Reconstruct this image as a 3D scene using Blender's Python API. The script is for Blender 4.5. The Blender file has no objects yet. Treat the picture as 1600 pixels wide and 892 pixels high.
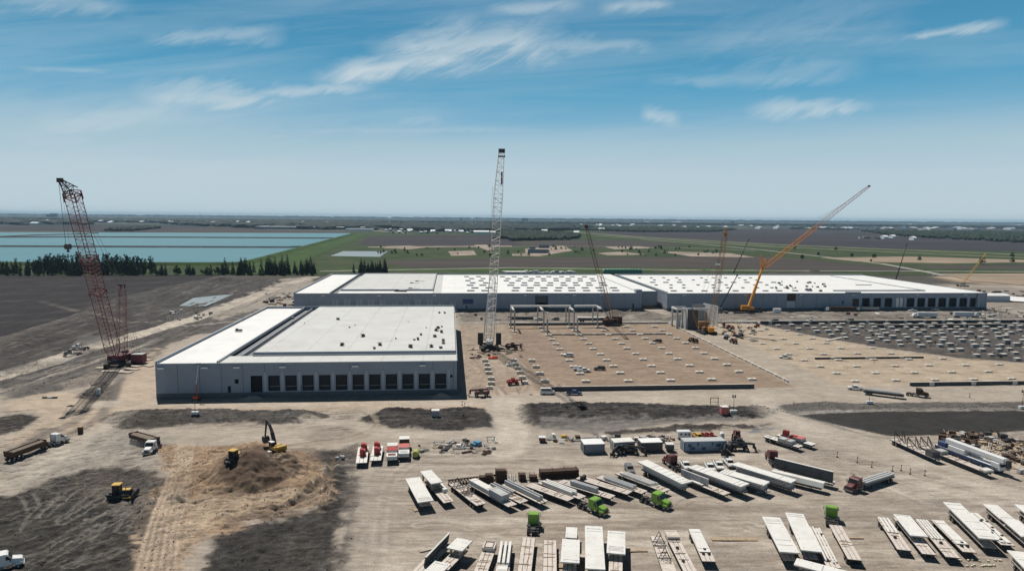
import bpy, bmesh, math, random
import numpy as np
from mathutils import Vector, Matrix
random.seed(7); rng = np.random.default_rng(11)
C = bpy.context.scene
COL = C.collection
rad = math.radians
# ---------------------------------------------------------------- camera
F = 1067.0; H = 66.0
TH = math.atan((446-339.5)/F); RO = math.atan(.00875)
_r0 = Vector((1,0,0)); _u0 = Vector((0,math.sin(TH),math.cos(TH))); _f = Vector((0,math.cos(TH),-math.sin(TH)))
_r = _r0*math.cos(RO)+_u0*math.sin(RO); _u = _u0*math.cos(RO)-_r0*math.sin(RO)
cam = bpy.data.cameras.new('camera'); cam.sensor_width = 36; cam.lens = 36*F/1600
cam.clip_start = 1; cam.clip_end = 90000
co = bpy.data.objects.new('camera', cam); COL.objects.link(co)
M4 = Matrix.Identity(4)
for i in range(3):
    M4[i][0] = _r[i]; M4[i][1] = _u[i]; M4[i][2] = -_f[i]
M4[2][3] = H
co.matrix_world = M4
C.camera = co
C.view_settings.view_transform = 'Standard'; C.view_settings.look = 'None'
C.view_settings.gamma = 1; C.view_settings.use_curve_mapping = False
C.view_settings.exposure = -0.12
# ---------------------------------------------------------------- world and sun
SUN_EL = rad(57); SUN_AZ = rad(-30)      # azimuth from +Y, negative = to the left
w = bpy.data.worlds.new('World'); C.world = w; w.use_nodes = True
nt = w.node_tree; N = nt.nodes; L = nt.links
for n in list(N): N.remove(n)
out = N.new('ShaderNodeOutputWorld'); bg = N.new('ShaderNodeBackground'); bg.inputs[1].default_value = 0.05
sky = N.new('ShaderNodeTexSky'); sky.sky_type = 'NISHITA'; sky.sun_disc = False
sky.sun_elevation = SUN_EL; sky.sun_rotation = SUN_AZ
sky.air_density = 1.0; sky.dust_density = 0.6; sky.ozone_density = 3.0; sky.altitude = 200
tc = N.new('ShaderNodeTexCoord'); sep = N.new('ShaderNodeSeparateXYZ'); L.new(tc.outputs['Generated'], sep.inputs[0])
def mth(nt, op, a, b=None, c=None, clamp=False):
    n = nt.nodes.new('ShaderNodeMath'); n.operation = op; n.use_clamp = clamp
    for i, v in enumerate((a, b, c)):
        if v is None: continue
        if isinstance(v, (int, float)): n.inputs[i].default_value = v
        else: nt.links.new(v, n.inputs[i])
    return n.outputs[0]
def mrange(nt, v, a, b, c=0., d=1.):
    n = nt.nodes.new('ShaderNodeMapRange'); n.inputs[1].default_value = a; n.inputs[2].default_value = b
    n.inputs[3].default_value = c; n.inputs[4].default_value = d; nt.links.new(v, n.inputs[0]); return n.outputs[0]
def noise(nt, vec, scale, detail=4, rough=.55, dist=0.):
    n = nt.nodes.new('ShaderNodeTexNoise'); n.inputs['Scale'].default_value = scale; n.inputs['Detail'].default_value = detail
    n.inputs['Roughness'].default_value = rough; n.inputs['Distortion'].default_value = dist
    if vec is not None: nt.links.new(vec, n.inputs['Vector'])
    return n.outputs['Fac']
def mixc(nt, f, a, b, mode='MIX'):
    n = nt.nodes.new('ShaderNodeMix'); n.data_type = 'RGBA'; n.blend_type = mode
    for i, v in ((0, f), (6, a), (7, b)):
        if isinstance(v, (int, float)): n.inputs[i].default_value = v
        elif isinstance(v, (tuple, list)): n.inputs[i].default_value = (*v[:3], 1)
        else: nt.links.new(v, n.inputs[i])
    return n.outputs[2]
# air colour near the horizon (pale milky blue, deeper with height); the Sky Texture takes over higher up
up = mth(nt, 'MAXIMUM', sep.outputs[2], 0.0)
cr = N.new('ShaderNodeValToRGB'); L.new(up, cr.inputs[0])
e = cr.color_ramp.elements
e[0].position = 0.0; e[0].color = (.52,.64,.70,1)
e[1].position = .5; e[1].color = (.022,.07,.16,1)
for p, c in ((.06,(.475,.605,.675,1)), (.10,(.37,.54,.64,1)), (.135,(.20,.43,.60,1)), (.175,(.105,.355,.555,1)), (.24,(.075,.285,.475,1)), (.31,(.062,.245,.44,1)), (.36,(.03,.11,.23,1))):
    q = e.new(p); q.color = c
SC = 1.09/.05
def scl(c, k):
    n = N.new('ShaderNodeVectorMath'); n.operation = 'SCALE'; L.new(c, n.inputs[0])
    if isinstance(k,(int,float)): n.inputs[3].default_value = k
    else: L.new(k, n.inputs[3])
    return n.outputs[0]
skyc = mixc(nt, mrange(nt, up, .33, .6, 1, 0), scl(sky.outputs[0], .35), scl(cr.outputs[0], SC))
# thin cirrus: shapes laid out by direction (tangent of azimuth, tangent of elevation)
yy = mth(nt, 'MAXIMUM', mth(nt,'ABSOLUTE', sep.outputs[1]), .05)
cx = mth(nt, 'DIVIDE', sep.outputs[0], yy); cy = mth(nt, 'DIVIDE', sep.outputs[2], yy)
def cvec(ang, sx, sy, off):
    ca, sa = math.cos(ang), math.sin(ang)
    a = mth(nt, 'ADD', mth(nt, 'MULTIPLY', cx, ca*sx), mth(nt, 'MULTIPLY', cy, sa*sx))
    b = mth(nt, 'ADD', mth(nt, 'MULTIPLY', cx, -sa*sy), mth(nt, 'MULTIPLY', cy, ca*sy))
    k = N.new('ShaderNodeCombineXYZ'); L.new(mth(nt,'ADD',a,off), k.inputs[0]); L.new(b, k.inputs[1]); return k.outputs[0]
wv = noise(nt, cvec(.1,5,16,3.1), 1.0, 5, .55, .3)          # large bend of the edges
wf = noise(nt, cvec(.45,9,42,1.7), 1.0, 7, .66, .9)          # feathered streaks
def sky_xy(px, py):
    d = _f + _r*((px-800)/F) + _u*((446-py)/F); return d.x/d.y, d.z/d.y
def band(p0, p1, w0, w1):
    x0, y0 = sky_xy(*p0); x1, y1 = sky_xy(*p1); w0 /= F; w1 /= F
    dx, dy = x1-x0, y1-y0; ln = math.hypot(dx, dy); dx/=ln; dy/=ln
    rx = mth(nt,'SUBTRACT',cx,x0); ry = mth(nt,'SUBTRACT',cy,y0)
    t = mth(nt,'DIVIDE', mth(nt,'ADD', mth(nt,'MULTIPLY', rx, dx), mth(nt,'MULTIPLY', ry, dy)), ln)
    s = mth(nt,'ADD', mth(nt,'MULTIPLY', rx, -dy), mth(nt,'MULTIPLY', ry, dx))
    w0 *= 1.5; w1 *= 1.5
    wd = mth(nt,'ADD', w0, mth(nt,'MULTIPLY', mth(nt,'MINIMUM', mth(nt,'MAXIMUM', t, 0), 1), w1-w0))
    s = mth(nt,'ADD', s, mth(nt,'MULTIPLY', mth(nt,'SUBTRACT', wv, .5), max(w0,w1)*1.7))
    s = mth(nt,'ADD', s, mth(nt,'MULTIPLY', mth(nt,'SUBTRACT', wf, .5), max(w0,w1)*1.7))
    g = mth(nt,'SUBTRACT', 1.0, mth(nt,'DIVIDE', mth(nt,'ABSOLUTE', s), wd), clamp=True)
    g = mth(nt,'MULTIPLY', g, mth(nt,'MULTIPLY', g, mth(nt,'SUBTRACT', 3.0, mth(nt,'MULTIPLY', g, 2.0))))
    return mth(nt,'MULTIPLY', mth(nt,'MULTIPLY', g, mrange(nt, t, -.12, .18)), mrange(nt, t, 1.12, .82))
bands = None
for (a, b, w0, w1, k) in (((70,193),(300,172),14,18,.42), ((225,158),(430,140),24,10,.62), ((400,143),(570,137),7,8,.6), ((510,126),(735,92),18,20,.85), ((600,90),(860,58),24,36,.72),
                      ((640,62),(740,34),14,20,.4), ((840,60),(1010,78),20,8,.35), ((240,62),(430,55),7,13,.42), ((0,8),(190,8),16,16,.35), ((770,12),(900,7),7,10,.5), ((945,14),(1045,8),10,8,.55),
                      ((1180,172),(1350,166),16,7,.62), ((1005,178),(1060,188),10,10,.55), ((1420,58),(1565,40),4,8,.62), ((620,192),(690,188),8,6,.3),
                      ((40,108),(160,112),4,4,.3), ((1040,128),(1330,108),12,18,.25), ((1080,60),(1400,20),24,40,.16), ((30,225),(140,220),10,8,.25), ((440,205),(820,203),5,6,.22), ((150,190),(700,190),22,22,.12)):
    g = mth(nt, 'MULTIPLY', band(a, b, w0, w1), k)
    bands = g if bands is None else mth(nt, 'MAXIMUM', bands, g)
wisps = mth(nt, 'MULTIPLY', bands, mth(nt,'ADD', mth(nt,'MULTIPLY', mrange(nt, wf, .25, .70), .7), .52), clamp=True)
veil = mth(nt, 'MULTIPLY', mrange(nt, noise(nt, cvec(.08,1.6,17,9.3), 1.0, 6, .6, .5), .42, .78), mrange(nt, cx, -.8, .8, .42, .22))
veil = mth(nt,'MULTIPLY', veil, mrange(nt, up, .0, .05))
cl = mth(nt, 'ADD', wisps, mth(nt,'MULTIPLY', veil, mth(nt,'SUBTRACT', 1.0, wisps)))
cl = mth(nt, 'MULTIPLY', cl, mrange(nt, up, .40, .33))
skyc = mixc(nt, cl, skyc, tuple(c*SC for c in (.56,.66,.71)))
L.new(skyc, bg.inputs[0]); L.new(bg.outputs[0], out.inputs[0])
sl = bpy.data.lights.new('sun', 'SUN'); sl.energy = 5.0; sl.angle = rad(.53); sl.color = (1,.95,.875)
so = bpy.data.objects.new('sun', sl); COL.objects.link(so)
sd = Vector((math.sin(SUN_AZ)*math.cos(SUN_EL), math.cos(SUN_AZ)*math.cos(SUN_EL), math.sin(SUN_EL)))
so.rotation_euler = sd.to_track_quat('Z','Y').to_euler(); so.location = (0,0,300)
C.cycles.max_bounces = 5; C.cycles.diffuse_bounces = 2; C.cycles.volume_bounces = 0
try: C.cycles.use_denoising = True
except Exception: pass
# ---------------------------------------------------------------- placing: photo pixel -> point on the ground plane; site grid axes U, V
def P(px, py, z=0.):
    d = _f + _r*((px-800)/F) + _u*((446-py)/F); t = (z-H)/d.z
    return Vector((d.x*t, d.y*t, z))
def PD(px, py, dist):
    d = _f + _r*((px-800)/F) + _u*((446-py)/F); d = d/d.y; return Vector((0,0,H)) + d*dist
YAW = rad(5.2)                         # the site grid is turned 5.2 degrees
V2 = (-math.sin(YAW), math.cos(YAW)); U2 = (math.cos(YAW), math.sin(YAW))
def W(u, v, z=0.): return Vector((u*U2[0]+v*V2[0], u*U2[1]+v*V2[1], z))
def S(px, py, z=0.):
    p = P(px,py,z); return (p.x*U2[0]+p.y*U2[1], p.x*V2[0]+p.y*V2[1])
# ---------------------------------------------------------------- materials
MATS = {}
def mat(name, col, rough=.8, metal=0., var=.12, scale=1.2, bump=0., dirt=None, dirt_amt=.3, spec=.3):
    if name in MATS: return MATS[name]
    m = bpy.data.materials.new(name); m.use_nodes = True; nt = m.node_tree; b = nt.nodes['Principled BSDF']
    b.inputs['Roughness'].default_value = rough; b.inputs['Metallic'].default_value = metal
    b.inputs['Specular IOR Level'].default_value = spec
    g = nt.nodes.new('ShaderNodeNewGeometry').outputs['Position']
    n1 = noise(nt, g, scale, 5, .6); f = mrange(nt, n1, .3, .7, 1-var, 1+var)
    c = nt.nodes.new('ShaderNodeVectorMath'); c.operation = 'SCALE'; c.inputs[0].default_value = col[:3]; nt.links.new(f, c.inputs[3])
    o = c.outputs[0]
    if dirt:
        n2 = noise(nt, g, scale*.35+.05, 6, .65, .5); o = mixc(nt, mrange(nt, n2, .45, .75, 0, dirt_amt), o, dirt)
    nt.links.new(o, b.inputs['Base Color'])
    if bump:
        bp = nt.nodes.new('ShaderNodeBump'); bp.inputs['Strength'].default_value = bump; bp.inputs['Distance'].default_value = .15
        nt.links.new(noise(nt, g, scale*3, 5, .6), bp.inputs['Height']); nt.links.new(bp.outputs[0], b.inputs['Normal'])
    MATS[name] = m; return m
DUST = (.33,.28,.23)
m_slab = mat('precast white slab', (.72,.71,.675), .85, var=.05, scale=.8, dirt=(.42,.37,.32), dirt_amt=.35)
m_slab2 = mat('precast grey slab', (.46,.47,.475), .85, var=.06, scale=.8, dirt=(.36,.34,.31), dirt_amt=.4)
m_conc = mat('grey concrete', (.36,.35,.34), .9, var=.12, scale=.9, dirt=(.22,.19,.16), dirt_amt=.5)
m_conc_l = mat('pale concrete', (.68,.63,.55), .9, var=.1, scale=.7, dirt=(.33,.27,.22), dirt_amt=.5)
m_conc_d = mat('dark formwork and shaded concrete', (.085,.085,.09), .9, var=.2)
m_deck = mat('trailer deck boards', (.62,.555,.50), .85, var=.15, scale=2, dirt=(.42,.36,.31), dirt_amt=.6)
m_steel = mat('dark steel', (.045,.045,.05), .6, .3, .25, 1.5, dirt=DUST, dirt_amt=.25)
m_tyre = mat('black rubber', (.022,.022,.022), .9, dirt=DUST, dirt_amt=.35, scale=2)
m_rim = mat('wheel rim metal', (.30,.30,.31), .45, .6)
m_glass = mat('dark window glass', (.02,.025,.03), .12, 0, 0, spec=.6)
m_white = mat('white vehicle paint', (.72,.72,.71), .4, 0, .04, 1, dirt=DUST, dirt_amt=.30)
m_grey = mat('grey vehicle paint', (.17,.17,.18), .4, 0, .05, 1, dirt=DUST, dirt_amt=.3)
m_black = mat('black vehicle paint', (.03,.03,.035), .4, 0, .05, 1, dirt=DUST, dirt_amt=.3)
m_blue = mat('dark blue paint', (.03,.06,.16), .4, 0, .05, 1, dirt=DUST, dirt_amt=.25)
m_blue_l = mat('light blue paint', (.10,.28,.42), .5, 0, .08, 1, dirt=DUST, dirt_amt=.25)
m_green = mat('bright green truck paint', (.19,.37,.05), .4, 0, .08, 1.5, dirt=DUST, dirt_amt=.35)
m_red = mat('red painted steel', (.36,.035,.03), .55, 0, .15, 1.5, dirt=DUST, dirt_amt=.15)
m_redt = mat('dark red truck paint', (.13,.03,.03), .45, 0, .1, 1, dirt=DUST, dirt_amt=.25)
m_pink = mat('faded red tarpaulin', (.50,.15,.13), .8, 0, .15, 1.5)
m_cr_red = mat('dull red crane lattice', (.17,.05,.058), .6, 0, .15, 1)
m_cr_wht = mat('white crane lattice', (.62,.62,.60), .6, 0, .08, 1)
m_cr_org = mat('orange crane paint', (.62,.25,.03), .5, 0, .08, 1)
m_cr_tan = mat('weathered orange lattice', (.30,.17,.075), .6, 0, .12, 1)
m_yel = mat('yellow machine paint', (.58,.36,.06), .5, 0, .1, 1, dirt=DUST, dirt_amt=.3)
m_wood = mat('timber', (.42,.32,.22), .9, 0, .2, 1.5)
m_woodp = mat('pale crane mats', (.50,.43,.35), .9, 0, .15, .8, dirt=(.25,.2,.17), dirt_amt=.5)
m_rust = mat('rusty brown steel', (.075,.045,.032), .85, 0, .25, 1.2)
m_cable = mat('steel cable', (.12,.12,.13), .5, .3, 0)
m_orange = mat('orange lift paint', (.50,.10,.03), .5, 0, .1, 1)
m_lamp = mat('white lamp housing', (.8,.8,.8), .4, 0, 0)
m_tank = mat('white plastic', (.7,.7,.68), .5, 0, .05)
# ---------------------------------------------------------------- mesh builder
class MB:
    def __init__(s): s.v = []; s.f = []; s.m = []; s.mats = []
    def mi(s, m):
        if m not in s.mats: s.mats.append(m)
        return s.mats.index(m)
    def add(s, vs, fs, m):
        o = len(s.v); s.v.extend(tuple(x) for x in vs); k = s.mi(m)
        for f in fs: s.f.append(tuple(i+o for i in f)); s.m.append(k)
    def box(s, c, d, m, rz=0., rx=0., taper=1., ry=0.):
        x, y, z = d[0]/2, d[1]/2, d[2]/2
        R = Matrix.Rotation(rz,3,'Z') @ Matrix.Rotation(ry,3,'Y') @ Matrix.Rotation(rx,3,'X'); c = Vector(c)
        vs = [c + R @ Vector((a*x*(taper if e>0 else 1), b*y*(taper if e>0 else 1), e*z)) for e in (-1,1) for a, b in ((-1,-1),(1,-1),(1,1),(-1,1))]
        s.add(vs, [(0,3,2,1),(4,5,6,7),(0,1,5,4),(1,2,6,5),(2,3,7,6),(3,0,4,7)], m)
    def prism(s, pts, axis, a, b, m):
        # outline pts in the two other axes, extruded along axis from a to b
        def mk(p, t):
            return {'x':(t,p[0],p[1]), 'y':(p[0],t,p[1]), 'z':(p[0],p[1],t)}[axis]
        n = len(pts); vs = [mk(p,a) for p in pts]+[mk(p,b) for p in pts]
        fs = [tuple(range(n)), tuple(range(2*n-1,n-1,-1))]+[(i,i+n,(i+1)%n+n,(i+1)%n) for i in range(n)]
        s.add(vs, fs, m)
    def bar(s, a, b, r, m, n=4, r2=None):
        a = Vector(a); b = Vector(b); d = b-a
        if d.length < 1e-5: return
        q = d.to_track_quat('Z','Y'); r2 = r if r2 is None else r2
        vs = [a+q@Vector((math.cos(t)*r, math.sin(t)*r, 0)) for t in [2*math.pi*(i+.5)/n for i in range(n)]]
        vs += [b+q@Vector((math.cos(t)*r2, math.sin(t)*r2, 0)) for t in [2*math.pi*(i+.5)/n for i in range(n)]]
        s.add(vs, [tuple(range(n-1,-1,-1)), tuple(range(n,2*n))]+[(i,(i+1)%n,(i+1)%n+n,i+n) for i in range(n)], m)
    def wheel(s, c, r, wd, m, rim=None):
        c = Vector(c); s.bar(c-Vector((wd/2,0,0)), c+Vector((wd/2,0,0)), r, m, 12)
        if rim: s.bar(c-Vector((wd/2+.02,0,0)), c+Vector((wd/2+.02,0,0)), r*.5, rim, 8)
    def build(s, name, parent=None, smooth=False, bevel=0.):
        me = bpy.data.meshes.new(name); me.from_pydata(s.v, [], s.f)
        for m in s.mats: me.materials.append(m)
        me.polygons.foreach_set('material_index', s.m)
        if smooth: me.polygons.foreach_set('use_smooth', [True]*len(s.f))
        me.update()
        o = bpy.data.objects.new(name, me); COL.objects.link(o)
        if parent: o.parent = parent
        if bevel:
            b = o.modifiers.new('b','BEVEL'); b.width = bevel; b.segments = 1
        return o
def tag(o, label, cat, group=None, kind=None):
    if label: o['label'] = label
    if cat: o['category'] = cat
    if group: o['group'] = group
    if kind: o['kind'] = kind
    return o
def thing(name, label, cat, loc=(0,0,0), rz=0., group=None):
    o = bpy.data.objects.new(name, None); COL.objects.link(o); o.empty_display_size = .5
    o.location = loc; o.rotation_euler = (0,0,rz); return tag(o, label, cat, group)
KIDS = {}
def part(mb, name, parent, **k):
    o = mb.build(name, parent, **k); KIDS.setdefault(parent.name, []).append(o); return o
def dup(root, loc, rz, label=None, group=None, scale=None):
    r = root.copy(); COL.objects.link(r); r.location = loc; r.rotation_euler = (0,0,rz)
    if label: r['label'] = label
    if group: r['group'] = group
    if scale: r.scale = scale if not isinstance(scale, (int,float)) else (scale,)*3
    for ch in KIDS.get(root.name, []):
        c = ch.copy(); COL.objects.link(c); c.parent = r
        KIDS.setdefault(r.name, []).append(c)
        for g in KIDS.get(ch.name, []):
            d = g.copy(); COL.objects.link(d); d.parent = c
    return r
def single(mb, name, label, cat, loc, rz=0., group=None, **k):
    o = mb.build(name, None, **k); o.location = loc; o.rotation_euler = (0,0,rz); return tag(o, label, cat, group)
def heading(a, b):
    # rotation that turns local +Y from a to b
    return math.atan2(-(b[0]-a[0]), b[1]-a[1])
HAZE = 0.00004
# ================================================================ GROUND
def lat(ix, iy, seed):
    h = (ix.astype(np.int64)*374761393 + iy.astype(np.int64)*668265263 + seed*974711) & 0x7fffffff
    h = ((h ^ (h >> 13))*1274126177) & 0x7fffffff
    return ((h ^ (h >> 16)) & 0xffff)/65535.0
def vnoise(x, y, seed=0):
    ix = np.floor(x); iy = np.floor(y); fx = x-ix; fy = y-iy; fx = fx*fx*(3-2*fx); fy = fy*fy*(3-2*fy)
    a = lat(ix,iy,seed); b = lat(ix+1,iy,seed); c = lat(ix,iy+1,seed); d = lat(ix+1,iy+1,seed)
    return (a*(1-fx)+b*fx)*(1-fy)+(c*(1-fx)+d*fx)*fy
def fbm(x, y, sc, oc=4, seed=0, rg=.5):
    t = 0; a = 1; s = 0; x = x/sc; y = y/sc
    for i in range(oc):
        t = t + a*vnoise(x, y, seed+i*17); s += a; a *= rg; x = x*2.03+5.1; y = y*2.03+1.7
    return t/s
def poly_sd(x, y, pts):
    # signed distance, positive inside
    n = len(pts); d = np.full(x.shape, 1e9); ins = np.zeros(x.shape, bool)
    for i in range(n):
        ax, ay = pts[i]; bx, by = pts[(i+1)%n]; ex, ey = bx-ax, by-ay
        t = np.clip(((x-ax)*ex+(y-ay)*ey)/(ex*ex+ey*ey+1e-9),0,1)
        d = np.minimum(d, np.hypot(x-ax-t*ex, y-ay-t*ey))
        c = (ay > y) != (by > y)
        with np.errstate(divide='ignore', invalid='ignore'):
            ins ^= c & (x < (bx-ax)*(y-ay)/((by-ay) if by != ay else 1e-9)+ax)
    return np.where(ins, d, -d)
def line_d(x, y, pts):
    d = np.full(x.shape, 1e9)
    for i in range(len(pts)-1):
        ax, ay = pts[i]; bx, by = pts[i+1]; ex, ey = bx-ax, by-ay
        t = np.clip(((x-ax)*ex+(y-ay)*ey)/(ex*ex+ey*ey+1e-9),0,1)
        d = np.minimum(d, np.hypot(x-ax-t*ex, y-ay-t*ey))
    return d
def ss(a, b, v):
    t = np.clip((v-a)/(b-a),0,1); return t*t*(3-2*t)
def G2(pts): return [tuple(P(*p)[:2]) for p in pts]
def UVp(pts): return [tuple(W(*p)[:2]) for p in pts]
BERMS = [  # photo outlines of rough spoil banks: (points, height)
 ([(158,656),(178,644),(230,640),(470,640),(520,648),(500,656),(430,661),(300,666),(195,670)], 1.0),
 ([(560,655),(600,639),(755,638),(768,650),(768,668),(700,672),(600,668)], 1.1),
 ([(805,640),(815,631),(940,629),(1100,636),(1195,636),(1215,645),(1180,655),(1000,659),(900,665),(830,669),(808,655)], 1.3),
 ([(930,678),(1000,670),(1060,663),(1150,662),(1210,660),(1195,671),(1120,671),(1000,676)], .6),
 ([(170,470),(250,450),(340,434),(400,434),(440,440),(420,452),(330,478),(260,480),(180,500),(60,540),(0,560),(0,535),(90,503)], 1.2),
]
MOUNDS = [  # (photo point of the foot centre, height, radius across, radius deep)
 ((392,744), 7.4, 13.5, 12.0), ((362,738), 5.6, 13.0, 11.0), ((322,745), 3.2, 11, 9.0), ((436,736), 5.0, 12.0, 9.0), ((281,776), 1.7, 3.2, 4.0), ((300,760), 1.6, 8, 6), ((470,765), 1.6, 10.0, 9.0), ((1390,455),1.5,20,9),
 ((395,624), 1.5, 4.5, 3.0), ((690,620), 1.6, 5.0, 2.6), ((1060,497), 3.0, 7, 5), ((960,492), 3.5, 9, 6), ((1000,495), 2.5, 8, 5),
 ((1275,428), 5.5, 22, 14), ((1225,429), 3.5, 26, 14), ((350,440), 4.0, 14, 14), ((1100,425), 2.5, 30, 10), ((1050,424), 2, 30, 10)]
_B = [(G2(p), h) for p, h in BERMS]
_M = [(P(*p), h, a, b) for p, h, a, b in MOUNDS]
_POND = G2([(280,478.5),(302,466),(366,459.5),(322,479)])
_SM = G2([(230,700),(330,695),(400,690),(520,715),(530,800),(400,815),(330,835),(280,892),(205,892),(235,800)])
def height(x, y):
    near = ss(900, 500, np.hypot(x, y))
    z = (fbm(x,y,9,3,3)-.5)*.22*near
    for pts, h in _B:
        xs = [p[0] for p in pts]; ys = [p[1] for p in pts]
        k = (x>min(xs)-8)&(x<max(xs)+8)&(y>min(ys)-8)&(y<max(ys)+8)
        if not np.any(k): continue
        xx, yy = x[k], y[k]
        sdv = poly_sd(xx,yy,pts)+ (fbm(xx,yy,5,3,5)-.5)*4
        z[k] += ss(-1,4.5,sdv)*(h*(.35+1.3*fbm(xx*.45,yy,3.2,4,9,.6))-.2)
    m = np.zeros_like(z)
    for p, h, a, b in _M:
        k = (abs(x-p.x)<a*2.2)&(abs(y-p.y)<b*2.2)
        if not np.any(k): continue
        xx, yy = x[k], y[k]
        r = np.hypot((xx-p.x)/a,(yy-p.y)/b)+(fbm(xx,yy,4,3,21)-.5)*.35
        g = np.clip(1-r,0,1); g = np.where(g>.85,.85+(g-.85)*.5,g)*(1-.35*np.exp(-g*9)) if h > 4.5 else np.clip(1-r*.8,0,1)**2*(3-2*np.clip(1-r*.8,0,1))
        m[k] = np.maximum(m[k], h*g)
    # ridges pushed up by the dozer on the sand
    sdv = poly_sd(x,y,_SM)
    k = sdv > -2
    if np.any(k):
        xx, yy = x[k], y[k]
        q = fbm(xx*.9+yy*.35, yy*1.4-xx*.3, 3.0, 4, 31, .6)
        m[k] += ss(-2,3,sdv[k])*(abs(q-.5)*2.0)
    s = poly_sd(x,y,_POND)
    z = z*(1-ss(-6,0,s))+.1*ss(-6,0,s)
    return z+m
def hz(x, y): return float(height(np.array([float(x)]), np.array([float(y)]))[0])
def G(px, py, dz=0.):
    # point on the real ground surface that the photo pixel looks at
    p = P(px,py,0)
    for _ in range(6):
        z = hz(p.x,p.y); p = P(px,py,z)
    p.z += dz; return p
def axis_pts(segs):
    # segs: list of (a, b, step) dense; outside grows geometrically
    out = []
    for a, b, s in segs: out += list(np.arange(a, b-1e-6, s))
    out.append(segs[-1][1]); return out
def grow(x0, x1, s, f=1.13):
    r = []; x = x0; sg = 1 if x1 > x0 else -1
    while (x1-x)*sg > 0:
        s = min(s*f, 2500); x = x+sg*s; r.append(x)
    return r
us = axis_pts([(-330,-190,1.6),(-190,-112,.9),(-112,0,.40),(0,110,.5),(110,200,.9),(200,430,1.4)])
us = sorted(grow(-330,-21000,2.0))+us+grow(430,21000,1.6)
vs = axis_pts([(112,205,.36),(205,262,.6),(262,420,1.1),(420,480,1.6),(480,820,4)])
vs = sorted(grow(112,-3000,2,1.3))+vs+grow(820,22000,6)
us = np.array(sorted(us)); vs = np.array(sorted(vs))
nu, nv = len(us), len(vs)
UU, VV = np.meshgrid(us, vs); gx = (UU*U2[0]+VV*V2[0]).ravel(); gy = (UU*U2[1]+VV*V2[1]).ravel()
uu = UU.ravel(); vv = VV.ravel()
gz = height(gx, gy)
n1 = fbm(gx,gy,18,5,41)-.5; n2 = fbm(gx,gy,4.5,4,51,.6)-.5; n3 = fbm(gx*.35+gy*.05,gy*1.3,5,5,61,.62)-.5; n5 = fbm(gx,gy,1.4,4,91,.62)-.5; n4 = fbm(gx,gy,60,4,71)-.5
col = np.empty((len(gx),3)); col[:] = (.375,.325,.272)
rough = np.zeros(len(gx))                     # how clumpy the surface is
def mixin(c, a):
    a = np.clip(a,0,1)[:,None]; col[:] = col*(1-a)+np.array(c)*a
def zone(pts, c, soft=1.5, nz=4., amt=1., rg=0., uvspace=False, n=None):
    pts = UVp(pts) if uvspace else G2(pts)
    xs = [p[0] for p in pts]; ys = [p[1] for p in pts]; mg = soft*3+nz*2+2
    k = np.where((gx>min(xs)-mg)&(gx<max(xs)+mg)&(gy>min(ys)-mg)&(gy<max(ys)+mg))[0]
    if not len(k): return
    s = poly_sd(gx[k],gy[k],pts)+(n1[k]*nz*1.6+n2[k]*nz*1.3+n3[k]*nz*1.3+n5[k]*min(nz,2.5)*1.2)
    a = ss(-soft,soft,s)*amt
    col[k] = col[k]*(1-a[:,None])+np.array(c)*a[:,None]
    rough[k] = rough[k]*(1-a)+rg*a
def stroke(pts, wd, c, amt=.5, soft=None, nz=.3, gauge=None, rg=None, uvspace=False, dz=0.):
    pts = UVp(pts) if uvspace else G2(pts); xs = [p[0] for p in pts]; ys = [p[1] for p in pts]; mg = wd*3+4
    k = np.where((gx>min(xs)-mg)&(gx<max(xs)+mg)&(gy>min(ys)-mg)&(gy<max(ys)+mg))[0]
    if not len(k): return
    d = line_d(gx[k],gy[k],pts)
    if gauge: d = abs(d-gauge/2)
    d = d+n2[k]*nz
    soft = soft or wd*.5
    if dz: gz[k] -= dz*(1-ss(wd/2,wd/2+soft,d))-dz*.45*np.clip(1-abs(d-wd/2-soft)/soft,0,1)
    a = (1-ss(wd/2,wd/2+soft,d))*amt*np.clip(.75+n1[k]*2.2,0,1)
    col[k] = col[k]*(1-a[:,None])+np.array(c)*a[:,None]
def smooth(pts, k=6):
    # Catmull-Rom through the given points
    o = []; q = [pts[0]]+list(pts)+[pts[-1]]
    for i in range(1,len(q)-2):
        p0,p1,p2,p3 = [np.array(q[j],float) for j in (i-1,i,i+1,i+2)]
        for t in np.linspace(0,1,k,endpoint=False):
            o.append(tuple(.5*((2*p1)+(-p0+p2)*t+(2*p0-5*p1+4*p2-p3)*t*t+(-p0+3*p1-3*p2+p3)*t**3)))
    o.append(tuple(pts[-1])); return o
TAN=(.36,.305,.245); PAD=(.285,.215,.16); SAND=(.41,.34,.26); DK=(.040,.036,.035); MID=(.115,.104,.098); FIELD=(.033,.030,.032); PALE=(.46,.41,.345); OR=(.33,.235,.16); GRN=(.060,.082,.030)
# far land beyond the site
far = ss(640,690,vv+n1*20)
mixin((.085,.078,.066), far); rough *= 1-far
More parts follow.
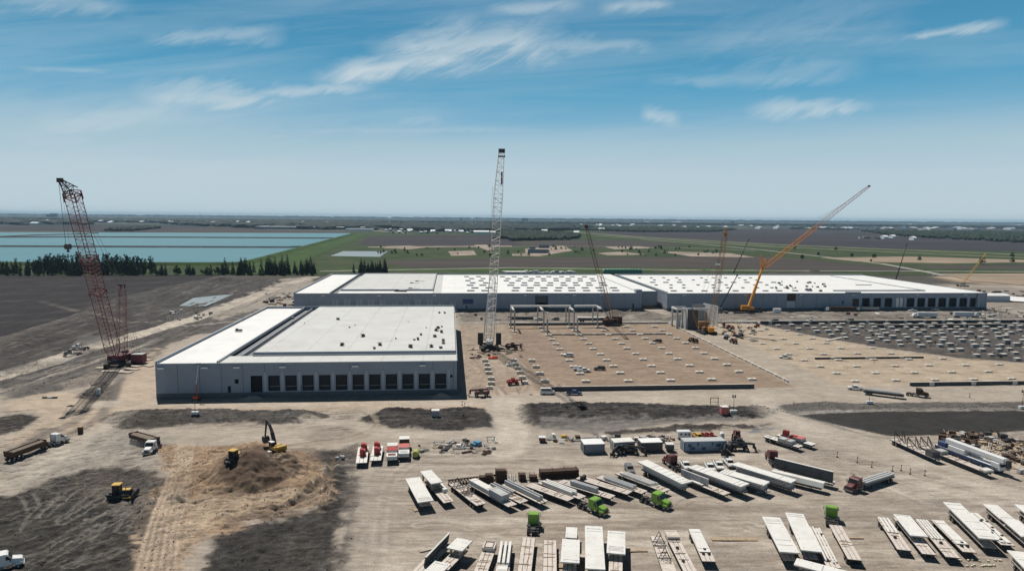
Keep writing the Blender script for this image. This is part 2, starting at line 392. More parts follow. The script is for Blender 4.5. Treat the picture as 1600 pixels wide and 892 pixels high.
# black field on the left, rough soil below it
zone([(-500,612),(0,606),(60,612),(110,592),(170,578),(215,572),(246,560),(248,543),(415,480),(450,440),(340,428),(-500,428)], (.090,.083,.079), 2, 5, .95, .9)
lf = ss(-112,-120,uu+n1*4)*ss(420,500,vv)
zone([(-4000,560),(-250,430),(-150,385),(-112,400),(-108,650),(-4000,780)], MID, 3, 6, 1, .7, True)
zone([(-60,528),(0,527),(90,500),(150,486),(200,470),(260,450),(340,431),(345,429),(-400,429),(-400,560)], FIELD, 1, 1.5, 1, .15)
for q in range(7):
    stroke([(-200,440+q*13),(120,436+q*10),(340-q*30,432+q*7)], 5, (.085,.078,.072), .35, 6, 3)
zone([(170,470),(250,450),(340,434),(440,436),(470,444),(440,455),(330,480),(260,500),(200,535),(0,600),(0,545),(90,505)], (.078,.072,.07), 3, 7, 1, 1)
zone([(0,600),(110,570),(245,525),(260,540),(235,565),(160,600),(60,618),(0,628)], (.105,.097,.092), 2, 5, .9, .7)
zone([(100,598),(150,580),(175,584),(140,606),(92,612)], (.27,.235,.20), 1.5, 5, .7, .7)
zone([(320,494),(345,478),(400,456),(452,440),(478,436),(455,466),(455,482),(415,481),(345,500)], (.36,.32,.275), 1.5, 4, .85, .4)
stroke(smooth([(-60,600),(0,588),(90,561),(150,541),(215,523),(270,507),(330,490)]), 9, PALE, .97, 3, 2)
stroke(smooth([(240,516),(300,500),(345,480)]), 4, PALE, .6, 3, 2)
stroke(smooth([(-60,640),(60,600),(150,575),(230,545)]), 3, (.24,.22,.20), .6, 3, 1)
stroke(smooth([(40,590),(130,565),(200,546),(245,530)]), 1.2, (.30,.27,.24), .7, 1, .5, gauge=4)
# tan aprons round the front building
zone([(0,628),(80,612),(160,612),(200,590),(243,545),(243,626),(480,626),(730,624),(770,640),(560,640),(470,642),(200,642),(160,660),(90,700),(0,760),(0,690),(60,655),(60,640),(0,645)], (.43,.35,.27), 2, 4, .85)
zone([(-40,655),(50,645),(63,651),(30,672),(-40,690)], DK, .8, 2, 1, 1)
zone([(0,705),(60,672),(110,660),(70,690),(20,718),(0,725)], (.19,.17,.15), 1, 3, .8, .8)
stroke(smooth([(188,575),(170,600),(160,625),(135,655),(90,680),(40,705),(-30,740)]), 2.0, (.10,.09,.085), .85, 1.5, 1.0, gauge=6)  # red crane's boom shadow painted into the soil, together with its dark tracks
zone([(125,610),(165,600),(178,604),(165,625),(120,622)], (.085,.08,.075), 1, 2.5, .8, .9)
zone([(0,720),(100,690),(170,672),(250,675),(262,700),(240,738),(130,735),(60,758),(0,780)], (.335,.30,.26), 2, 5, .9, .4)
for _ in range(34):
    x0 = random.uniform(-20,200); y0 = random.uniform(690,760)-x0*.05
    stroke([(x0,y0+14),(x0+random.uniform(40,90),y0-2),(x0+random.uniform(100,170),y0-16)], random.uniform(.4,1.4), random.choice([(.17,.15,.135),(.22,.2,.18),(.43,.39,.34)]), random.uniform(.3,.6), 1, .8)
# foreground topsoil and sand
zone([(-60,790),(0,775),(60,757),(130,733),(225,728),(262,745),(270,762),(240,800),(215,900),(205,960),(-200,960)], (.050,.047,.044), 2, 6, 1, 1)
zone([(130,735),(240,730),(265,760),(245,800),(180,790),(130,765)], (.115,.098,.085), 2, 5, .7, 1)
zone([(270,960),(330,838),(400,815),(470,800),(500,780),(505,740),(480,715),(500,704),(560,696),(556,760),(545,830),(528,892),(520,960)], (.055,.051,.048), 1.5, 4, 1, 1)
zone([(235,690),(320,697),(400,692),(500,715),(520,745),(520,780),(480,802),(400,817),(330,838),(285,892),(270,960),(195,960),(215,892),(238,800),(262,755)], OR, 1.5, 5, 1, .8)
zone([(255,780),(330,770),(430,760),(510,765),(505,790),(420,805),(330,820),(290,892),(270,960),(205,960),(235,860)], (.44,.35,.26), 2, 6, .7, .6)
zone([(480,715),(560,690),(566,700),(562,800),(545,892),(540,960),(512,960),(535,800),(540,740)], (.10,.09,.083), 1.5, 3, .8, .7)
for _ in range(26):
    x0 = random.uniform(400,500); y0 = random.uniform(745,800)
    stroke([(x0-90,y0+random.uniform(-8,8)),(x0,y0)], random.uniform(.25,.7), random.choice([(.26,.18,.12),(.50,.39,.29)]), .5, .7, .5)
for _ in range(30):
    x0 = random.uniform(0,210); y0 = random.uniform(790,900)
    stroke([(x0,y0),(x0+random.uniform(20,70),y0-random.uniform(5,30))], random.uniform(.3,.8), random.choice([(.16,.15,.135),(.06,.057,.055),(.2,.185,.165)]), .6, .5, .5)
for off in range(0,60,5):
    stroke([(470-off*.5,800+off*1.6),(530-off*.1,796+off*1.6)], .5, (.2,.18,.155), .5, .6, .4)
# centre strips in front of the building
zone(BERMS[0][0], (.06,.054,.051), 1.2, 3.5, .95, 1)
zone([(300,641),(470,641),(480,650),(430,658),(300,662)], (.105,.10,.095), 1, 2, .8, .9)
for q in range(14):
    stroke([(300+q*13,642),(296+q*13,661)], .3, (.07,.068,.065), .7, .4, .3)
for q in range(4):
    stroke([(296,645+q*4.5),(470,644.5+q*4)], .3, (.07,.068,.065), .7, .4, .3)
zone(BERMS[1][0], (.045,.042,.042), 1, 3, .97, 1)
zone(BERMS[2][0], (.038,.036,.037), 1, 3, .97, 1)
zone([(840,655),(1000,655),(1150,652),(1180,658),(1050,662),(930,678),(830,672)], (.19,.175,.165), 1.5, 4, .9, .5)
zone(BERMS[3][0], (.055,.047,.044), 1, 3, .95, 1)
zone([(1180,669),(1215,667),(1200,675),(1165,676)], (.20,.20,.205), .6, 1, 1, 0)
for (a,b,c2) in ((690,640,.2),(700,646,.6),(690,652,.5),(680,659,.6),(960,641,.5),(940,647,.6),(980,652,.5)):
    stroke([(a-110,b+2),(a,b),(a+60,b-.5)], .5, (.15,.14,.13), c2, .7, .6)
for k in range(14):     # curving tracks of the turning trucks
    r = 1+k*.055
    stroke(smooth([(560+k*2,640+k*1.2),(590,656+k*1.5),(560-k*2,676+k*1.3),(500-k*4,688+k*.8),(440,694+k)]), .5, random.choice([(.2,.165,.14),(.42,.35,.28)]), .5, .6, .4)
zone([(490,668),(545,664),(560,672),(540,686),(490,692),(470,684)], (.25,.21,.18), 1.5, 4, .6, .4)
# the pads, in the site grid
zone([(5,252),(34,252),(34,418),(5,418)], (.345,.275,.215), 1, 2.5, .9, .2, True)
zone([(33,254),(137,254),(137,418),(33,418)], PAD, .8, 1.2, 1, .1, True)
zone([(33,300),(60,290),(60,345),(45,390),(33,380)], (.25,.19,.155), 3, 6, .6, .3, True)
zone([(138,252),(160,252),(160,480),(138,480)], (.37,.32,.265), 1, 2, .9, .1, True)
zone([(157,254),(228,254),(300,255),(300,272),(250,300),(222,330),(205,372),(192,412),(157,418)], SAND, .8, 1.5, 1, .1, True)
zone([(192,418),(197,400),(208,368),(222,335),(246,305),(300,277),(420,300),(420,415)], (.075,.070,.068), 1.2, 3, .97, .7, True)
zone([(5,417),(420,417),(420,474),(5,474)], (.22,.195,.17), 1.5, 4, .9, .6, True)
stroke([(8,424),(100,424),(200,424),(420,424)], 5, (.40,.37,.33), .9, 2, 1.2, uvspace=True)
stroke([(150,480),(152,440),(150,424)], 7, (.40,.36,.31), .8, 3, 1.5, uvspace=True)
stroke([(220,470),(420,468)], 10, (.36,.33,.29), .8, 2, 1.5, uvspace=True)
stroke([(230,470),(255,424)], 6, (.38,.35,.31), .7, 2, 1.5, uvspace=True)
for q in range(5): stroke([(50+q*18,445+q%3*4),(75+q*18,438)], 5, (.33,.29,.25), .6, 3, 2, uvspace=True)
stroke(smooth([(1435,565),(1500,560),(1560,568),(1520,584),(1440,578),(1435,565)]), .8, (.30,.24,.18), .7, 1, .4, gauge=3)
stroke([(1280,548),(1370,560),(1600,560)], .4, (.22,.17,.13), .4, .5, .4)
for q in range(22):     # tyre tracks across the crane corridor
    x0 = random.uniform(735,800); stroke([(x0,random.uniform(545,575)),(x0+random.uniform(10,60),random.uniform(575,625))], random.uniform(.3,.8), random.choice([(.47,.4,.33),(.2,.155,.125),(.24,.2,.17)]), .6, .5, .4)
for q in range(60):
    u0 = random.uniform(36,120); v0 = random.uniform(260,410); stroke([(u0,v0),(u0+random.uniform(6,26),v0+random.uniform(-1.5,1.5))], random.uniform(.4,1.4), random.choice([(.345,.28,.22),(.225,.17,.135)]), .35, 1.2, .8, uvspace=True)
for q in range(18):
    stroke([(770+q*3,548+q*2),(800+q*5,575+q*2),(830+q*3,600)], .5, random.choice([(.46,.39,.32),(.19,.15,.125)]), .5, .6, .5)
# road in front (v about 240-250) and lanes
stroke([(160,631),(480,630),(780,628),(1220,619),(1700,617)], 5.5, (.43,.375,.31), .8, 3, 1.5)
stroke([(792,628),(802,665),(790,700)], 8, (.43,.385,.335), .8, 4, 2)
stroke(smooth([(1190,622),(1205,640),(1240,662),(1320,690),(1400,705),(1500,745),(1640,790)]), 9, (.39,.35,.305), .6, 6, 2)
# retention basin on the right
zone([(1205,640),(1225,631),(1290,627),(1340,629),(1600,627),(1900,628),(1900,640),(1600,641),(1370,642),(1240,647)], (.095,.088,.083), 1, 2, .9, .7)
zone([(1240,648),(1370,642),(1600,641),(2000,641),(2000,676),(1600,673),(1480,680),(1390,682),(1330,668)], (.042,.040,.038), .8, 1.2, 1, .25)
stroke([(1240,645),(1370,640),(1600,638),(1900,638)], 2.2, (.30,.28,.26), .8, .8, .5)
stroke([(1220,640),(1300,664),(1360,682),(1470,692)], 1.0, (.16,.15,.14), .7, 1, .5)
zone([(1460,682),(1600,674),(1900,674),(1900,760),(1600,745),(1570,720)], (.27,.235,.20), 1, 2, .8, .6)
# yard: long streaks left by trucks
for _ in range(420):
    x0 = random.uniform(555,1600); y0 = random.uniform(690,892); ln = random.uniform(40,190); sl_ = (y0-690)/200
    if y0 < 700+max(0,(x0-1400)*.25): continue
    stroke(smooth([(x0-ln/2,y0+random.uniform(-3,3)),(x0,y0+random.uniform(-4,4)*sl_),(x0+ln/2,y0+random.uniform(-5,5))]), random.uniform(.25,1.3), random.choice([(.24,.2,.165),(.29,.245,.205),(.45,.40,.345),(.49,.44,.38)]), random.uniform(.25,.6), random.uniform(.5,1.5), .5)
for k in range(10):
    stroke(smooth([(545+k*7,900),(556+k*6,820),(575+k*5,760),(600+k*6,725),(660+k*8,705)]), .5, random.choice([(.46,.42,.37),(.25,.22,.19)]), .45, .6, .5)
for k in range(12):
    stroke(smooth([(1180,664),(1260,690+k*3),(1340+k*4,712+k*5),(1480,745+k*6),(1640,785+k*8)]), .6, random.choice([(.45,.41,.36),(.24,.21,.185)]), .45, .8, .6)
zone([(575,760),(640,735),(700,720),(860,705),(860,716),(700,735),(640,760),(600,820),(575,892)], (.29,.25,.215), 4, 10, .4)
zone([(1040,800),(1600,775),(1600,790),(1380,800),(1180,812),(1040,815)], (.28,.245,.21), 3, 8, .35)
zone([(1100,850),(1185,850),(1225,900),(1110,900)], (.26,.225,.195), 1, 2, .6)
zone([(985,865),(1018,865),(1030,910),(985,910)], (.26,.225,.195), 1, 2, .6)
# behind the long building
zone([(-130,636),(500,640),(520,700),(460,760),(-130,760)], (.085,.08,.078), 3, 8, .9, .6, True)
stroke([(-130,644),(300,646),(430,646)], 6, (.18,.17,.155), .7, 3, 2, uvspace=True)
zone([(404,470),(520,475),(600,560),(560,640),(404,640)], (.25,.22,.19), 3, 8, .9, .5, True)
zone([(1440,428),(1900,428),(1900,446),(1600,446),(1500,441)], (.42,.32,.235), 4, 8, 1, .1)
zone([(404,360),(640,360),(640,470),(404,470)], (.33,.30,.265), 3, 8, .9, .5, True)
zone([(-130,420),(-106,420),(-104,600),(-150,640)], (.30,.265,.23), 2, 5, .9, .4, True)
zone([(440,436),(480,432),(490,440),(458,465),(455,482),(410,480),(420,450)], (.33,.29,.25), 2, 6, .8, .5)

# digging patches doubling as painted shadow sides in front of every footing
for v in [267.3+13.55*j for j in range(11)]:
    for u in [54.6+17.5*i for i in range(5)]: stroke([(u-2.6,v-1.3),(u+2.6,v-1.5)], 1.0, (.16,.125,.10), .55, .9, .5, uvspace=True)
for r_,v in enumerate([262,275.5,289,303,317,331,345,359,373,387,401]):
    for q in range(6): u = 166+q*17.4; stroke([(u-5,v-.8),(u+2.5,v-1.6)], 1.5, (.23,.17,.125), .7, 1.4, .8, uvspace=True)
# the sand pile: damp brown dug face with its shade painted in, dozer ridges
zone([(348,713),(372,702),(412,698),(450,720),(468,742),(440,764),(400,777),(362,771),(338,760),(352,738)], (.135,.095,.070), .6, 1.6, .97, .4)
zone([(372,735),(384,728),(378,745),(366,752)], (.46,.36,.26), .4, .5, .9, .1)
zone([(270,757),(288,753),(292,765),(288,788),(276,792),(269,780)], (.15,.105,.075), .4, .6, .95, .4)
zone([(318,772),(380,766),(430,764),(420,772),(345,782)], (.19,.14,.10), .8, 2, .8, .3)
zone([(340,806),(430,796),(500,790),(500,800),(430,812),(350,824)], (.12,.095,.08), .8, 4, .7, 1)
zone([(440,705),(480,695),(505,705),(500,722),(470,725)], (.15,.11,.085), 1, 3, .6, .8)
for k in range(11):
    stroke(smooth([(286-k*1.5,752+k*2.6),(310,738+k*2.4),(335+k,720+k*3),(358+k*1.5,710+k*2.6)]), .45, random.choice([(.19,.135,.10),(.45,.34,.25)]), .6, .6, .25, dz=.35)
for q in range(6): stroke(smooth([(225+q*9,770+q*22),(212+q*8,800+q*18),(240+q*4,830+q*10)]), 1.2, (.13,.105,.085), .7, 1.5, 1.2)
for q in range(7): stroke(smooth([(420+q*14,800-q*2),(455+q*10,790-q*6),(510+q*2,770-q*10)]), .8, (.16,.125,.095), .6, 1.0, .8, dz=.3)
for k in range(16):
    x0 = 420+k*5.5; stroke([(x0-6,742+k*1.2),(x0+26,730+k*3.6)], .4, random.choice([(.52,.42,.31),(.24,.175,.13)]), .7, .5, .25, dz=.2)
for k in range(22):
    x0 = random.uniform(300,500); y0 = random.uniform(768,800); stroke(smooth([(x0-random.uniform(20,60),y0+random.uniform(-3,8)),(x0,y0),(x0+20,y0-random.uniform(0,6))]), .4, random.choice([(.54,.44,.33),(.20,.15,.115),(.26,.19,.14)]), .7, .5, .3, dz=.22)
# long directional scars left by scrapers and trucks
def orient(x, y, dx, dy, ln, wd, seed, oc=5):
    a = (x*dx+y*dy)/ln; b2 = (-x*dy+y*dx)/wd; return fbm(a, b2, 1.0, oc, seed, .6)-.5
def regmask(pts, soft):
    q = G2(pts); return ss(-soft,soft,poly_sd(gx,gy,q)+n1*soft)
kk_ = (gy < 700)&(gx > -500)&(gx < 500)
mA = regmask([(-150,1000),(-150,650),(60,650),(220,660),(300,700),(262,745),(235,850),(190,1000)], 6)*kk_
sA = .6*orient(gx,gy,.50,.86,8,.9,101,6)+.6*orient(gx,gy,.93,.3,4,.8,103,6)
a = ss(.03,.20,sA)*mA; col = col*(1-a[:,None]*.75)+np.array((.085,.076,.068))*a[:,None]*.75
a = ss(.05,.2,-sA)*mA*.4; col = col*(1-a[:,None])+np.array((.27,.24,.205))*a[:,None]
gz -= mA*np.clip(sA,-.25,.25)*.9
mB = regmask([(-900,640),(-100,612),(60,612),(180,572),(246,560),(248,543),(415,480),(470,440),(340,428),(-500,425)], 5)*kk_*ss(-116,-122,uu+0*n1)
sB = orient(gx,gy,-.10,1.0,26,2.4,111)
fieldm = regmask([(-60,528),(0,527),(90,500),(150,486),(200,470),(260,450),(340,431),(345,429),(-400,429),(-400,560)],1)
mB = mB*(1-fieldm*.75)
a = ss(.05,.2,sB)*mB*.6; col = col*(1-a[:,None])+np.array((.045,.041,.040))*a[:,None]
a = ss(.07,.2,-sB)*mB*.5; col = col*(1-a[:,None])+np.array((.19,.172,.155))*a[:,None]
gz -= mB*np.clip(sB,-.25,.25)*2.2
mC = regmask([(-60,700),(60,640),(180,655),(240,668),(480,668),(560,690),(560,636),(470,640),(200,640),(120,640),(0,640)], 3)*kk_
sC = orient(gx,gy,.93,.36,9,1.1,121)
a = ss(.01,.18,sC)*mC*.75; col = col*(1-a[:,None])+np.array((.135,.115,.10))*a[:,None]
mD = regmask([(556,700),(700,690),(1180,680),(1300,700),(1480,735),(1800,800),(1800,1000),(530,1000)], 4)*kk_
sD = orient(gx,gy,1,.04,15,1.6,131)
a = ss(.03,.2,sD)*mD*.55; col = col*(1-a[:,None])+np.array((.20,.165,.135))*a[:,None]
a = ss(.07,.22,-sD)*mD*.45; col = col*(1-a[:,None])+np.array((.49,.435,.37))*a[:,None]
bn = fbm(gx*.6,gy,11,4,141)-.5; a = ss(.03,.2,bn)*mD*.45; col = col*(1-a[:,None])+np.array((.235,.20,.17))*a[:,None]
mE = regmask(BERMS[1][0],1)+regmask(BERMS[2][0],1)+regmask(BERMS[0][0],1)+regmask(BERMS[3][0],1)
sE = orient(gx,gy,1,.08,10,.9,151)
a = ss(.02,.2,-sE)*mE*.45; col = col*(1-a[:,None])+np.array((.14,.127,.118))*a[:,None]
gz += mE*kk_*np.clip(sE,-.3,.3)*1.6
sF = orient(gx,gy,.2,1,7,1.0,161); mF = ss(-1,1,np.minimum(uu-6,33-uu))*ss(-1,1,np.minimum(vv-253,417-vv))
a = ss(.04,.2,sF)*mF*.5; col = col*(1-a[:,None])+np.array((.19,.15,.12))*a[:,None]
mP = ss(-1,1,np.minimum(uu-34,136-uu))*ss(-1,1,np.minimum(vv-255,417-vv)); sP = orient(gx,gy,1,.1,8,1.2,171)
a = ss(.02,.2,sP)*mP*.35; col = col*(1-a[:,None])+np.array((.20,.15,.115))*a[:,None]
a = ss(.07,.2,-sP)*mP*.35; col = col*(1-a[:,None])+np.array((.36,.29,.23))*a[:,None]
mG = ss(-1,1,np.minimum(uu-140,330-uu))*ss(-1,1,np.minimum(vv-255,417-vv))*(1-rough); a = ss(.02,.2,sP)*mG*.35; col = col*(1-a[:,None])+np.array((.33,.255,.18))*a[:,None]
mH = ss(-2,2,np.minimum(uu-5,420-uu))*ss(-2,2,np.minimum(vv-419,474-vv)); sH = orient(gx,gy,1,.1,14,2.2,181)
a = ss(.0,.16,sH)*mH*.6; col = col*(1-a[:,None])+np.array((.09,.078,.07))*a[:,None]; gz += mH*np.clip(sH,0,.3)*2.5
for (p_, w_, am) in ((smooth([(-60,600),(0,588),(90,561),(150,541),(215,523),(270,507),(330,490)]),10,.95),(smooth([(320,492),(350,480),(400,462),(440,446),(490,433)]),12,.75),(smooth([(330,494),(380,500),(250,512)]),2,.4),
    (smooth([(0,612),(70,590),(140,568),(200,548),(235,533)]),1.6,.5),(smooth([(60,470),(180,500),(250,502)]),1.2,.35),([(792,628),(803,665),(790,705)],8,.8),(smooth([(1190,622),(1205,640),(1240,662),(1320,690),(1400,705),(1500,745),(1640,790)]),7,.5),(smooth([(480,655),(540,662),(600,676),(700,681),(780,676)]),4,.6),(smooth([(240,626),(200,645),(140,680),(60,730),(0,765)]),6,.55)):
    stroke(p_, w_, (.50,.445,.375), am, 1.8, 1.2)
nearz = ss(900,500,np.hypot(gx,gy))
col *= (1+ (n1*.20+n3*.24+n2*(.12+.6*rough)+n5*(.12+.9*rough)*nearz)[:,None])
gz += rough*nearz*((fbm(gx,gy,2.6,4,81,.6)-.5)*1.3+n5*.5)
for off in (-17,-9,-1,7,15,22):
    stroke(smooth([(290+off*.6,690),(283+off*.7,730),(272+off,770),(255+off*1.2,820),(240+off*1.5,892),(228+off*1.8,960)]), .35, (.54,.44,.34), .85, .5, .35)
    stroke(smooth([(294+off*.6,690),(287+off*.7,730),(276+off,770),(259+off*1.2,820),(245+off*1.5,892),(233+off*1.8,960)]), .3, (.27,.20,.145), .6, .4, .3)

for k in range(9):    # crawler and truck tracks crossing the dark soil, lower left
    x0 = random.uniform(10,190); y0 = random.uniform(800,885); x1 = x0+random.uniform(30,80); y1 = y0-random.uniform(20,60)
    stroke(smooth([(x0,y0),((x0+x1)/2+random.uniform(-6,6),(y0+y1)/2),(x1,y1)]), .35, (.19,.175,.155), .8, .3, .12, gauge=2.1, dz=.15)
for (p0,p1,p2) in (((30,772),(38,785),(43,800)),((52,770),(58,780),(61,790)),((92,772),(75,790),(60,806)),((60,790),(40,812),(30,830))): stroke(smooth([p0,p1,p2]), .5, (.21,.19,.17), .8, .3, .1, dz=.15)
for k in range(14):   # turning circles in the yard
    cx_, cy_ = random.uniform(600,1560), random.uniform(705,880)
    if cy_ < 712+max(0,(cx_-1380)*.3): continue
    rx_ = random.uniform(20,60); a0 = random.uniform(0,6.3)
    stroke([(cx_+math.cos(a0+t*.25)*rx_, cy_+math.sin(a0+t*.25)*rx_*.3) for t in range(random.randint(6,14))], .4, random.choice([(.24,.20,.165),(.47,.42,.36)]), .6, .35, .12, gauge=2.2, dz=.04)
col = np.clip(col,.01,.9)
me = bpy.data.meshes.new('ground')
me.vertices.add(len(gx)); me.vertices.foreach_set('co', np.stack([gx,gy,gz],1).astype(np.float32).ravel())
idx = np.arange(nu*nv).reshape(nv,nu); q = np.stack([idx[:-1,:-1],idx[:-1,1:],idx[1:,1:],idx[1:,:-1]],-1).reshape(-1,4)
me.loops.add(q.size); me.loops.foreach_set('vertex_index', q.ravel().astype(np.int32))
me.polygons.add(len(q)); me.polygons.foreach_set('loop_start', np.arange(0,q.size,4,dtype=np.int32)); me.polygons.foreach_set('use_smooth', np.ones(len(q),bool))
me.update(calc_edges=True)
ca = me.attributes.new('soil','FLOAT_COLOR','POINT'); ca.data.foreach_set('color', np.concatenate([col,rough[:,None]],1).astype(np.float32).ravel())
ground = bpy.data.objects.new('ground', me); COL.objects.link(ground); ground['kind'] = 'structure'
m = bpy.data.materials.new('bare soil'); m.use_nodes = True; nt = m.node_tree; b = nt.nodes['Principled BSDF']
b.inputs['Roughness'].default_value = .95; b.inputs['Specular IOR Level'].default_value = .1
at = nt.nodes.new('ShaderNodeAttribute'); at.attribute_name = 'soil'
g = nt.nodes.new('ShaderNodeNewGeometry').outputs['Position']
mp = nt.nodes.new('ShaderNodeMapping'); nt.links.new(g, mp.inputs[0]); mp.inputs['Scale'].default_value = (.22,1.0,1); mp.inputs['Rotation'].default_value = (0,0,rad(-5))
na = noise(nt, g, 1.7, 6, .65); nb = noise(nt, mp.outputs[0], 1.1, 6, .68, .4); nc = noise(nt, g, .16, 5, .6, .5)
f1 = mrange(nt, na, .3, .7, .82, 1.18); f2 = mrange(nt, nb, .28, .72, .72, 1.26); f3 = mrange(nt, nc, .3, .7, .88, 1.1)
f = mth(nt,'MULTIPLY', mth(nt,'MULTIPLY', f1, f2), f3)
sc = nt.nodes.new('ShaderNodeVectorMath'); sc.operation = 'SCALE'; nt.links.new(at.outputs['Color'], sc.inputs[0]); nt.links.new(f, sc.inputs[3])
# scattered pale stones and clods where the soil is rough
st = mth(nt,'MULTIPLY', mrange(nt, noise(nt, g, 3.2, 2, .5), .70, .76), at.outputs['Alpha'], clamp=True)
o = mixc(nt, mth(nt,'MULTIPLY',st,.45), sc.outputs[0], (.40,.37,.33))
nt.links.new(o, b.inputs['Base Color'])
bp = nt.nodes.new('ShaderNodeBump'); bp.inputs['Distance'].default_value = .5
nt.links.new(mth(nt,'ADD', .25, mth(nt,'MULTIPLY', at.outputs['Alpha'], .75)), bp.inputs['Strength'])
nt.links.new(mth(nt,'ADD', noise(nt, g, .9, 7, .65, .3), mth(nt,'MULTIPLY', nb, .6)), bp.inputs['Height']); nt.links.new(bp.outputs[0], b.inputs['Normal'])
me.materials.append(m)
# clods and stones lying on the rough soil, too many to count
def scatter(name, sel, n, s0, s1, ca_, cb_, label):
    k = np.where(sel)[0]; k = rng.choice(k, min(n,len(k)), replace=False)
    ov = np.array([(1,0,0),(0,1,0),(-1,0,0),(0,-1,0),(0,0,1),(0,0,-.6)],float); of = np.array([(0,1,4),(1,2,4),(2,3,4),(3,0,4),(1,0,5),(2,1,5),(3,2,5),(0,3,5)])
    s = s0+(s1-s0)*rng.random(len(k))**3; jit = rng.uniform(.6,1.3,(len(k),6,3)); th = rng.random(len(k))*6.28
    v = ov[None]*jit*s[:,None,None]; c_, s_ = np.cos(th)[:,None], np.sin(th)[:,None]
    v = np.stack([v[:,:,0]*c_-v[:,:,1]*s_, v[:,:,0]*s_+v[:,:,1]*c_, v[:,:,2]*.75], -1)
    off = rng.uniform(-.5,.5,(len(k),2)); v[:,:,0] += (gx[k]+off[:,0])[:,None]; v[:,:,1] += (gy[k]+off[:,1])[:,None]; v[:,:,2] += gz[k][:,None]+.02
    f = (of[None]+np.arange(len(k))[:,None,None]*6).reshape(-1,3); q = bpy.data.meshes.new(name)
    q.vertices.add(len(k)*6); q.vertices.foreach_set('co', v.astype(np.float32).ravel()); q.loops.add(f.size); q.loops.foreach_set('vertex_index', f.ravel().astype(np.int32))
    q.polygons.add(len(f)); q.polygons.foreach_set('loop_start', np.arange(0,f.size,3,dtype=np.int32)); q.update(calc_edges=True)
    mm = bpy.data.materials.new(name+' soil'); mm.use_nodes = True; n_ = mm.node_tree; bb = n_.nodes['Principled BSDF']; bb.inputs['Roughness'].default_value = .95
    gg = n_.nodes.new('ShaderNodeNewGeometry'); n_.links.new(mixc(n_, gg.outputs['Random Per Island'], ca_, cb_), bb.inputs['Base Color']); q.materials.append(mm)
    o = bpy.data.objects.new(name, q); COL.objects.link(o); o['kind'] = 'stuff'; o['label'] = label
inn = (gy<330)&(gx>-260)&(gx<330)
scatter('clods', inn&(rough>.55)&(gy<230), 9000, .04, .22, (.038,.035,.032), (.11,.10,.09), 'dark clods strewn over the rough soil in the foreground')
scatter('clods', inn&(rough>.5)&(gy>=230), 6000, .06, .34, (.038,.035,.032), (.13,.12,.108), 'dark clods strewn over the spoil banks before the warehouses')
scatter('sand_lumps', regmask([(235,690),(320,697),(400,692),(500,715),(520,745),(520,780),(480,802),(400,817),(330,838),(285,892),(195,960),(215,892),(238,800),(262,755)],2)>.5, 2500, .04, .16, (.24,.175,.125), (.42,.33,.245), 'sandy lumps strewn over the dug sand area')
scatter('pebbles', (mD>.6)&(gy<260), 4000, .04, .14, (.14,.12,.10), (.50,.46,.40), 'pebbles and crumbs strewn over the gravel yard')
# ---------------------------------------------------------------- far land: sheets laid on the plain
def landmat(name, col, col2, sc1=.004, sx=1., sy=1., rot=0., fine=.03, hard=(.4,.6), rough=.95):
    m = bpy.data.materials.new(name); m.use_nodes = True; nt = m.node_tree; b = nt.nodes['Principled BSDF']
    b.inputs['Roughness'].default_value = rough; b.inputs['Specular IOR Level'].default_value = .1
    g = nt.nodes.new('ShaderNodeNewGeometry').outputs['Position']; mp = nt.nodes.new('ShaderNodeMapping'); nt.links.new(g, mp.inputs[0])
    mp.inputs['Scale'].default_value = (sx,sy,1); mp.inputs['Rotation'].default_value = (0,0,rot)
    a = mrange(nt, noise(nt, mp.outputs[0], sc1, 6, .62, .6), hard[0], hard[1]); o = mixc(nt, a, col, col2)
    f = mrange(nt, noise(nt, mp.outputs[0], fine, 5, .65), .3, .7, .8, 1.2)
    s = nt.nodes.new('ShaderNodeVectorMath'); s.operation = 'SCALE'; nt.links.new(o, s.inputs[0]); nt.links.new(f, s.inputs[3])
    nt.links.new(s.outputs[0], b.inputs['Base Color']); return m
_layer = [0]
def sheet(name, pts, m, z=None, px=True, kind='structure', jag=0.):
    _layer[0] += 1; z = .30+.012*_layer[0] if z is None else z
    w_ = [P(*p) for p in pts] if px else [Vector((*p,0)) for p in pts]
    w_ = [Vector((a.x,a.y,z)) for a in w_]
    me = bpy.data.meshes.new(name); me.from_pydata([tuple(a) for a in w_], [], [tuple(range(len(w_)))])
    if me.polygons[0].normal.z < 0: me.flip_normals()
    me.materials.append(m); o = bpy.data.objects.new(name, me); COL.objects.link(o); o['kind'] = kind; return o
m_grass = landmat('rough grass', (.036,.058,.022), (.062,.075,.034), .012, 1, 1, 0, .08)
m_grass_b = landmat('bright embankment grass', (.055,.098,.026), (.042,.070,.022), .02)
m_plough = landmat('ploughed brown field', (.080,.066,.058), (.060,.052,.048), .01, .2, 1.5, .1, .05)
m_plough_d = landmat('dark ploughed field', (.045,.040,.046), (.058,.050,.052), .004, .15, 1, -.1, .02)
m_tan = landmat('bare tan ground', (.36,.30,.24), (.24,.20,.165), .02)
m_tan_b = landmat('tan stubble', (.34,.26,.19), (.25,.20,.15), .02, .3, 1.5)
m_olive = landmat('dry verge grass', (.17,.18,.105), (.13,.14,.085), .02)
m_track = landmat('pale gravel road', (.36,.34,.30), (.30,.28,.25), .05)
m_mosaic = landmat('distant mixed farmland', (.026,.042,.036), (.105,.11,.085), .0011, .35, 1.6, .05, .005, (.42,.58))
m_back = landmat('dark stripped soil', (.06,.055,.055), (.10,.09,.085), .02)
sheet('farmland', [(-300,430),(-300,341.5),(-100,338.6),(1700,353.6),(1900,357),(1900,431)], m_grass)
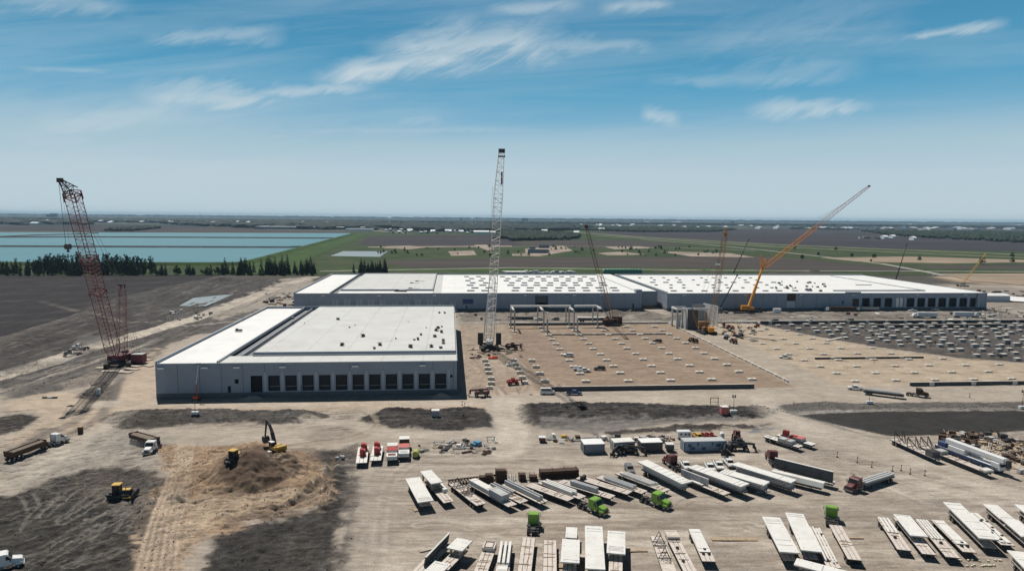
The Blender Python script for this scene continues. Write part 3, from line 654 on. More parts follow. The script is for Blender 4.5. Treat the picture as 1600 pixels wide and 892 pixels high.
sheet('mixed_farmland', [(-900,352),(-300,338.2),(1900,357.6),(2200,366),(1300,366),(900,357),(560,362),(-200,364)], m_mosaic)
sheet('ploughed_field', [(575,369.5),(770,367),(800,373),(815,385),(700,385.5),(560,383)], m_plough_d)
sheet('ploughed_field', [(905,363),(1240,356),(1330,351),(2100,360),(2100,402),(1600,393),(1300,388),(1000,372)], m_plough_d)
sheet('ploughed_field', [(800,378),(905,375),(1010,377),(1075,383),(960,388),(840,386)], m_plough)
sheet('ploughed_field', [(590,408),(800,403),(1180,401),(1240,404),(1450,423),(1330,424),(900,417.5),(640,419)], m_plough)
sheet('ploughed_field', [(-500,353),(240,353),(420,357),(400,360.5),(-500,362.5)], m_plough_d)
sheet('green_field', [(1040,385),(1160,385),(1400,397),(2000,404),(2000,429),(1450,424),(1240,402),(1090,393)], m_grass)
sheet('green_field', [(800,399),(1040,399),(1180,400),(760,404),(640,401),(700,394),(880,392)], m_grass)
sheet('green_field', [(540,420),(1000,418.5),(1180,421),(1180,423.5),(700,424),(500,424.5)], m_grass_b)
sheet('bare_field', [(1280,403),(1420,401),(1620,407),(1620,410),(1480,412),(1340,409)], m_tan_b)
sheet('bare_field', [(1400,416),(1700,413),(1700,422),(1470,420)], m_plough)
sheet('bare_field', [(1470,428),(1800,428),(1800,446),(1600,446),(1520,440)], m_tan_b)
for pp in ([(605,385),(640,384),(665,387),(640,390),(600,388)], [(700,393),(740,391.5),(745,399),(705,400)], [(740,383),(760,382.5),(772,390),(762,392)],
           [(945,386),(1000,385),(1022,388),(960,390)], [(932,396),(970,393.5),(1010,398),(950,399.5)], [(1030,393),(1140,396),(1180,402.5),(1080,401),(1060,398)],
           [(820,389),(880,384),(895,392),(850,399.5),(822,398)], [(575,386),(800,384),(800,386),(575,387.3)], [(800,397),(830,396),(850,401),(800,400)]):
    sheet('bare_ground', pp, m_tan)
def road(name, pts, wd, m):
    # a strip of constant real width along photo points
    w_ = [P(*p) for p in pts]; _layer[0] += 1; z = .30+.012*_layer[0]; vs_ = []
    for i, p in enumerate(w_):
        t = (w_[min(i+1,len(w_)-1)]-w_[max(i-1,0)]).normalized(); n = Vector((-t.y,t.x,0))
        vs_ += [(p.x+n.x*wd/2,p.y+n.y*wd/2,z),(p.x-n.x*wd/2,p.y-n.y*wd/2,z)]
    me = bpy.data.meshes.new(name); me.from_pydata(vs_, [], [(2*i+1,2*i+3,2*i+2,2*i) for i in range(len(w_)-1)])
    me.materials.append(m); o = bpy.data.objects.new(name, me); COL.objects.link(o); o['kind'] = 'structure'
road('verge', [(900,363),(1000,370.5),(1200,382),(1400,390.5),(1620,399),(2000,412)], 50, m_olive)
road('verge', [(930,368),(1020,373.5),(1200,385.5),(1400,394.5),(1620,404),(2000,418)], 40, m_olive)
road('gravel_road', [(1000,374),(1100,382),(1200,392),(1300,403),(1380,413),(1440,424),(1480,432)], 10, m_track)
road('gravel_road', [(500,424.6),(800,418.8),(1100,423),(1400,424.2),(1800,426)], 9, m_track)
road('gravel_road', [(745,388),(760,386),(900,384.5),(1050,387),(1180,392)], 9, m_track)
road('gravel_road', [(-200,352),(100,349),(300,351),(520,356),(640,365)], 22, m_track)
road('gravel_road', [(60,347.3),(400,349.3),(800,353.5),(930,360)], 25, m_olive)
road('gravel_road', [(1150,357),(1330,358.4),(1700,362.5)], 60, m_olive)
# ponds
def watermat(name, col, rough=.3, bump=.25):
    m = bpy.data.materials.new(name); m.use_nodes = True; nt = m.node_tree; b = nt.nodes['Principled BSDF']
    g = nt.nodes.new('ShaderNodeNewGeometry').outputs['Position']; mp = nt.nodes.new('ShaderNodeMapping'); nt.links.new(g, mp.inputs[0]); mp.inputs['Scale'].default_value = (.25,1,1)
    a = mrange(nt, noise(nt, mp.outputs[0], .012, 6, .6, .8), .35, .65); o = mixc(nt, a, col, tuple(c*1.22 for c in col)); nt.links.new(o, b.inputs['Base Color'])
    b.inputs['Roughness'].default_value = rough; b.inputs['Specular IOR Level'].default_value = .35
    bp = nt.nodes.new('ShaderNodeBump'); bp.inputs['Strength'].default_value = bump; bp.inputs['Distance'].default_value = .4
    nt.links.new(noise(nt, g, .5, 4, .6), bp.inputs['Height']); nt.links.new(bp.outputs[0], b.inputs['Normal']); return m
m_water = watermat('pale blue pond water', (.045,.165,.18)); m_water2 = watermat('silty grey pond water', (.24,.26,.25), .3)
sheet('pond_water', [(-500,412.5),(383,412.5),(450,393),(545,366.8),(548,364.2),(-500,362.6)], m_water)
sheet('pond_water', [(516,400.5),(536,393),(606,393.3),(594,402)], m_water2)
sheet('pond_water', [(280,478.5),(302,466),(366,459.5),(322,479)], m_water2, z=.32)
sheet('mud_flat', [(150,363),(330,357),(545,362.5),(548,364.6),(300,364.0)], m_plough)
def bank(name, pts, wd, h, m, top=.3):
    w_ = [P(*p) for p in pts]; vs_ = []; fs_ = []
    for i, p in enumerate(w_):
        t = (w_[min(i+1,len(w_)-1)]-w_[max(i-1,0)]).normalized(); n = Vector((-t.y,t.x,0))
        for o_, z_ in ((-wd/2,-.5),(-wd/2*top,h),(wd/2*top,h),(wd/2,-.5)): vs_.append((p.x+n.x*o_,p.y+n.y*o_,z_))
    for i in range(len(w_)-1):
        for k in range(3): a=4*i+k; fs_.append((a,a+1,a+5,a+4))
    me = bpy.data.meshes.new(name); me.from_pydata(vs_, [], fs_); me.materials.append(m)
    if me.polygons[1].normal.z<0: me.flip_normals()
    o = bpy.data.objects.new(name, me); COL.objects.link(o); o['kind']='structure'
m_dike = landmat('dark stony dike', (.04,.04,.04), (.07,.065,.062), .05)
bank('dike', [(-500,388),(0,386),(450,387.5),(470,386.5)], 26, 3.2, m_dike)
bank('dike', [(-500,374),(0,371.5),(120,371),(300,371.8),(520,373)], 34, 3.4, m_dike)
bank('dike', [(-500,370.8),(0,370.6),(60,368),(120,366.6),(150,365)], 30, 3, m_dike)
bank('embankment', [(-500,414.5),(0,414.5),(300,415),(370,414.5),(392,411),(460,392),(552,366)], 24, 4.2, m_grass_b)
sheet('green_slope', [(330,429),(380,415),(398,411),(470,391),(556,365.5),(575,366),(500,398),(470,412),(480,426),(420,429)], m_grass_b)
# ================================================================ HAZE
hb = MB(); hm = bpy.data.materials.new('thin air haze'); hm.use_nodes = True; nt = hm.node_tree
for n in list(nt.nodes): nt.nodes.remove(n)
ho = nt.nodes.new('ShaderNodeOutputMaterial'); hv = nt.nodes.new('ShaderNodeVolumePrincipled'); hv.inputs['Color'].default_value = (.50,.76,.98,1)
hv.inputs['Density'].default_value = HAZE; hv.inputs['Anisotropy'].default_value = 0; nt.links.new(hv.outputs[0], ho.inputs[1])
hb.box((0,9900,52), (45000,27000,112), hm)
if HAZE: tag(single(hb, 'haze', None, None, (0,0,0)), None, None, None, 'stuff')
# ================================================================ WAREHOUSES
m_wallA = mat('precast wall panels', (.28,.315,.375), .85, var=.06, scale=.25, dirt=(.22,.225,.24), dirt_amt=.4)
m_wallB = mat('pale wall piers', (.37,.405,.46), .85, var=.05, scale=.3)
m_wallD = mat('dark wall base', (.12,.125,.135), .9, var=.15, scale=.5)
m_roof = mat('white roof membrane', (.57,.575,.56), .75, var=.05, scale=.11, dirt=(.40,.385,.35), dirt_amt=.45)
m_roofw = mat('fresh white roof membrane', (.77,.77,.755), .7, var=.04, scale=.1, dirt=(.50,.48,.44), dirt_amt=.35)
m_roofg = mat('grey roof gutter membrane', (.20,.21,.23), .8, var=.1, scale=.4)
m_cap = mat('light grey parapet cap', (.42,.44,.45), .6, var=.05)
m_door = mat('black dock opening', (.012,.012,.014), .8, var=0)
m_doord = mat('dark dock door', (.018,.021,.026), .6, var=.1)
m_seam = mat('dark joint', (.12,.125,.135), .9, var=0)
def roofmat(base, name, pitch, off, amt=.45, axis=0):
    # membrane with welded seams across the roof, in the building's own coordinates
    m = base.copy(); m.name = name; nt = m.node_tree; b = nt.nodes['Principled BSDF']; src = b.inputs['Base Color'].links[0].from_socket
    tc = nt.nodes.new('ShaderNodeTexCoord'); sp = nt.nodes.new('ShaderNodeSeparateXYZ'); nt.links.new(tc.outputs['Object'], sp.inputs[0])
    fr = mth(nt,'FRACT', mth(nt,'DIVIDE', mth(nt,'ADD', sp.outputs[axis], off), pitch))
    ln = mth(nt,'LESS_THAN', mth(nt,'ABSOLUTE', mth(nt,'SUBTRACT', fr, .5)), .28/pitch)
    nz_ = mrange(nt, noise(nt, tc.outputs['Object'], .35, 4, .7), .40, .62)
    o = mixc(nt, mth(nt,'MULTIPLY', mth(nt,'MULTIPLY', ln, nz_), amt), src, (.28,.28,.28)); nt.links.new(o, b.inputs['Base Color']); return m
m_roofA = roofmat(m_roof, 'white roof with seams', 15.2, 3, .6)
m_roofB = roofmat(m_roofw, 'bright roof with seams', 15.2, 3, .25)
m_roofC = roofmat(m_roof, 'white roof strip with cross seams', 7.6, 0, .4)
def openwall(mb, u0, u1, z0, z1, v, ops, m, t=.35, nrm=-1):
    # wall along u at depth v (front face) with rectangular openings (ua, ub, za, zb), all real holes
    ops = sorted(ops); x = u0
    for a, b2, c, d in ops:
        mb.box(((x+a)/2, v+t/2, (z0+z1)/2), (a-x, t, z1-z0), m)
        if c > z0: mb.box(((a+b2)/2, v+t/2, (z0+c)/2), (b2-a, t, c-z0), m)
        if d < z1: mb.box(((a+b2)/2, v+t/2, (d+z1)/2), (b2-a, t, z1-d), m)
        x = b2
    mb.box(((x+u1)/2, v+t/2, (z0+z1)/2), (u1-x, t, z1-z0), m)
def warehouse(label, u0, u1, v0, v1, h):
    t = thing('warehouse', label, 'warehouse', W(u0,v0), YAW); L_, D_ = u1-u0, v1-v0
    return t, L_, D_
def shell(t, L_, D_, h, ops, joint=7.6, wall=m_wallA):
    mb = MB(); openwall(mb, 0, L_, 1.9, h, 0, ops, wall)
    mb.box((.175, D_/2+.2, (1.9+h)/2), (.35, D_-.4, h-1.9), wall); mb.box((L_-.175, D_/2+.2, (1.9+h)/2), (.35, D_-.4, h-1.9), wall)
    mb.box((L_/2, D_-.175+.36, (1.9+h)/2), (L_, .35, h-1.9), wall)
    j = mb; x = joint
    while x < L_-1:
        if not any(a-.2 < x < b2+.2 for a, b2, c, d in ops): j.box((x, -.012, (1.95+h)/2), (.14, .03, h-1.95), m_seam)
        x += joint
    part(mb, 'wall', t)
    mb = MB(); mb.box((L_/2, D_/2+.18, .95), (L_+.06, D_+.42, 1.9), m_wallD); part(mb, 'foundation', t)
    c = MB(); e_ = .5
    for a, b2 in (((L_/2,.1,0),(L_+.3,.5,.25)), ((L_/2,D_+.1,0),(L_+.3,.5,.25)), ((.1,D_/2+.1,0),(.5,D_-.5,.25)), ((L_-.1,D_/2+.1,0),(.5,D_-.5,.25))):
        c.box((a[0],a[1],h+.125), b2, m_cap)
    part(c, 'parapet_cap', t)
    c = MB(); c.box((.22, D_/2+.1, h+.62), (.42, D_-.4, .78), m_wallA); c.box((.22, D_/2+.1, h+1.05), (.55, D_, .1), m_cap); c.box((L_/2, D_+.1, h+.62), (L_-.8, .42, .78), m_wallA); c.box((L_/2, D_+.1, h+1.05), (L_-.6, .55, .1), m_cap); part(c, 'parapet', t)
def wall_lamp(t, x, z):
    mb = MB(); mb.box((x, -.42, z), (2.3,.75,.5), m_lamp); mb.box((x,-.06,z),(.5,.1,.6),m_lamp); part(mb, 'wall_lamp', t)
def vent_set(t, x, z, s=1.2):
    mb = MB(); mb.box((x,.28,z), (s,.1,s), m_door); part(mb, 'wall_vent', t)
# ---- front warehouse
t, L_, D_ = warehouse('nearest white-roofed warehouse with a row of dark dock doors in its grey front wall', -105.2, 2.5, 250.8, 400.5, 12.6)
fw = t; h = 12.6
d0 = [33.0]+[39.2+6.04*k for k in range(11)]
ops = [(a, a+4.15, 2.3 if i else 1.91, 8.0) for i, a in enumerate(d0)]
mando = [(47.6,48.7,1.91,4.0), (73.0-.9,73.0+.2,1.91,4.0)]
mando = [(24.9,26.0,1.91,4.3), (50.15,51.0,1.91,4.3), (86.0,87.0,1.91,4.3)]
shell(t, L_, D_, h, ops+mando+[(27.4,28.8,5.2,6.8)])
for a, b2, c, d in ops:
    mb = MB(); mb.box(((a+b2)/2, .9, (c+d)/2), (b2-a+.3,.1,d-c+.3), m_doord if a>34 else m_door)
    if a > 34: mb.box(((a+b2)/2, .82, c+1.5), (b2-a-.5,.05,.12), m_wallB)
    mb.box((a-.1,.6,(c+d)/2),(.1,.5,d-c),m_doord); mb.box((b2+.1,.6,(c+d)/2),(.1,.5,d-c),m_doord); mb.box(((a+b2)/2,.6,d+.1),(b2-a,.5,.1),m_doord)
    part(mb, 'dock_door', t)
for a, b2, c, d in mando:
    mb = MB(); mb.box(((a+b2)/2, .25, (c+d)/2), (b2-a,.06,d-c), m_door); part(mb, 'door', t)
vent_set(t, 28.1, 6.0, 1.6)
mb = MB(); mb.box((105.6,-.04,7.0),(1.0,.1,1.0),m_door); part(mb,'wall_vent',t)
for k in range(12):
    x = 38.05+6.04*k; mb = MB()
    mb.box((x+.2, -.07, (2+9.3)/2), (.95,.14,7.3), m_wallB); part(mb, 'pier_strip', t)
for x in (2.0, 17.2, 28.4, 44.6, 70.6, 95.0): wall_lamp(t, x, 11.2)
# roofs: west strip, trough, raised middle roof, front strip
mb = MB(); mb.box((10.6, D_/2, h-.15), (20.8, D_-.8, .3), m_roofw); mb.box((64.5, 6.8, h-.15), (86.0, 13.0, .3), m_roofC); part(mb, 'roof', t)
mb = MB(); mb.box((26.0, 81.9, h-1.2), (8.6, 136.2, .3), m_roofg); part(mb, 'roof_gutter', t)
mb = MB()
mb.box((21.4, D_/2, h+.25), (.5, D_-.9, 1.2), m_cap); mb.box((26.0,81.9,h-.45),(.35,136,1.3),m_cap); mb.box((30.3,81.9,h+.25),(.5,136,1.4),m_cap)
part(mb, 'parapet', t)
mb = MB(); mb.box((69.0, 80.0, h+.55), (76.6, 132.2, 1.5), m_roofA); part(mb, 'roof', t)
mb = MB(); mb.box((69.0, 13.6, h+.5), (77.2,.5,1.8), m_wallA); mb.box((69.0,13.0,h+.15),(77.2,.5,.9),m_cap)
part(mb, 'step_wall', t)
mb = MB(); mb.box((69.0,147.0,h+.8),(77.0,.5,2.2),m_cap); mb.box((69,148.2,h+.1),(77,1.9,.2),m_roofw); mb.box((66,146.7,h+1.1),(.8,.5,2.8),m_cap); part(mb, 'back_parapet', t)
# ---- long west warehouse behind
t, L_, D_ = warehouse('long grey warehouse behind the nearest one, with pale dock doors at its left end', -107, 137, 477, 632, 12.6); bw = t
ops = [(25.5+8.1*k, 30.4+8.1*k, 2.4, 8.6 if k not in (5,6,9,10) else 6.6) for k in range(11)]
shell(t, L_, D_, h, ops+[(118.0,118.9,1.91,4.1),(167.0,176.2,1.91,11.0),(237.5,238.6,1.91,5)], 10.1)
for a, b2, c, d in ops:
    mb = MB()
    for s_ in (-1,1): mb.box(((a+b2)/2+s_*(b2-a)*.25, .25, (c+d)/2), ((b2-a)*.46,.06,d-c-.1), m_wallB)
    mb.box(((a+b2)/2,.3,(c+d)/2),(b2-a,.04,d-c),m_doord); part(mb, 'dock_door', t)
mb = MB(); mb.box((171.6,1.5,3.9),(9.2,.1,4.0),m_door); mb.box((171.6,1.4,8.4),(9.2,.1,5.0),m_wallD); part(mb,'loading_opening',t)
mb = MB(); mb.box((119.5,.2,6.9),(7.5,.7,3.4),m_blue); part(mb,'dock_canopy',t)
for k in range(4): wall_lamp(t, 20+k*38, 11.3)
for x in (160,195,215): wall_lamp(t, x, 11.3)
mb = MB(); mb.box((12.3,D_/2,h-.15),(23.8,D_-.8,.3),m_roofw); mb.box((62,8.2,h-.15),(66,15.8,.3),m_roofw); part(mb,'roof',t)
mb = MB(); mb.box((27,D_/2,h-.9),(6,D_-1.4,.3),m_roofg); part(mb,'roof_gutter',t)
mb = MB(); mb.box((24.3,D_/2,h+.3),(.5,D_-1,1.2),m_cap); mb.box((29.8,D_/2+8,h+.3),(.5,D_-17,1.5),m_cap); mb.box((94.5,D_/2+8,h+.5),(.6,D_-17,1.6),m_cap); mb.box((62,D_-.8,h+.7),(65,.5,2.0),m_cap); part(mb,'parapet',t)
mb = MB(); mb.box((62,D_/2+8,h+.4),(64,D_-17.6,1.2),m_roofA); part(mb,'roof',t)
mb = MB(); mb.box((62,16.6,h+.4),(65,.4,1.7),m_wallA); part(mb,'step_wall',t)
mb = MB(); mb.box((98,D_/2,h-.1),(5.5,D_-1,.3),m_roof); mb.box((172,D_/2,h-.15),(142.6,D_-.8,.3),m_roofB); part(mb,'roof',t)
mb = MB()                                               # recessed link to the east block
mb.box((251,14.0,h/2+1),(17.6,.4,h-2),m_wallA); mb.box((251,90,h-.3),(17.4,150,.3),m_roofB); mb.box((243.9,11,7),(.06,12,9),m_wallB)
part(mb,'link_wall',t)
mb = MB(); mb.box((242.5,4,h+1.0),(4.5,5,2.6),m_wallA); part(mb,'stair_tower',t)
# openings and curbs in the white roof
def curb(tt, u, v, w_=4.4, d_=2.0, z=12.6):
    mb = MB(); mb.box((u,v,z+.35),(w_,.25,.7),m_wallA); mb.box((u,v+d_,z+.35),(w_,.25,.7),m_cap); mb.box((u-w_/2,v+d_/2,z+.35),(.25,d_,.7),m_cap); mb.box((u+w_/2,v+d_/2,z+.35),(.25,d_,.7),m_cap)
    mb.box((u,v+d_/2,z+.06),(w_-.4,d_-.4,.1),m_door); part(mb,'roof_hatch',tt)
kk = 0
for r_ in range(7):
    for q in range(11):
        u = 122+q*10.6+(r_%2)*3.1; v = 14+r_*19.5
        if u > 236 or (kk*7)%11 == 3: kk += 1; continue
        kk += 1; curb(t, u+random.uniform(-.6,.6), v, 5.2 if r_<3 else 4.2, 2.2)
# ---- long east warehouse
t, L_, D_ = warehouse('long grey warehouse right of the gap, with black dock doors near its right end', 155, 401, 474.5, 632, 12.6); ew = t
xs_ = [147.5,156.2,165.0] + [182.4+8.35*k for k in range(7)]
ops = [(x,x+5.9,2.3,9.0) for x in xs_]
shell(t, L_, D_, h, ops+[(173.9,179.6,2.3,9.0),(89.6,96.2,1.91,12.3),(132.0,133.2,5,6.8),(140,145,3,8.5),(248-10.9,238.2,1.91,4.2)], 10.2)
for a, b2, c, d in ops:
    mb = MB(); mb.box(((a+b2)/2,.9,(c+d)/2),(b2-a+.3,.1,d-c+.3),m_door); mb.box((a-.1,.6,(c+d)/2),(.1,.5,d-c),m_doord); mb.box((b2+.1,.6,(c+d)/2),(.1,.5,d-c),m_doord); part(mb,'dock_door',t)
mb = MB(); mb.box((175.3,.3,5.65),(2.4,.1,6.7),m_slab); mb.box((178.2,.3,5.65),(2.4,.1,6.7),m_slab); part(mb,'dock_door',t)
mb = MB(); mb.box((92.9,.4,4.4),(6.6,.1,5),m_slab2); mb.box((92.9,.5,9.4),(6.6,.1,5),m_rust); part(mb,'loading_opening',t)
mb = MB(); mb.box((142.5,.4,5.8),(5,.1,5.5),m_rust); part(mb,'loading_opening',t)
for k in range(8):
    x = 180.9+8.35*k; mb = MB(); mb.box((x,-.07,5.6),(1.2,.14,7.2),m_wallB); part(mb,'pier_strip',t)
for x in (12,58,100,140,190,228): wall_lamp(t, x, 11.4)
mb = MB(); mb.box((L_/2,D_/2,h-.15),(L_-.8,D_-.8,.3),m_roofB); part(mb,'roof',t)
mb = MB(); mb.box((170,14.5,h+.35),(74,.4,1.1),m_wallA); mb.box((207,80,h+.3),(.4,131,.9),m_cap); mb.box((186,60,h+.3),(14,.4,.6),m_cap); mb.box((140,-.1,h+.5),(12,.5,1.2),m_wallA); part(mb,'step_wall',t)
kk = 0
for r_ in range(6):
    for q in range(10):
        kk += 1
        if (kk*5)%7 in (2,) : continue
        curb(t, 10+q*11.6+(r_%2)*4+random.uniform(-.8,.8), 14+r_*22, 2.2+2.0*((q*3+r_)%3==0), 1.8)
# ================================================================ TREES
def leafmat(name, a, b_, sc=.5):
    m = bpy.data.materials.new(name); m.use_nodes = True; nt = m.node_tree; b = nt.nodes['Principled BSDF']
    b.inputs['Roughness'].default_value = .8; b.inputs['Specular IOR Level'].default_value = .15
    oi = nt.nodes.new('ShaderNodeObjectInfo'); g = nt.nodes.new('ShaderNodeNewGeometry')
    v = mth(nt,'ADD', mth(nt,'MULTIPLY', g.outputs['Random Per Island'], .6), mth(nt,'MULTIPLY', oi.outputs['Random'], .4))
    nt.links.new(mixc(nt, v, a, b_), b.inputs['Base Color']); return m
m_leafd = leafmat('dark poplar leaves', (.034,.052,.024), (.070,.095,.042))
m_leafs = leafmat('dark spruce needles', (.016,.030,.018), (.036,.056,.028))
m_leafg = leafmat('fresh green leaves', (.036,.058,.022), (.066,.092,.034))
m_bark = mat('grey bark', (.11,.10,.09), .9, 0, .2, 2)
def clump(mb, c, r, m, n=14, rs=random):
    # scatter of small leaf faces through a small volume
    for _ in range(n):
        d = Vector((rs.gauss(0,1),rs.gauss(0,1),rs.gauss(0,1))).normalized()*r*rs.random()**.5
        p = Vector(c)+d; s = r*rs.uniform(.28,.55)
        a = Vector((rs.gauss(0,1),rs.gauss(0,1),rs.gauss(0,.6))).normalized(); b2 = a.orthogonal().normalized(); b2.rotate(Matrix.Rotation(rs.random()*6.3,3,a))
        c2 = a.cross(b2)
        mb.add([p+b2*s, p+c2*s*.8, p-b2*s*.9, p-c2*s*.7+a*s*.3], [(0,1,2),(0,2,3)], m)
def make_tree(kind, rs, name='tree'):
    t = thing(name, '', 'tree'); tr = MB(); cr_ = MB()
    if kind == 'poplar':
        hh = rs.uniform(15,19); tr.bar((0,0,-.3),(rs.uniform(-.3,.3),0,hh*.9),.28,m_bark,6,.05)
        nl = 9
        for i in range(nl):
            z = hh*(.12+.86*i/nl); rr = (.9+1.45*math.sin(min(1,.12+i/nl*.92)*math.pi)**.7)*rs.uniform(.6,1.2)
            for k in range(4):
                a = rs.random()*6.3; q = Vector((math.cos(a)*rr*.85, math.sin(a)*rr*.75, z+rs.uniform(-.6,1.2)))
                tr.bar((0,0,z-1.2), q, .07, m_bark, 3, .02); clump(cr_, q, rr*.62, m_leafd, 16, rs)
    elif kind == 'spruce':
        hh = rs.uniform(9,13); tr.bar((0,0,-.3),(0,0,hh*.95),.2,m_bark,5,.03); n = 12
        for i in range(n):
            z = hh*(.06+.92*i/n); rr = (1-i/n)*hh*.145+.22
            for k in range(6):
                a = rs.random()*6.3+k; q = Vector((math.cos(a)*rr*.7, math.sin(a)*rr*.7, z-rr*.15)); clump(cr_, q, rr*.5+.12, m_leafs, 8, rs)
    else:
        hh = rs.uniform(6,9); tr.bar((0,0,-.3),(0,0,hh*.6),.22,m_bark,5,.1)
        for k in range(13):
            a = rs.random()*6.3; e_ = rs.random(); rr = hh*.33; q = Vector((math.cos(a)*rr*(1-e_*.5), math.sin(a)*rr*(1-e_*.5), hh*(.35+.6*e_)))
            tr.bar((0,0,hh*.3), q, .08, m_bark, 3, .02); clump(cr_, q, hh*.19, m_leafg, 16, rs)
    part(tr, 'trunk', t); part(cr_, 'crown', t); return t
rs = random.Random(5)
protos = {k: [make_tree(k, rs, nm) for _ in range(n)] for k, n, nm in (('poplar',4,'poplar_tree'),('spruce',3,'spruce_tree'),('bush',3,'leafy_tree'))}
used = set()
TL = {'poplar':('tall ragged poplar in the tree belt between the black field and the blue ponds','tall poplars by the ponds'),
 'spruce':('short dark pointed spruce in the tree belt at the edge of the black field','spruces along the black field'),
 'bush':('low leafy green tree in the tree belt below the blue ponds','low trees by the ponds'),
 'clump':('dark pointed spruce in the isolated clump behind the long west warehouse','spruces in the isolated clump'),
 'slope':('dark spruce in the belt at the foot of the green embankment','spruces below the embankment')}
def put_tree(kind, p, s, key, rz=None):
    pr = rs.choice(protos[kind]); lab, grp = TL[key]; rz = rs.random()*6.3 if rz is None else rz
    if pr.name not in used:
        used.add(pr.name); pr.location = p; pr.rotation_euler = (0,0,rz); pr.scale = (s,s,s); pr['label'] = lab; pr['group'] = grp; return
    dup(pr, p, rz, lab, grp, s)
def tp(px, py): p = P(px,py); p.z = -.1; return p
PC = ['poplar in the short group at the left edge of the pond tree belt','poplar in the group left of the crane hook in the pond tree belt','poplar in the tallest group, just left of the red boom','poplar in the small group behind the red boom','poplar in the widest group, just right of the red boom','poplar in the right-hand group of the pond tree belt, above the back mast']
for ci, (a, b2, n, s0) in enumerate(((0,32,8,.75),(44,88,15,1.0),(92,126,11,1.15),(128,150,8,.9),(155,204,17,1.0),(206,242,13,.9))):
    TL['poplar'] = (PC[ci], TL['poplar'][1])
    for i in range(n): put_tree('poplar', tp(a+(b2-a)*i/(n-1)+rs.uniform(-2,2), rs.uniform(425,430)), s0*rs.uniform(.8,1.4), 'poplar')
for i in range(44): put_tree('bush', tp(rs.uniform(-10,345), rs.uniform(427,431)), rs.uniform(.6,1.0), 'bush')
for i in range(70): put_tree('spruce', tp(rs.uniform(0,345), rs.uniform(427,431)), rs.uniform(.6,1.1), 'spruce')
for i in range(80): put_tree('spruce', tp(345+147*rs.random(), rs.uniform(426,430.5)), rs.uniform(.8,1.55)*(1.25 if i%3==0 else 1), 'slope')
for i in range(34): put_tree('spruce', tp(552+52*rs.random()**.8, rs.uniform(424,429.5)), rs.uniform(.8,1.6), 'clump')
# scattered young trees on the park ground far behind, each a thing
TL['park'] = ('small dark tree standing alone on the green ground far behind the warehouses','lone trees far behind')
for i in range(75):
    x = rs.uniform(590,1120); put_tree('bush', tp(x, rs.uniform(387,401)), rs.uniform(.5,.9), 'park')
for i in range(12):
    x = rs.uniform(1180,1600); put_tree('bush', tp(x, 384+(x-1180)*.04+rs.uniform(-1,22)), rs.uniform(.8,1.3), 'park')
# far woods that read as one mass
m_wood_far = leafmat('far woodland', (.016,.030,.020), (.036,.052,.030))
m_wood_h = leafmat('horizon woodland', (.014,.026,.024), (.034,.046,.038))
ico = bmesh.new(); bmesh.ops.create_icosphere(ico, subdivisions=1, radius=1); icv = [v.co.copy() for v in ico.verts]; icf = [tuple(v.index for v in f.verts) for f in ico.faces]; ico.free()
def woods(name, areas, m, h0, h1, wf=1.0):
    vs_ = []; fs_ = []
    for pts, n in areas:
        g2 = [tuple(P(*p)[:2]) for p in pts]; xs = [p[0] for p in g2]; ys = [p[1] for p in g2]; k = 0; tries = 0
        while k < n and tries < n*30:
            tries += 40; X = rng.uniform(min(xs),max(xs),40); Y = rng.uniform(min(ys),max(ys),40)
            ok = poly_sd(X,Y,g2) > 0
            for x, y in zip(X[ok],Y[ok]):
                if k >= n: break
                k += 1; s = rs.uniform(h0,h1); w2 = s*rs.uniform(.5,.9)*wf; o_ = len(vs_)
                vs_ += [(x+v.x*w2*rs.uniform(.75,1.25), y+v.y*w2*rs.uniform(.75,1.25), s*.5+v.z*s*.55*rs.uniform(.8,1.2)) for v in icv]; fs_ += [tuple(i+o_ for i in f) for f in icf]
    me = bpy.data.meshes.new(name); me.from_pydata(vs_, [], fs_); me.materials.append(m)
    o = bpy.data.objects.new(name, me); COL.objects.link(o); o['kind'] = 'stuff'; o['label'] = 'dark woodland on the plain far behind the warehouses'; return o
woods('woodland', [([(778,366),(800,362),(860,365),(905,369),(902,373.5),(780,373.5)], 2600), ([(930,356),(1080,354),(1150,359),(1120,362.6),(1000,363),(905,360)], 4200),
    ([(1235,355.5),(1325,357.5),(1320,359.6),(1235,358)],500), ([(1345,361.5),(1440,361.5),(1600,364),(1900,367),(1900,388),(1600,380),(1480,374),(1400,369)], 5200),
    ([(160,361),(230,355),(250,357),(205,362)],350), ([(785,404-34),(770,373),(905,374.8),(800,376.8)],300)], m_wood_far, 8, 13)
woods('horizon_woods', [([(-100,339.6),(1700,355.4),(1700,359),(1330,353.6),(930,350.5),(600,348.5),(-100,342)], 6500), ([(400,350),(780,352),(930,356),(900,360),(640,357),(420,353)], 900),
    ([(100,344),(600,349),(600,352),(100,347)], 500), ([(600,356),(900,360),(800,364),(640,361)], 240), ([(0,345),(140,346),(140,352),(0,352)],90), ([(250,350),(560,353),(600,362),(300,353.5)],240)], m_wood_h, 12, 24, 2.8)
woods('horizon_woods', [([(-900,327.7),(2500,357.5),(2500,358.3),(-900,328.5)], 2600)], m_wood_h, 26, 52, 4.0)
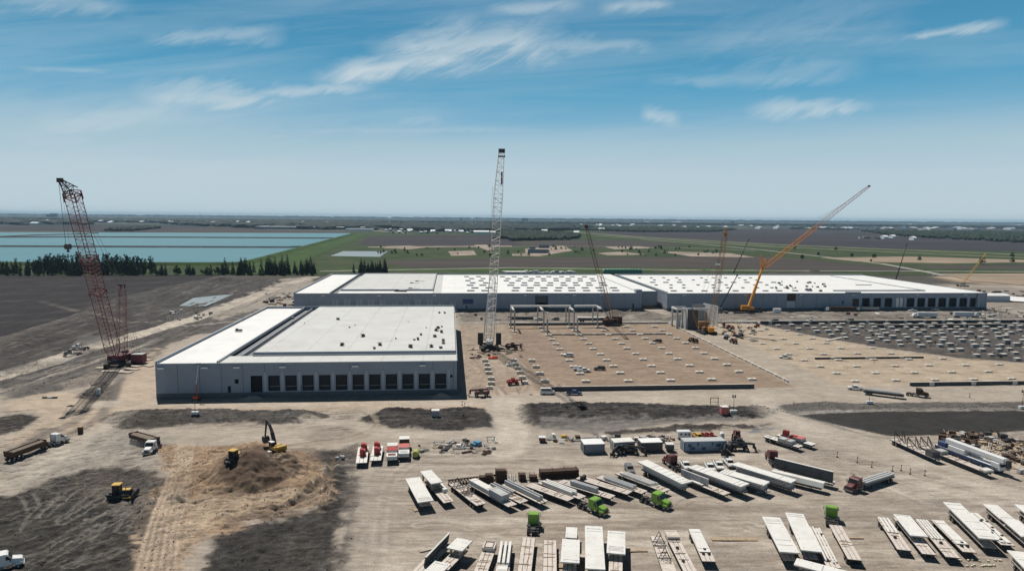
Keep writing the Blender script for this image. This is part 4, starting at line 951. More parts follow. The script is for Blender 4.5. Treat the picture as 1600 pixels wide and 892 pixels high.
# ================================================================ FAR BUILDINGS
m_fw = mat('far white cladding', (.80,.81,.82), .7, 0, .05, .02)
m_fg = mat('far grey blue cladding', (.16,.20,.26), .7, 0, .1, .02)
m_fr = mat('far dark roof', (.07,.075,.08), .8, 0, .1, .02)
def far_building(px, py, wpx, hm_, m1, m2, label, group, dep=None, name='far_building', rz=0., gable=False):
    p = P(px,py); wd = wpx*p.y/F; dp = dep or max(20, wd*.5)
    t = thing(name, label, 'building', (p.x,p.y,.3), rz, group)
    mb = MB(); mb.box((0,dp/2,hm_/2),(wd,dp,hm_),m1)
    part(mb,'wall',t); mb = MB()
    if gable: mb.prism([(-.5,hm_),(dp+.5,hm_),(dp/2,hm_+min(dp*.16,5))],'x',-wd/2-.5,wd/2+.5,m2)
    else: mb.box((0,dp/2,hm_+.4),(wd+1,dp+1,.8),m2)
    part(mb,'roof',t)
for (px,py,wpx,hh,a,b2,dep,lb) in ((82,341.5,8,62,m_fg,m_fg,50,'taller grey tower block of the far pair left of the red boom'),(75,341.5,6,48,m_fg,m_fg,50,'lower grey tower block of the far pair left of the red boom'),
   (148,341.5,4,26,m_fg,m_fg,50,'small block on the skyline right of the far tower pair'), (820,346.5,10,52,m_fg,m_fg,60,'broad tower block on the skyline right of the white crane boom'),
   (1145,351,3,45,m_fg,m_fg,40,'thin far tower on the skyline above the long east warehouse'),(720,346,3,40,m_fg,m_fg,40,'thin far tower just left of the white crane boom')):
    far_building(px,py,wpx,hh,a,b2,lb,None,dep)
far_building(485,358.5,175,11,m_fg,m_fw,'very long low blue-grey warehouse with a white roof beyond the ponds',None,90)
far_building(560,361,40,9,m_fw,m_fw,'pale low building at the right end of the very long far warehouse',None,60)
far_building(240,345.5,60,12,m_fg,m_fg,'dark blue long building far behind the red boom',None,150)
for (px,py,wpx) in ((28,351),(50,351)) and ((18,351,14),(33,351.3,10),(52,350.8,12),(8,346,12),(70,348,8),(315,350.8,36),(350,351.2,16),(313,353.6,14),(388,350,10),(430,346,8),(448,345.6,14),(395,344.5,6),(405,349,5),
     (480,345,5),(687,353.5,12),(706,354.2,8),(695,348,26),(660,347,5),(745,350,6),(815,357.3,8),(823,357.4,6),(851,363.5,9),(901,365.5,8),(940,360,9),(1058,347.4,12),(1012,347,5),(1035,350.2,4),(1553,357.8,6),(1500,356.6,8),(1425,351.4,5),(1450,354.6,8),(1595,352.5,6),
     (752,365.5,24),(700,362.8,10),(720,364,8),(676,364,7),(653,360,14),(640,362,8),(770,366,8),(250,346.5,7),(268,348.5,5),(170,349,6),(205,347,8),(120,345,9),(1385,373.5,7),(1398,372.3,5),(1430,375.5,5),(1322,359,5),(1160,353,5),(1210,352.5,4)):
    far_building(px,py,wpx,rs.uniform(6,9),m_fw,m_fw,'small white building scattered over the far plain','white buildings on the far plain',max(14,P(px,py).y*.012),gable=True)
for i in range(70):
    px = rs.uniform(600,780); py = 359+rs.uniform(0,6)+(px-600)*.008
    far_building(px,py,rs.uniform(2,5),rs.uniform(4,7),rs.choice([m_fw,m_fg,m_fr]),rs.choice([m_fw,m_fr]),'little house in the far village behind the dark ploughed field','village houses far behind',14,'far_house',gable=True)
for i in range(130):
    px = rs.uniform(0,1600); py = 344.6+px*.00875+rs.uniform(0,3.2)
    far_building(px,py,rs.uniform(1.5,6),rs.uniform(8,14),rs.choice([m_fw,m_fg,m_fg,m_fr]),rs.choice([m_fw,m_fw,m_fg]),'tiny building along the hazy horizon','buildings along the horizon',90,gable=True)
# dark house under construction beyond the warehouses, farmyard on the right
for (px,py,wpx,hh,lb) in ((841,396,32,6,'dark flat building group among bare ground behind the white crane'),(850,388,16,6,'smaller dark building behind the dark flat building group'),(832,392,9,7,'dark gabled building beside the dark flat building group')):
    far_building(px,py,wpx,hh,m_fg,m_fr,lb,None,14)
for k,(px,py) in enumerate(((1346,372.5),(1356,373),(1362,372.2),(1374,374),(1352,371.5))):
    far_building(px,py,rs.uniform(4,8),5,m_fr if k%2 else m_fw,m_fr,'farm building on the dark field right of the orange jib','farm buildings on the dark field',14,'farm_building',gable=True)
# ================================================================ TRAILERS AND LOADS
def Gz(p): return hz(p[0], p[1])
def make_trailer(label, a, b, front_near, group, wd=2.6, name='flatbed_trailer', deckm=None, zd=1.45):
    # a, b: world points of the far and near end of the deck; local y runs far(0) -> near(L)
    L_ = (Vector(b[:2])-Vector(a[:2])).length; rz = heading(a, b); z0 = Gz(((a[0]+b[0])/2,(a[1]+b[1])/2))
    t = thing(name, label, 'trailer', (a[0],a[1],z0), rz, group); deckm = deckm or m_deck
    mb = MB(); n = 3; sw = wd/n
    for i in range(n): mb.box((-wd/2+sw*(i+.5), L_/2, zd-.04), (sw-.10, L_, .08), deckm)
    mb.box((0,L_/2,zd-.15),(wd-.08,L_-.05,.12),m_steel); part(mb,'deck',t)
    mb = MB()
    for s in (-1,1): mb.box((s*.55,L_/2,zd-.45),(.16,L_-.3,.5),m_steel); mb.box((s*(wd/2-.04),L_/2,zd-.16),(.07,L_,.2),m_steel)
    for i in range(int(L_/2)): mb.box((0,1+i*2,zd-.3),(wd-.2,.1,.12),m_steel)
    part(mb,'chassis',t)
    rear = 0 if front_near else L_; sg = 1 if front_near else -1
    mb = MB()
    for k in (1.3,2.65):
        for s in (-1,1):
            mb.wheel((s*(wd/2-.3),rear+sg*k,.5),.5,.5,m_tyre,m_rim)
    part(mb,'wheels',t)
    mb = MB(); f = L_-2.9 if front_near else 2.9
    for s in (-1,1): mb.box((s*.75,f,.6),(.14,.14,1.2),m_steel); mb.box((s*.75,f,.06),(.35,.3,.06),m_steel)
    part(mb,'landing_legs',t)
    rq = random.Random(int(abs(a[0])*97+abs(a[1])*31)); mb = MB()
    for k in range(rq.randint(3,6)): mb.box((rq.uniform(-.4,.4),rq.uniform(.06,.94)*L_,zd+.05),(rq.uniform(1.0,2.4),.10,.09),m_wood if rq.random()<.85 else m_steel,rz=rq.uniform(-.12,.12))
    for k in range(rq.randint(2,5)): mb.bar((rq.uniform(-1,1),rq.uniform(.05,.8)*L_,zd+.05),(rq.uniform(-1,1),rq.uniform(.2,.9)*L_,zd+.05),.02,m_wood,4)
    for s in (-1,1):
        for k in range(int(L_/1.5)): mb.box((s*(wd/2+.02),.8+k*1.5,zd-.12),(.06,.14,.2),m_steel)
    part(mb,'deck_fittings',t)
    return t, L_, rz
def load(t, name, label, cat, group=None):
    o = thing(name, label, cat, tuple(t.location), t.rotation_euler.z, group); return o
def L_slab(t, L_, y0, y1, wd, z, label, th=.28, m=None, seams=(), x=0., over=0):
    o = load(t,'precast_slab',label,'concrete slab'); m = m or m_slab
    ya, yb = y0*L_, y1*L_; mb = MB(); mb.box((x,(ya+yb)/2,z-th/2),(wd,yb-ya,th),m); part(mb,'slab',o,bevel=.03)
    if seams:
        mb = MB()
        for s in seams: mb.box((x+.12*math.sin(s*40),ya+(yb-ya)*s,z+.005),(wd*.82,.09,.03),m_seam)
        part(mb,'timber_dunnage',o)
    mb = MB()
    for k in (.06,.30,.70,.94):
        for s in (-1,1): mb.box((x+s*wd*.33,ya+(yb-ya)*k,z+.01),(.13,.13,.02),m_seam)
    mb.box((x,(ya+yb)/2,z-th*.5),(wd+.01,yb-ya+.01,.03),m_seam); part(mb,'lifting_points',o)
    mb = MB()
    for k in (.12,.5,.88):
        for s in (-1,1):
            yy = ya+(yb-ya)*k; mb.box((x+s*min(wd/2-.5,.95),yy,(1.45+z-th)/2),(.3,.5,max(.05,z-th-1.45)),m_wood)
    part(mb,'support_blocks',o); return o
def L_beams(t, L_, y0, y1, n, label, hh=.55, ww=.34, pitch=.62, x=0., m=None, x0=None, z=1.45, ends=0.):
    o = load(t,'concrete_beams',label,'concrete beams'); m = m or m_slab2; ya, yb = y0*L_, y1*L_
    x0 = x-(n-1)*pitch/2 if x0 is None else x0
    for i in range(n):
        mb = MB(); e_ = random.uniform(-ends,ends); mb.box((x0+i*pitch,(ya+yb)/2+e_,z+.12+hh/2),(ww,yb-ya,hh),m); part(mb,'beam',o,bevel=.03)
    mb = MB()
    for k in (.15,.5,.85): mb.box((x0+(n-1)*pitch/2,ya+(yb-ya)*k,z+.06),(n*pitch,.2,.12),m_wood)
    part(mb,'timber_bearers',o); return o
def L_aframe(t, L_, yy, label, z=1.45, s=1.0, g='steel A-frame racks on trailers'):
    o = load(t,'rack',label,'steel rack',g); mb = MB(); y = yy*L_; w_ = 1.0*s; hh = 2.0*s
    for dy in (-.75*s,.75*s):
        for sx in (-1,1): mb.bar((sx*w_,y+dy,z),(0,y+dy,z+hh),.07,m_steel)
        mb.bar((-w_*.5,y+dy,z+hh*.5),(w_*.5,y+dy,z+hh*.5),.05,m_steel); mb.bar((-w_*.75,y+dy,z+hh*.25),(w_*.75,y+dy,z+hh*.25),.05,m_steel); mb.bar((-w_*1.25,y+dy,z+.05),(w_*1.25,y+dy,z+.05),.08,m_steel)
    part(mb,'side_frame',o); mb = MB(); mb.bar((0,y-.8*s,z+hh),(0,y+.8*s,z+hh),.06,m_steel)
    for sx in (-1,1): mb.bar((sx*w_,y-.75*s,z+.05),(sx*w_,y+.75*s,z+.05),.06,m_steel)
    part(mb,'cross_bar',o); return o
def L_upright(t, L_, y0, y1, hh, label, x=0., lean=.0, m=None, th=.25, z=1.45):
    o = load(t,'upright_panel',label,'concrete panel'); ya, yb = y0*L_, y1*L_; mb = MB()
    mb.box((x,(ya+yb)/2,z+.1+hh/2),(th,yb-ya,hh),m or m_slab2,ry=lean); part(mb,'panel',o,bevel=.03)
    mb = MB(); mb.box((x+math.sin(lean)*hh/2,(ya+yb)/2,z+.12+hh/2+math.cos(lean)*hh/2),(th+.06,yb-ya,.1),m_slab,ry=lean); part(mb,'top_edge',o)
    mb = MB()
    for k in (.2,.8): mb.bar((x+.9,ya+(yb-ya)*k,z),(x+.15,ya+(yb-ya)*k,z+hh*.8),.06,m_steel); mb.bar((x-.9,ya+(yb-ya)*k,z),(x-.15,ya+(yb-ya)*k,z+hh*.8),.06,m_steel); mb.box((x,ya+(yb-ya)*k,z+.04),(2.2,.2,.12),m_steel)
    part(mb,'rack_frame',o); return o
def L_weights(t, L_, pts, label):
    o = load(t,'chain_blocks',label,'dunnage blocks')
    for x, y in pts:
        mb = MB(); mb.box((x,y*L_,1.45+.22),(.5,.5,.42),m_steel,rz=.3,taper=.8); part(mb,'block',o)
    return o
def L_boxy(t, L_, y0, y1, wd, hh, label, m=None, x=0., z=1.45, n=3):
    o = load(t,'panel_stack',label,'panel stack'); ya, yb = y0*L_, y1*L_
    for i in range(n):
        mb = MB(); mb.box((x,(ya+yb)/2,z+.08+(i+.5)*hh/n),(wd-(i%2)*.06,yb-ya,hh/n-.07),m or m_slab2); part(mb,'panel',o,bevel=.02)
    mb = MB()
    for i in range(n+1):
        for k in (.15,.85): mb.box((x,ya+(yb-ya)*k,z+.04+i*hh/n),(wd*.9,.15,.07),m_wood)
    part(mb,'spacers',o); return o
ORD = ['leftmost','second','third','fourth','fifth','sixth','seventh','eighth','ninth','tenth','eleventh','twelfth','thirteenth','fourteenth','fifteenth','sixteenth','seventeenth','eighteenth','nineteenth']
def ordl(i, row): return f'{ORD[i]} ' + ('' if i==0 else '') + ('of' if i==0 else 'from left in') + f' {row}'
TR = {}
GU = 'flatbed trailers in the upper yard row'
UP = 'upper row'
def trl(key, far, near, fn, group, label, z=1.45, wd=2.6, **k):
    a = P(*far, z); b = P(*near, z); t, L_, rz = make_trailer(label, a, b, fn, group, wd, **k); TR[key] = (t, L_); return t, L_
def mk(i, far, near, desc, **k):
    return trl('u%d'%i, far, near, True, GU, f'{desc}, {ordl(i-1, UP)}', **k)
t, l = mk(1,(645,753),(665,789),'flatbed almost hidden under one wide white slab')
L_slab(t,l,-.02,1.02,3.6,2.55,'wide white slab covering the leftmost trailer of the upper row',seams=(.86,.9,.94))
t, l = mk(2,(671,750),(701.5,783.5),'flatbed with a bare pale near end')
L_slab(t,l,-.12,.50,2.9,3.5,'short wide white slab raised high on the second trailer of the upper row',x=.45); L_boxy(t,l,.02,.62,1.1,.8,'narrow white stack beside the raised short slab',m=m_slab,x=-1.1,n=2)
t, l = mk(3,(709,754.5),(744,782),'flatbed carrying two steel A-frames')
L_aframe(t,l,.22,'farther steel A-frame on the third trailer of the upper row'); L_aframe(t,l,.62,'nearer steel A-frame on the third trailer of the upper row')
t2_, l2_ = trl('u3b',(738,777),(752,787.5),True,GU,'short pale deck piece butted to the A-frame trailer in the upper row')
t, l = mk(4,(738,754),(801,789),'flatbed under a long grey beam stack')
L_boxy(t,l,.0,.52,2.0,1.0,'long grey flat-topped stack on the far half of the fourth upper trailer',m=m_slab,n=3); L_boxy(t,l,.52,.83,2.3,1.5,'taller grey block stack near the middle of the fourth upper trailer',n=4)
t, l = mk(5,(764,756.5),(819,783.5),'flatbed with a pair of grey beams on its middle')
L_beams(t,l,.1,.66,2,'pair of grey beams on the fifth trailer of the upper row',hh=.8,pitch=.9)
t, l = mk(6,(790,755),(850,784),'white-decked flatbed under two long grey beams')
L_beams(t,l,.02,.93,2,'two very long grey beams on the sixth trailer of the upper row',hh=.95,pitch=.85,ww=.4)
t, l = mk(7,(826,756.5),(892,780),'bare plank flatbed hitched to left green truck')
t, l = mk(8,(845,752),(910.5,777),'flatbed with three white and grey beams')
L_beams(t,l,.10,.82,3,'three white-topped beams on the eighth trailer of the upper row',hh=.6,pitch=.75,ww=.5,m=m_slab,ends=.6)
t, l = mk(9,(876,751),(957,776),'flatbed with a dark grey beam block on its middle')
L_beams(t,l,.22,.72,2,'dark grey twin beams standing on the ninth trailer of the upper row',hh=1.0,pitch=.7,ww=.45,x=.1)
t, l = mk(10,(904,745),(984,769.5),'bare flatbed with small dark crate behind green truck')
o = load(t,'crate','small dark crate at the far end of the bare tenth upper trailer','crate'); mb = MB(); mb.box((.3,1.6,1.85),(1.9,.6,.8),m_rust); part(mb,'box',o)
mb = MB(); mb.box((.3,1.6,2.28),(2.0,.7,.06),m_steel); part(mb,'lid',o)
t, l = mk(11,(936,744),(1007,768.5),'flatbed with four slim grey beams')
L_beams(t,l,.15,.80,4,'four slim grey beams on the eleventh trailer of the upper row',hh=.5,pitch=.52,ww=.28,ends=.5)
t, l = mk(12,(966,737.5),(1042,766),'flatbed with thin white beams and clear near end')
L_beams(t,l,.12,.76,4,'long thin white beams on the twelfth trailer of the upper row',hh=.5,pitch=.58,ww=.26,m=m_slab,ends=.9)
t, l = mk(13,(1008,731),(1070,762),'flatbed hidden under a long white ribbed slab')
L_slab(t,l,-.08,1.05,3.3,3.1,'long white ribbed slab, the leftmost of the raised slabs in the upper row',th=.35,seams=(.3,.42,.55,.66,.78,.88,.95)); L_boxy(t,l,.05,.97,2.3,.9,'grey panels under the long ribbed slab',n=2)
t, l = mk(14,(1062,742),(1136,771),'flatbed with an upright pale grey panel in a rack')
L_upright(t,l,.03,.62,1.7,'upright pale grey panel on the fourteenth trailer of the upper row'); L_boxy(t,l,.30,.55,.8,.35,'small pale pieces beside the upright grey panel',x=.9,n=1,m=m_slab)
for i,(far,near,y1,zz,ww,nm,sm) in enumerate((((1083,737),(1164,767),1.0,3.0,3.5,'second raised white slab left of the parked white pickups',(.1,.2,.3,.86,.93)), ((1130,744),(1198,764),1.0,2.9,3.4,'raised white slab just right of the three parked pickups',(.06,.12,.2)), ((1150,734),(1240,762),1.0,3.1,3.0,'longest raised white slab in the right part of the upper row',(.80,)))):
    t, l = mk(15+i,far,near,'flatbed under a raised white slab')
    L_slab(t,l,-.03,y1,ww,zz,nm,th=.4,seams=sm); L_boxy(t,l,.04,.97,2.2,.8,['grey panels below the slab left of the pickups','grey panels below the slab right of the pickups','grey panels below the longest raised slab'][i],n=2)
t, l = mk(18,(1210,742),(1286,760),'flatbed carrying one long trapezoid beam')
o = load(t,'bridge_beam','long white trapezoid beam with an open end, right end of the upper row','concrete beam'); mb = MB()
mb.prism([(-1.3,1.5),(-.75,2.6),(.75,2.6),(1.3,1.5),(.9,1.5),(.5,2.2),(-.5,2.2),(-.9,1.5)],'y',-.6,l+.3,m_slab); part(mb,'beam',o); mb = MB()
for k in (.15,.85): mb.box((0,k*l,1.48),(2.6,.3,.08),m_wood)
part(mb,'timber_bearers',o)
t, l = mk(19,(1212,731),(1304,754),'flatbed carrying tall dark upright panel behind dark truck')
L_upright(t,l,-.02,.97,2.6,'long tall dark upright panel with a white top edge, behind the trapezoid beam',th=.5,m=m_conc_d)  # face coloured dark to carry its shade, top edge kept pale
for (cx,cy,ww,hh,nm) in ((.9,.55,.7,.5,'small white piece leaning by the long upright panel'),): L_boxy(t,l,.45,.6,.7,.6,nm,x=-1.0,n=1,m=m_slab)
# -- row along the bottom edge
GB = 'flatbed trailers in the lower yard row'; BT = 'lower row'
def mb_(i, far, near, fn, desc, **k): return trl('b%d'%i, far, near, fn, GB, f'{desc}, {ordl(i-1, BT)}' if i <= 19 else desc, **k)
t, l = mb_(1,(697,848),(640,908),False,'flatbed with a dark panel leaning on it')
L_upright(t,l,-.02,.66,2.0,'dark leaning panel with a white top edge on the leftmost lower trailer',x=-.4,lean=-.18,m=m_conc_d)
t, l = mb_(2,(722,857),(672,906),False,'flatbed with plank deck showing between two white slabs')
L_slab(t,l,-.10,.26,3.4,2.9,'short white slab with ragged end on the second lower trailer'); L_slab(t,l,.62,1.0,3.3,2.5,'white slab with a dark notch, nearer end of the second lower trailer',seams=(.15,))
t, l = mb_(3,(766,853),(746,906),False,'flatbed with plain pale planks below a framed box')
o = load(t,'framed_box','low framed pale box at the far end of the third lower trailer','box'); mb = MB(); mb.box((0,.9,1.85),(2.4,2.6,.7),m_deck); part(mb,'box',o)
mb = MB()
for s in (-1,1): mb.box((s*.8,.9,2.25),(.12,2.4,.1),m_steel); mb.box((0,.9+s*1.1,2.25),(1.7,.12,.1),m_steel)
part(mb,'frame',o)
t, l = mb_(4,(791,849.5),(783,908),False,'flatbed with three long pale beams')
L_beams(t,l,.02,.62,3,'three pale beams with dark gaps on the fourth lower trailer',hh=.6,pitch=.85,ww=.52,m=m_slab); L_boxy(t,l,.64,.8,1.8,.4,'white fittings at the near end of the fourth lower trailer',n=1,m=m_slab)
t, l = mb_(5,(826.5,840),(818,902),False,'pale plank flatbed hitched to rear-facing green truck')
t, l = mb_(6,(859.5,843.5),(859,905),False,'pale flatbed with a step in its deck')
t, l = mb_(7,(893,835),(890,897),False,'flatbed under two separate white slabs')
L_slab(t,l,-.08,.22,2.3,2.5,'small square white slab at the far end of the seventh lower trailer'); L_slab(t,l,.30,.88,3.5,2.8,'wide white slab, nearer of two on the seventh lower trailer',seams=(.9,))
t, l = mb_(8,(927.5,835),(930,898),False,'flatbed hidden under the longest white slab')
L_slab(t,l,-.07,1.02,3.6,2.9,'longest white slab of the lower row, left of the A-frames',seams=(.08,.14))
t, l = mb_(9,(963,843),(961.5,903),False,'flatbed with a slatted bare near end')
L_slab(t,l,-.08,.55,3.55,2.8,'white slab with cross battens left of the A-frame trailer',seams=(.1,.72,.78,.83,.88))
t, l = mb_(10,(1026,837),(1050,904),False,'flatbed with two tall steel A-frames')
L_aframe(t,l,.20,'farther steel A-frame on the lower A-frame trailer',s=1.1); L_aframe(t,l,.60,'nearer steel A-frame on the lower A-frame trailer',s=1.1)
L_boxy(t,l,.66,1.0,2.5,.3,'pale planks at the near end of the lower A-frame trailer',n=1,m=m_deck)
t, l = mb_(11,(1049,835),(1086,906),False,'flatbed with a small dark prop on its littered deck')
L_boxy(t,l,-.05,.12,2.5,.55,'low plank block at the far end of the littered-deck trailer',n=1,m=m_deck)
L_weights(t,l,((.2,.33),(.4,.62)),'dark prop and scrap on the littered deck of the lower row')
t, l = mb_(12,(1085,827),(1108,876),True,'white-decked flatbed with three black blocks')
L_weights(t,l,((-.6,.80),(.5,.80),(-.1,.68)),'three black blocks on the near end of a white deck'); L_boxy(t,l,.0,.75,2.2,.16,'flat white boards on the deck with the three black blocks',n=1,m=m_slab)
t, l = mb_(13,(1206,821),(1234,875),True,'flatbed under a wide white slab')
L_slab(t,l,-.07,.98,3.7,2.9,'wide white slab, left of the pair near the right green truck',seams=(.09,.13,.2,.68,.82))
t, l = mb_(14,(1242,815),(1268,873),True,'flatbed under a plain wide white slab')
L_slab(t,l,-.07,.98,3.7,2.9,'wide white slab, right of the pair near the right green truck',seams=(.05,.1))
t, l = mb_(15,(1272,824.5),(1303,886),True,'littered flatbed with long thin white strips')
L_beams(t,l,.02,.9,4,'long thin white strips on the trailer right of the slab pair',hh=.22,pitch=.6,ww=.3,m=m_slab,ends=.5); L_weights(t,l,((.6,.86),(-.8,.2)),'dark blocks among the long thin white strips')
t, l = mb_(16,(1305,820),(1336,874),False,'pale plank-decked flatbed hitched to the right green truck')
t, l = mb_(17,(1250,884),(1330,905),True,'low trailer crossing the bottom edge')
L_slab(t,l,-.1,1.0,3.0,2.2,'white slab turned sideways at the bottom edge by the slab pair',seams=(.5,))
t, l = mb_(18,(1380,809),(1413,858.5),True,'narrow bare flatbed with a black cone')
L_weights(t,l,((.3,.66),),'black prop on the leftmost bare deck right of the green truck'); L_beams(t,l,.0,.5,3,'flat pale strips on the bare deck with the black prop',hh=.14,pitch=.75,ww=.5,m=m_slab)
t, l = mb_(19,(1406,809.5),(1452,865),True,'flatbed with a bare plank near end')
L_slab(t,l,.05,.68,3.3,2.7,'white slab ending before the bare plank end of its trailer',seams=(.05,))
t, l = mb_(20,(1440,812.5),(1489,870),True,'narrow bare flatbed with black prop right of the half-covered trailer')
L_weights(t,l,((.1,.66),),'black prop right of the half-covered trailer'); L_beams(t,l,.0,.55,4,'flat pale strips right of the half-covered trailer',hh=.14,pitch=.6,ww=.4,m=m_slab)
t, l = mb_(21,(1464,812),(1515,862),True,'white-decked flatbed with three black blocks left of the ribbed slab')
L_weights(t,l,((-.6,.85),(.5,.85),(-.1,.76)),'three black blocks left of the ribbed slab'); L_boxy(t,l,.05,.8,2.1,.2,'flat white boards left of the ribbed slab',n=1,m=m_slab)
t, l = mb_(22,(1490,799),(1547,855),True,'flatbed under the long ribbed white slab at the right')
L_slab(t,l,-.08,.97,3.5,3.0,'long ribbed white slab near the right edge of the lower row',seams=(.07,.2,.56,.76,.94))
t, l = mb_(23,(1520,802),(1575,851),True,'flatbed strewn with small dark blocks')
L_weights(t,l,((-.8,.3),(-.2,.25),(.4,.3),(-.5,.5),(.1,.6),(.8,.68),(-.6,.75),(.5,.88)),'scattered small dark blocks on a white deck by the right edge'); L_beams(t,l,.0,.95,2,'two flat white boards under the scattered dark blocks',hh=.12,pitch=1.1,ww=.9,m=m_slab)
t, l = mb_(24,(1550,797),(1612,850),True,'flatbed with two white slabs end to end at the right edge')
L_slab(t,l,-.06,.42,3.0,2.5,'farther of two white slabs end to end at the right edge',seams=(.9,)); L_slab(t,l,.45,.97,3.3,2.8,'nearer of two white slabs end to end at the right edge')
t, l = mb_(25,(1600,800),(1660,850),True,'last flatbed cut by the right edge of the picture')
L_slab(t,l,-.06,.97,3.3,2.8,'white slab cut off by the right edge',seams=(.3,))
t, l = mb_(26,(1592,876),(1630,915),True,'flatbed in the bottom right corner')
L_slab(t,l,-.1,.9,3.5,3.0,'white slab in the bottom right corner',seams=(.4,))
t, l = mb_(27,(1364,893),(1380,915),True,'bare flatbed cut by the bottom edge right of the green truck'); t, l = mb_(28,(1413,895),(1430,915),True,'dark-framed flatbed cut by the bottom edge below the bare decks')
# -- four short trailers with red cargo at the left
GR = 'short trailers with red steelwork'
def redbox(t, l, y, label, x=0., hh=1.5, w_=1.0, n=2):
    o = load(t,'red_steel_bundle',label,'steel bundle','red steel bundles')
    for k in range(n):
        mb = MB(); mb.box((x+(k-.5)*.55*(n>1),y+(k%2)*.5,1.45+hh/2*(1+.25*(k%2))),(w_*.55,1.5,hh*(1+.25*(k%2))),m_red); part(mb,'red_frame',o)
    mb = MB(); mb.box((x,y-.9,1.75),(w_,.3,.5),m_slab2); part(mb,'end_plate',o)
for i,(far,near) in enumerate((((568,698),(564.5,723)),((591,696.5),(586.5,719)),((613.5,694),(612,718)),((632,689),(631,713)))):
    t, l = trl('r%d'%i, far, near, True, GR, ['leftmost short trailer with two tall red bundles','second short trailer with two tall red bundles','third short trailer with flat red cover and white frames','rightmost short trailer with a dark box and pink cover'][i], deckm=m_slab, wd=3.0)
    if i < 2:
        redbox(t,l,l*.22,['rear red bundle on the leftmost short trailer','rear red bundle on the second short trailer'][i],-.3 if i==0 else .1,1.7,1.8); redbox(t,l,l*.55,['front red bundle on the leftmost short trailer','front red bundle on the second short trailer'][i],-.1,1.6,1.6)
    else:
        o = load(t,'covered_crate',['flat red tarpaulin cover on the third short trailer','pink red tarpaulin cover on the rightmost short trailer'][i-2],'covered crate'); mb = MB(); mb.box((0,l*.5,1.9),(2.9,l*.26,.9),m_slab2); part(mb,'crate',o); mb = MB(); mb.box((0,l*.5,2.37),(2.95,l*.27,.06),m_pink if i==3 else m_red); part(mb,'tarpaulin',o)
        o = load(t,'crate',['white open frame at the front of the third short trailer','white crate at the front of the rightmost short trailer'][i-2],'crate'); mb = MB(); mb.box((0,l*.84,1.8),(2.9,l*.24,.7),m_slab); part(mb,'box',o); mb = MB(); mb.box((0,l*.84,2.17),(2.0,l*.12,.06),m_redt if i==2 else m_slab2); part(mb,'lid',o)
        o = load(t,'crate',['white open frame at the back of the third short trailer','dark box at the back of the rightmost short trailer'][i-2],'crate'); mb = MB(); mb.box((0,l*.12,2.2 if i==3 else 1.7),(2.8,l*.2,1.6 if i==3 else .5),m_rust if i==3 else m_slab); part(mb,'box',o); mb = MB(); mb.box((0,l*.12,3.02 if i==3 else 1.97),(2.9,l*.22,.05),m_slab); part(mb,'lid',o)
# -- two trailers with red cargo at the right, plus two near the blue crane
t, l = trl('s1',(1196,680),(1251,697),True,None,'long flatbed with grey stacks on its near half, left of the red-laden one',deckm=m_slab)
L_boxy(t,l,.42,.62,2.4,.9,'grey pallets on the long flatbed left of the red-laden one',n=2); L_boxy(t,l,.66,.8,2.4,.9,'second grey pallet on the long flatbed left of the red-laden one',n=2)
t, l = trl('s2',(1216,678),(1272,694),True,None,'flatbed loaded with red steelwork by the basin',deckm=m_slab)
redbox(t,l,l*.2,'tall red steel posts on the flatbed by the basin',0,1.6,1.8); redbox(t,l,l*.42,'low red steel frames on the flatbed by the basin',0,.9,2.0)
o = load(t,'covered_crate','pink red cover on the flatbed by the basin','covered crate'); mb = MB(); mb.box((0,l*.6,1.9),(2.5,2.6,.8),m_slab2); part(mb,'crate',o); mb = MB(); mb.box((0,l*.6,2.33),(2.55,2.7,.06),m_pink); part(mb,'tarpaulin',o)
t, l = trl('s3',(1396,685.5),(1466,716.5),True,None,'long flatbed with black zigzag steel frames left of the blue crane')
def zigzag(t, l, y, label):
    o = load(t,'folded_jack_frame',label,'steel frame'); mb = MB()
    for s in (-1,1):
        mb.bar((s*1.3,y-2.3,1.5),(s*1.3,y-2.3,4.4),.09,m_steel); mb.bar((s*1.3,y-2.3,4.4),(s*.2,y+.6,1.7),.14,m_steel); mb.bar((s*1.3,y+.2,1.5),(s*1.3,y-2.3,4.4),.08,m_steel)
    part(mb,'side_frame',o); mb = MB(); mb.bar((-1.3,y-2.3,4.3),(1.3,y-2.3,4.3),.07,m_steel); mb.bar((-1.3,y-2.3,1.6),(1.3,y-2.3,1.6),.08,m_steel); part(mb,'cross_bar',o)
zigzag(t,l,l*.25,'farthest black zigzag frame left of the blue crane'); zigzag(t,l,l*.55,'middle black zigzag frame left of the blue crane')
o = load(t,'crate','dark grey crate at the near end of the zigzag-frame flatbed','crate'); mb = MB(); mb.box((0,l*.88,2.2),(2.4,2.6,1.5),m_conc_d); part(mb,'box',o); mb = MB(); mb.box((0,l*.88,2.98),(2.5,2.7,.06),m_steel); part(mb,'lid',o)
t, l = trl('s4',(1440,696),(1547,738),True,None,'long low flatbed lying alongside the blue mobile crane')
zigzag(t,l,l*.14,'black zigzag frame right beside the blue crane'); L_boxy(t,l,.25,.36,2.4,.9,'pale pallet beside the blue crane',n=2,m=m_slab2)
L_boxy(t,l,.9,1.0,2.5,.5,'white tray at the near end of the long low flatbed',n=1,m=m_slab)
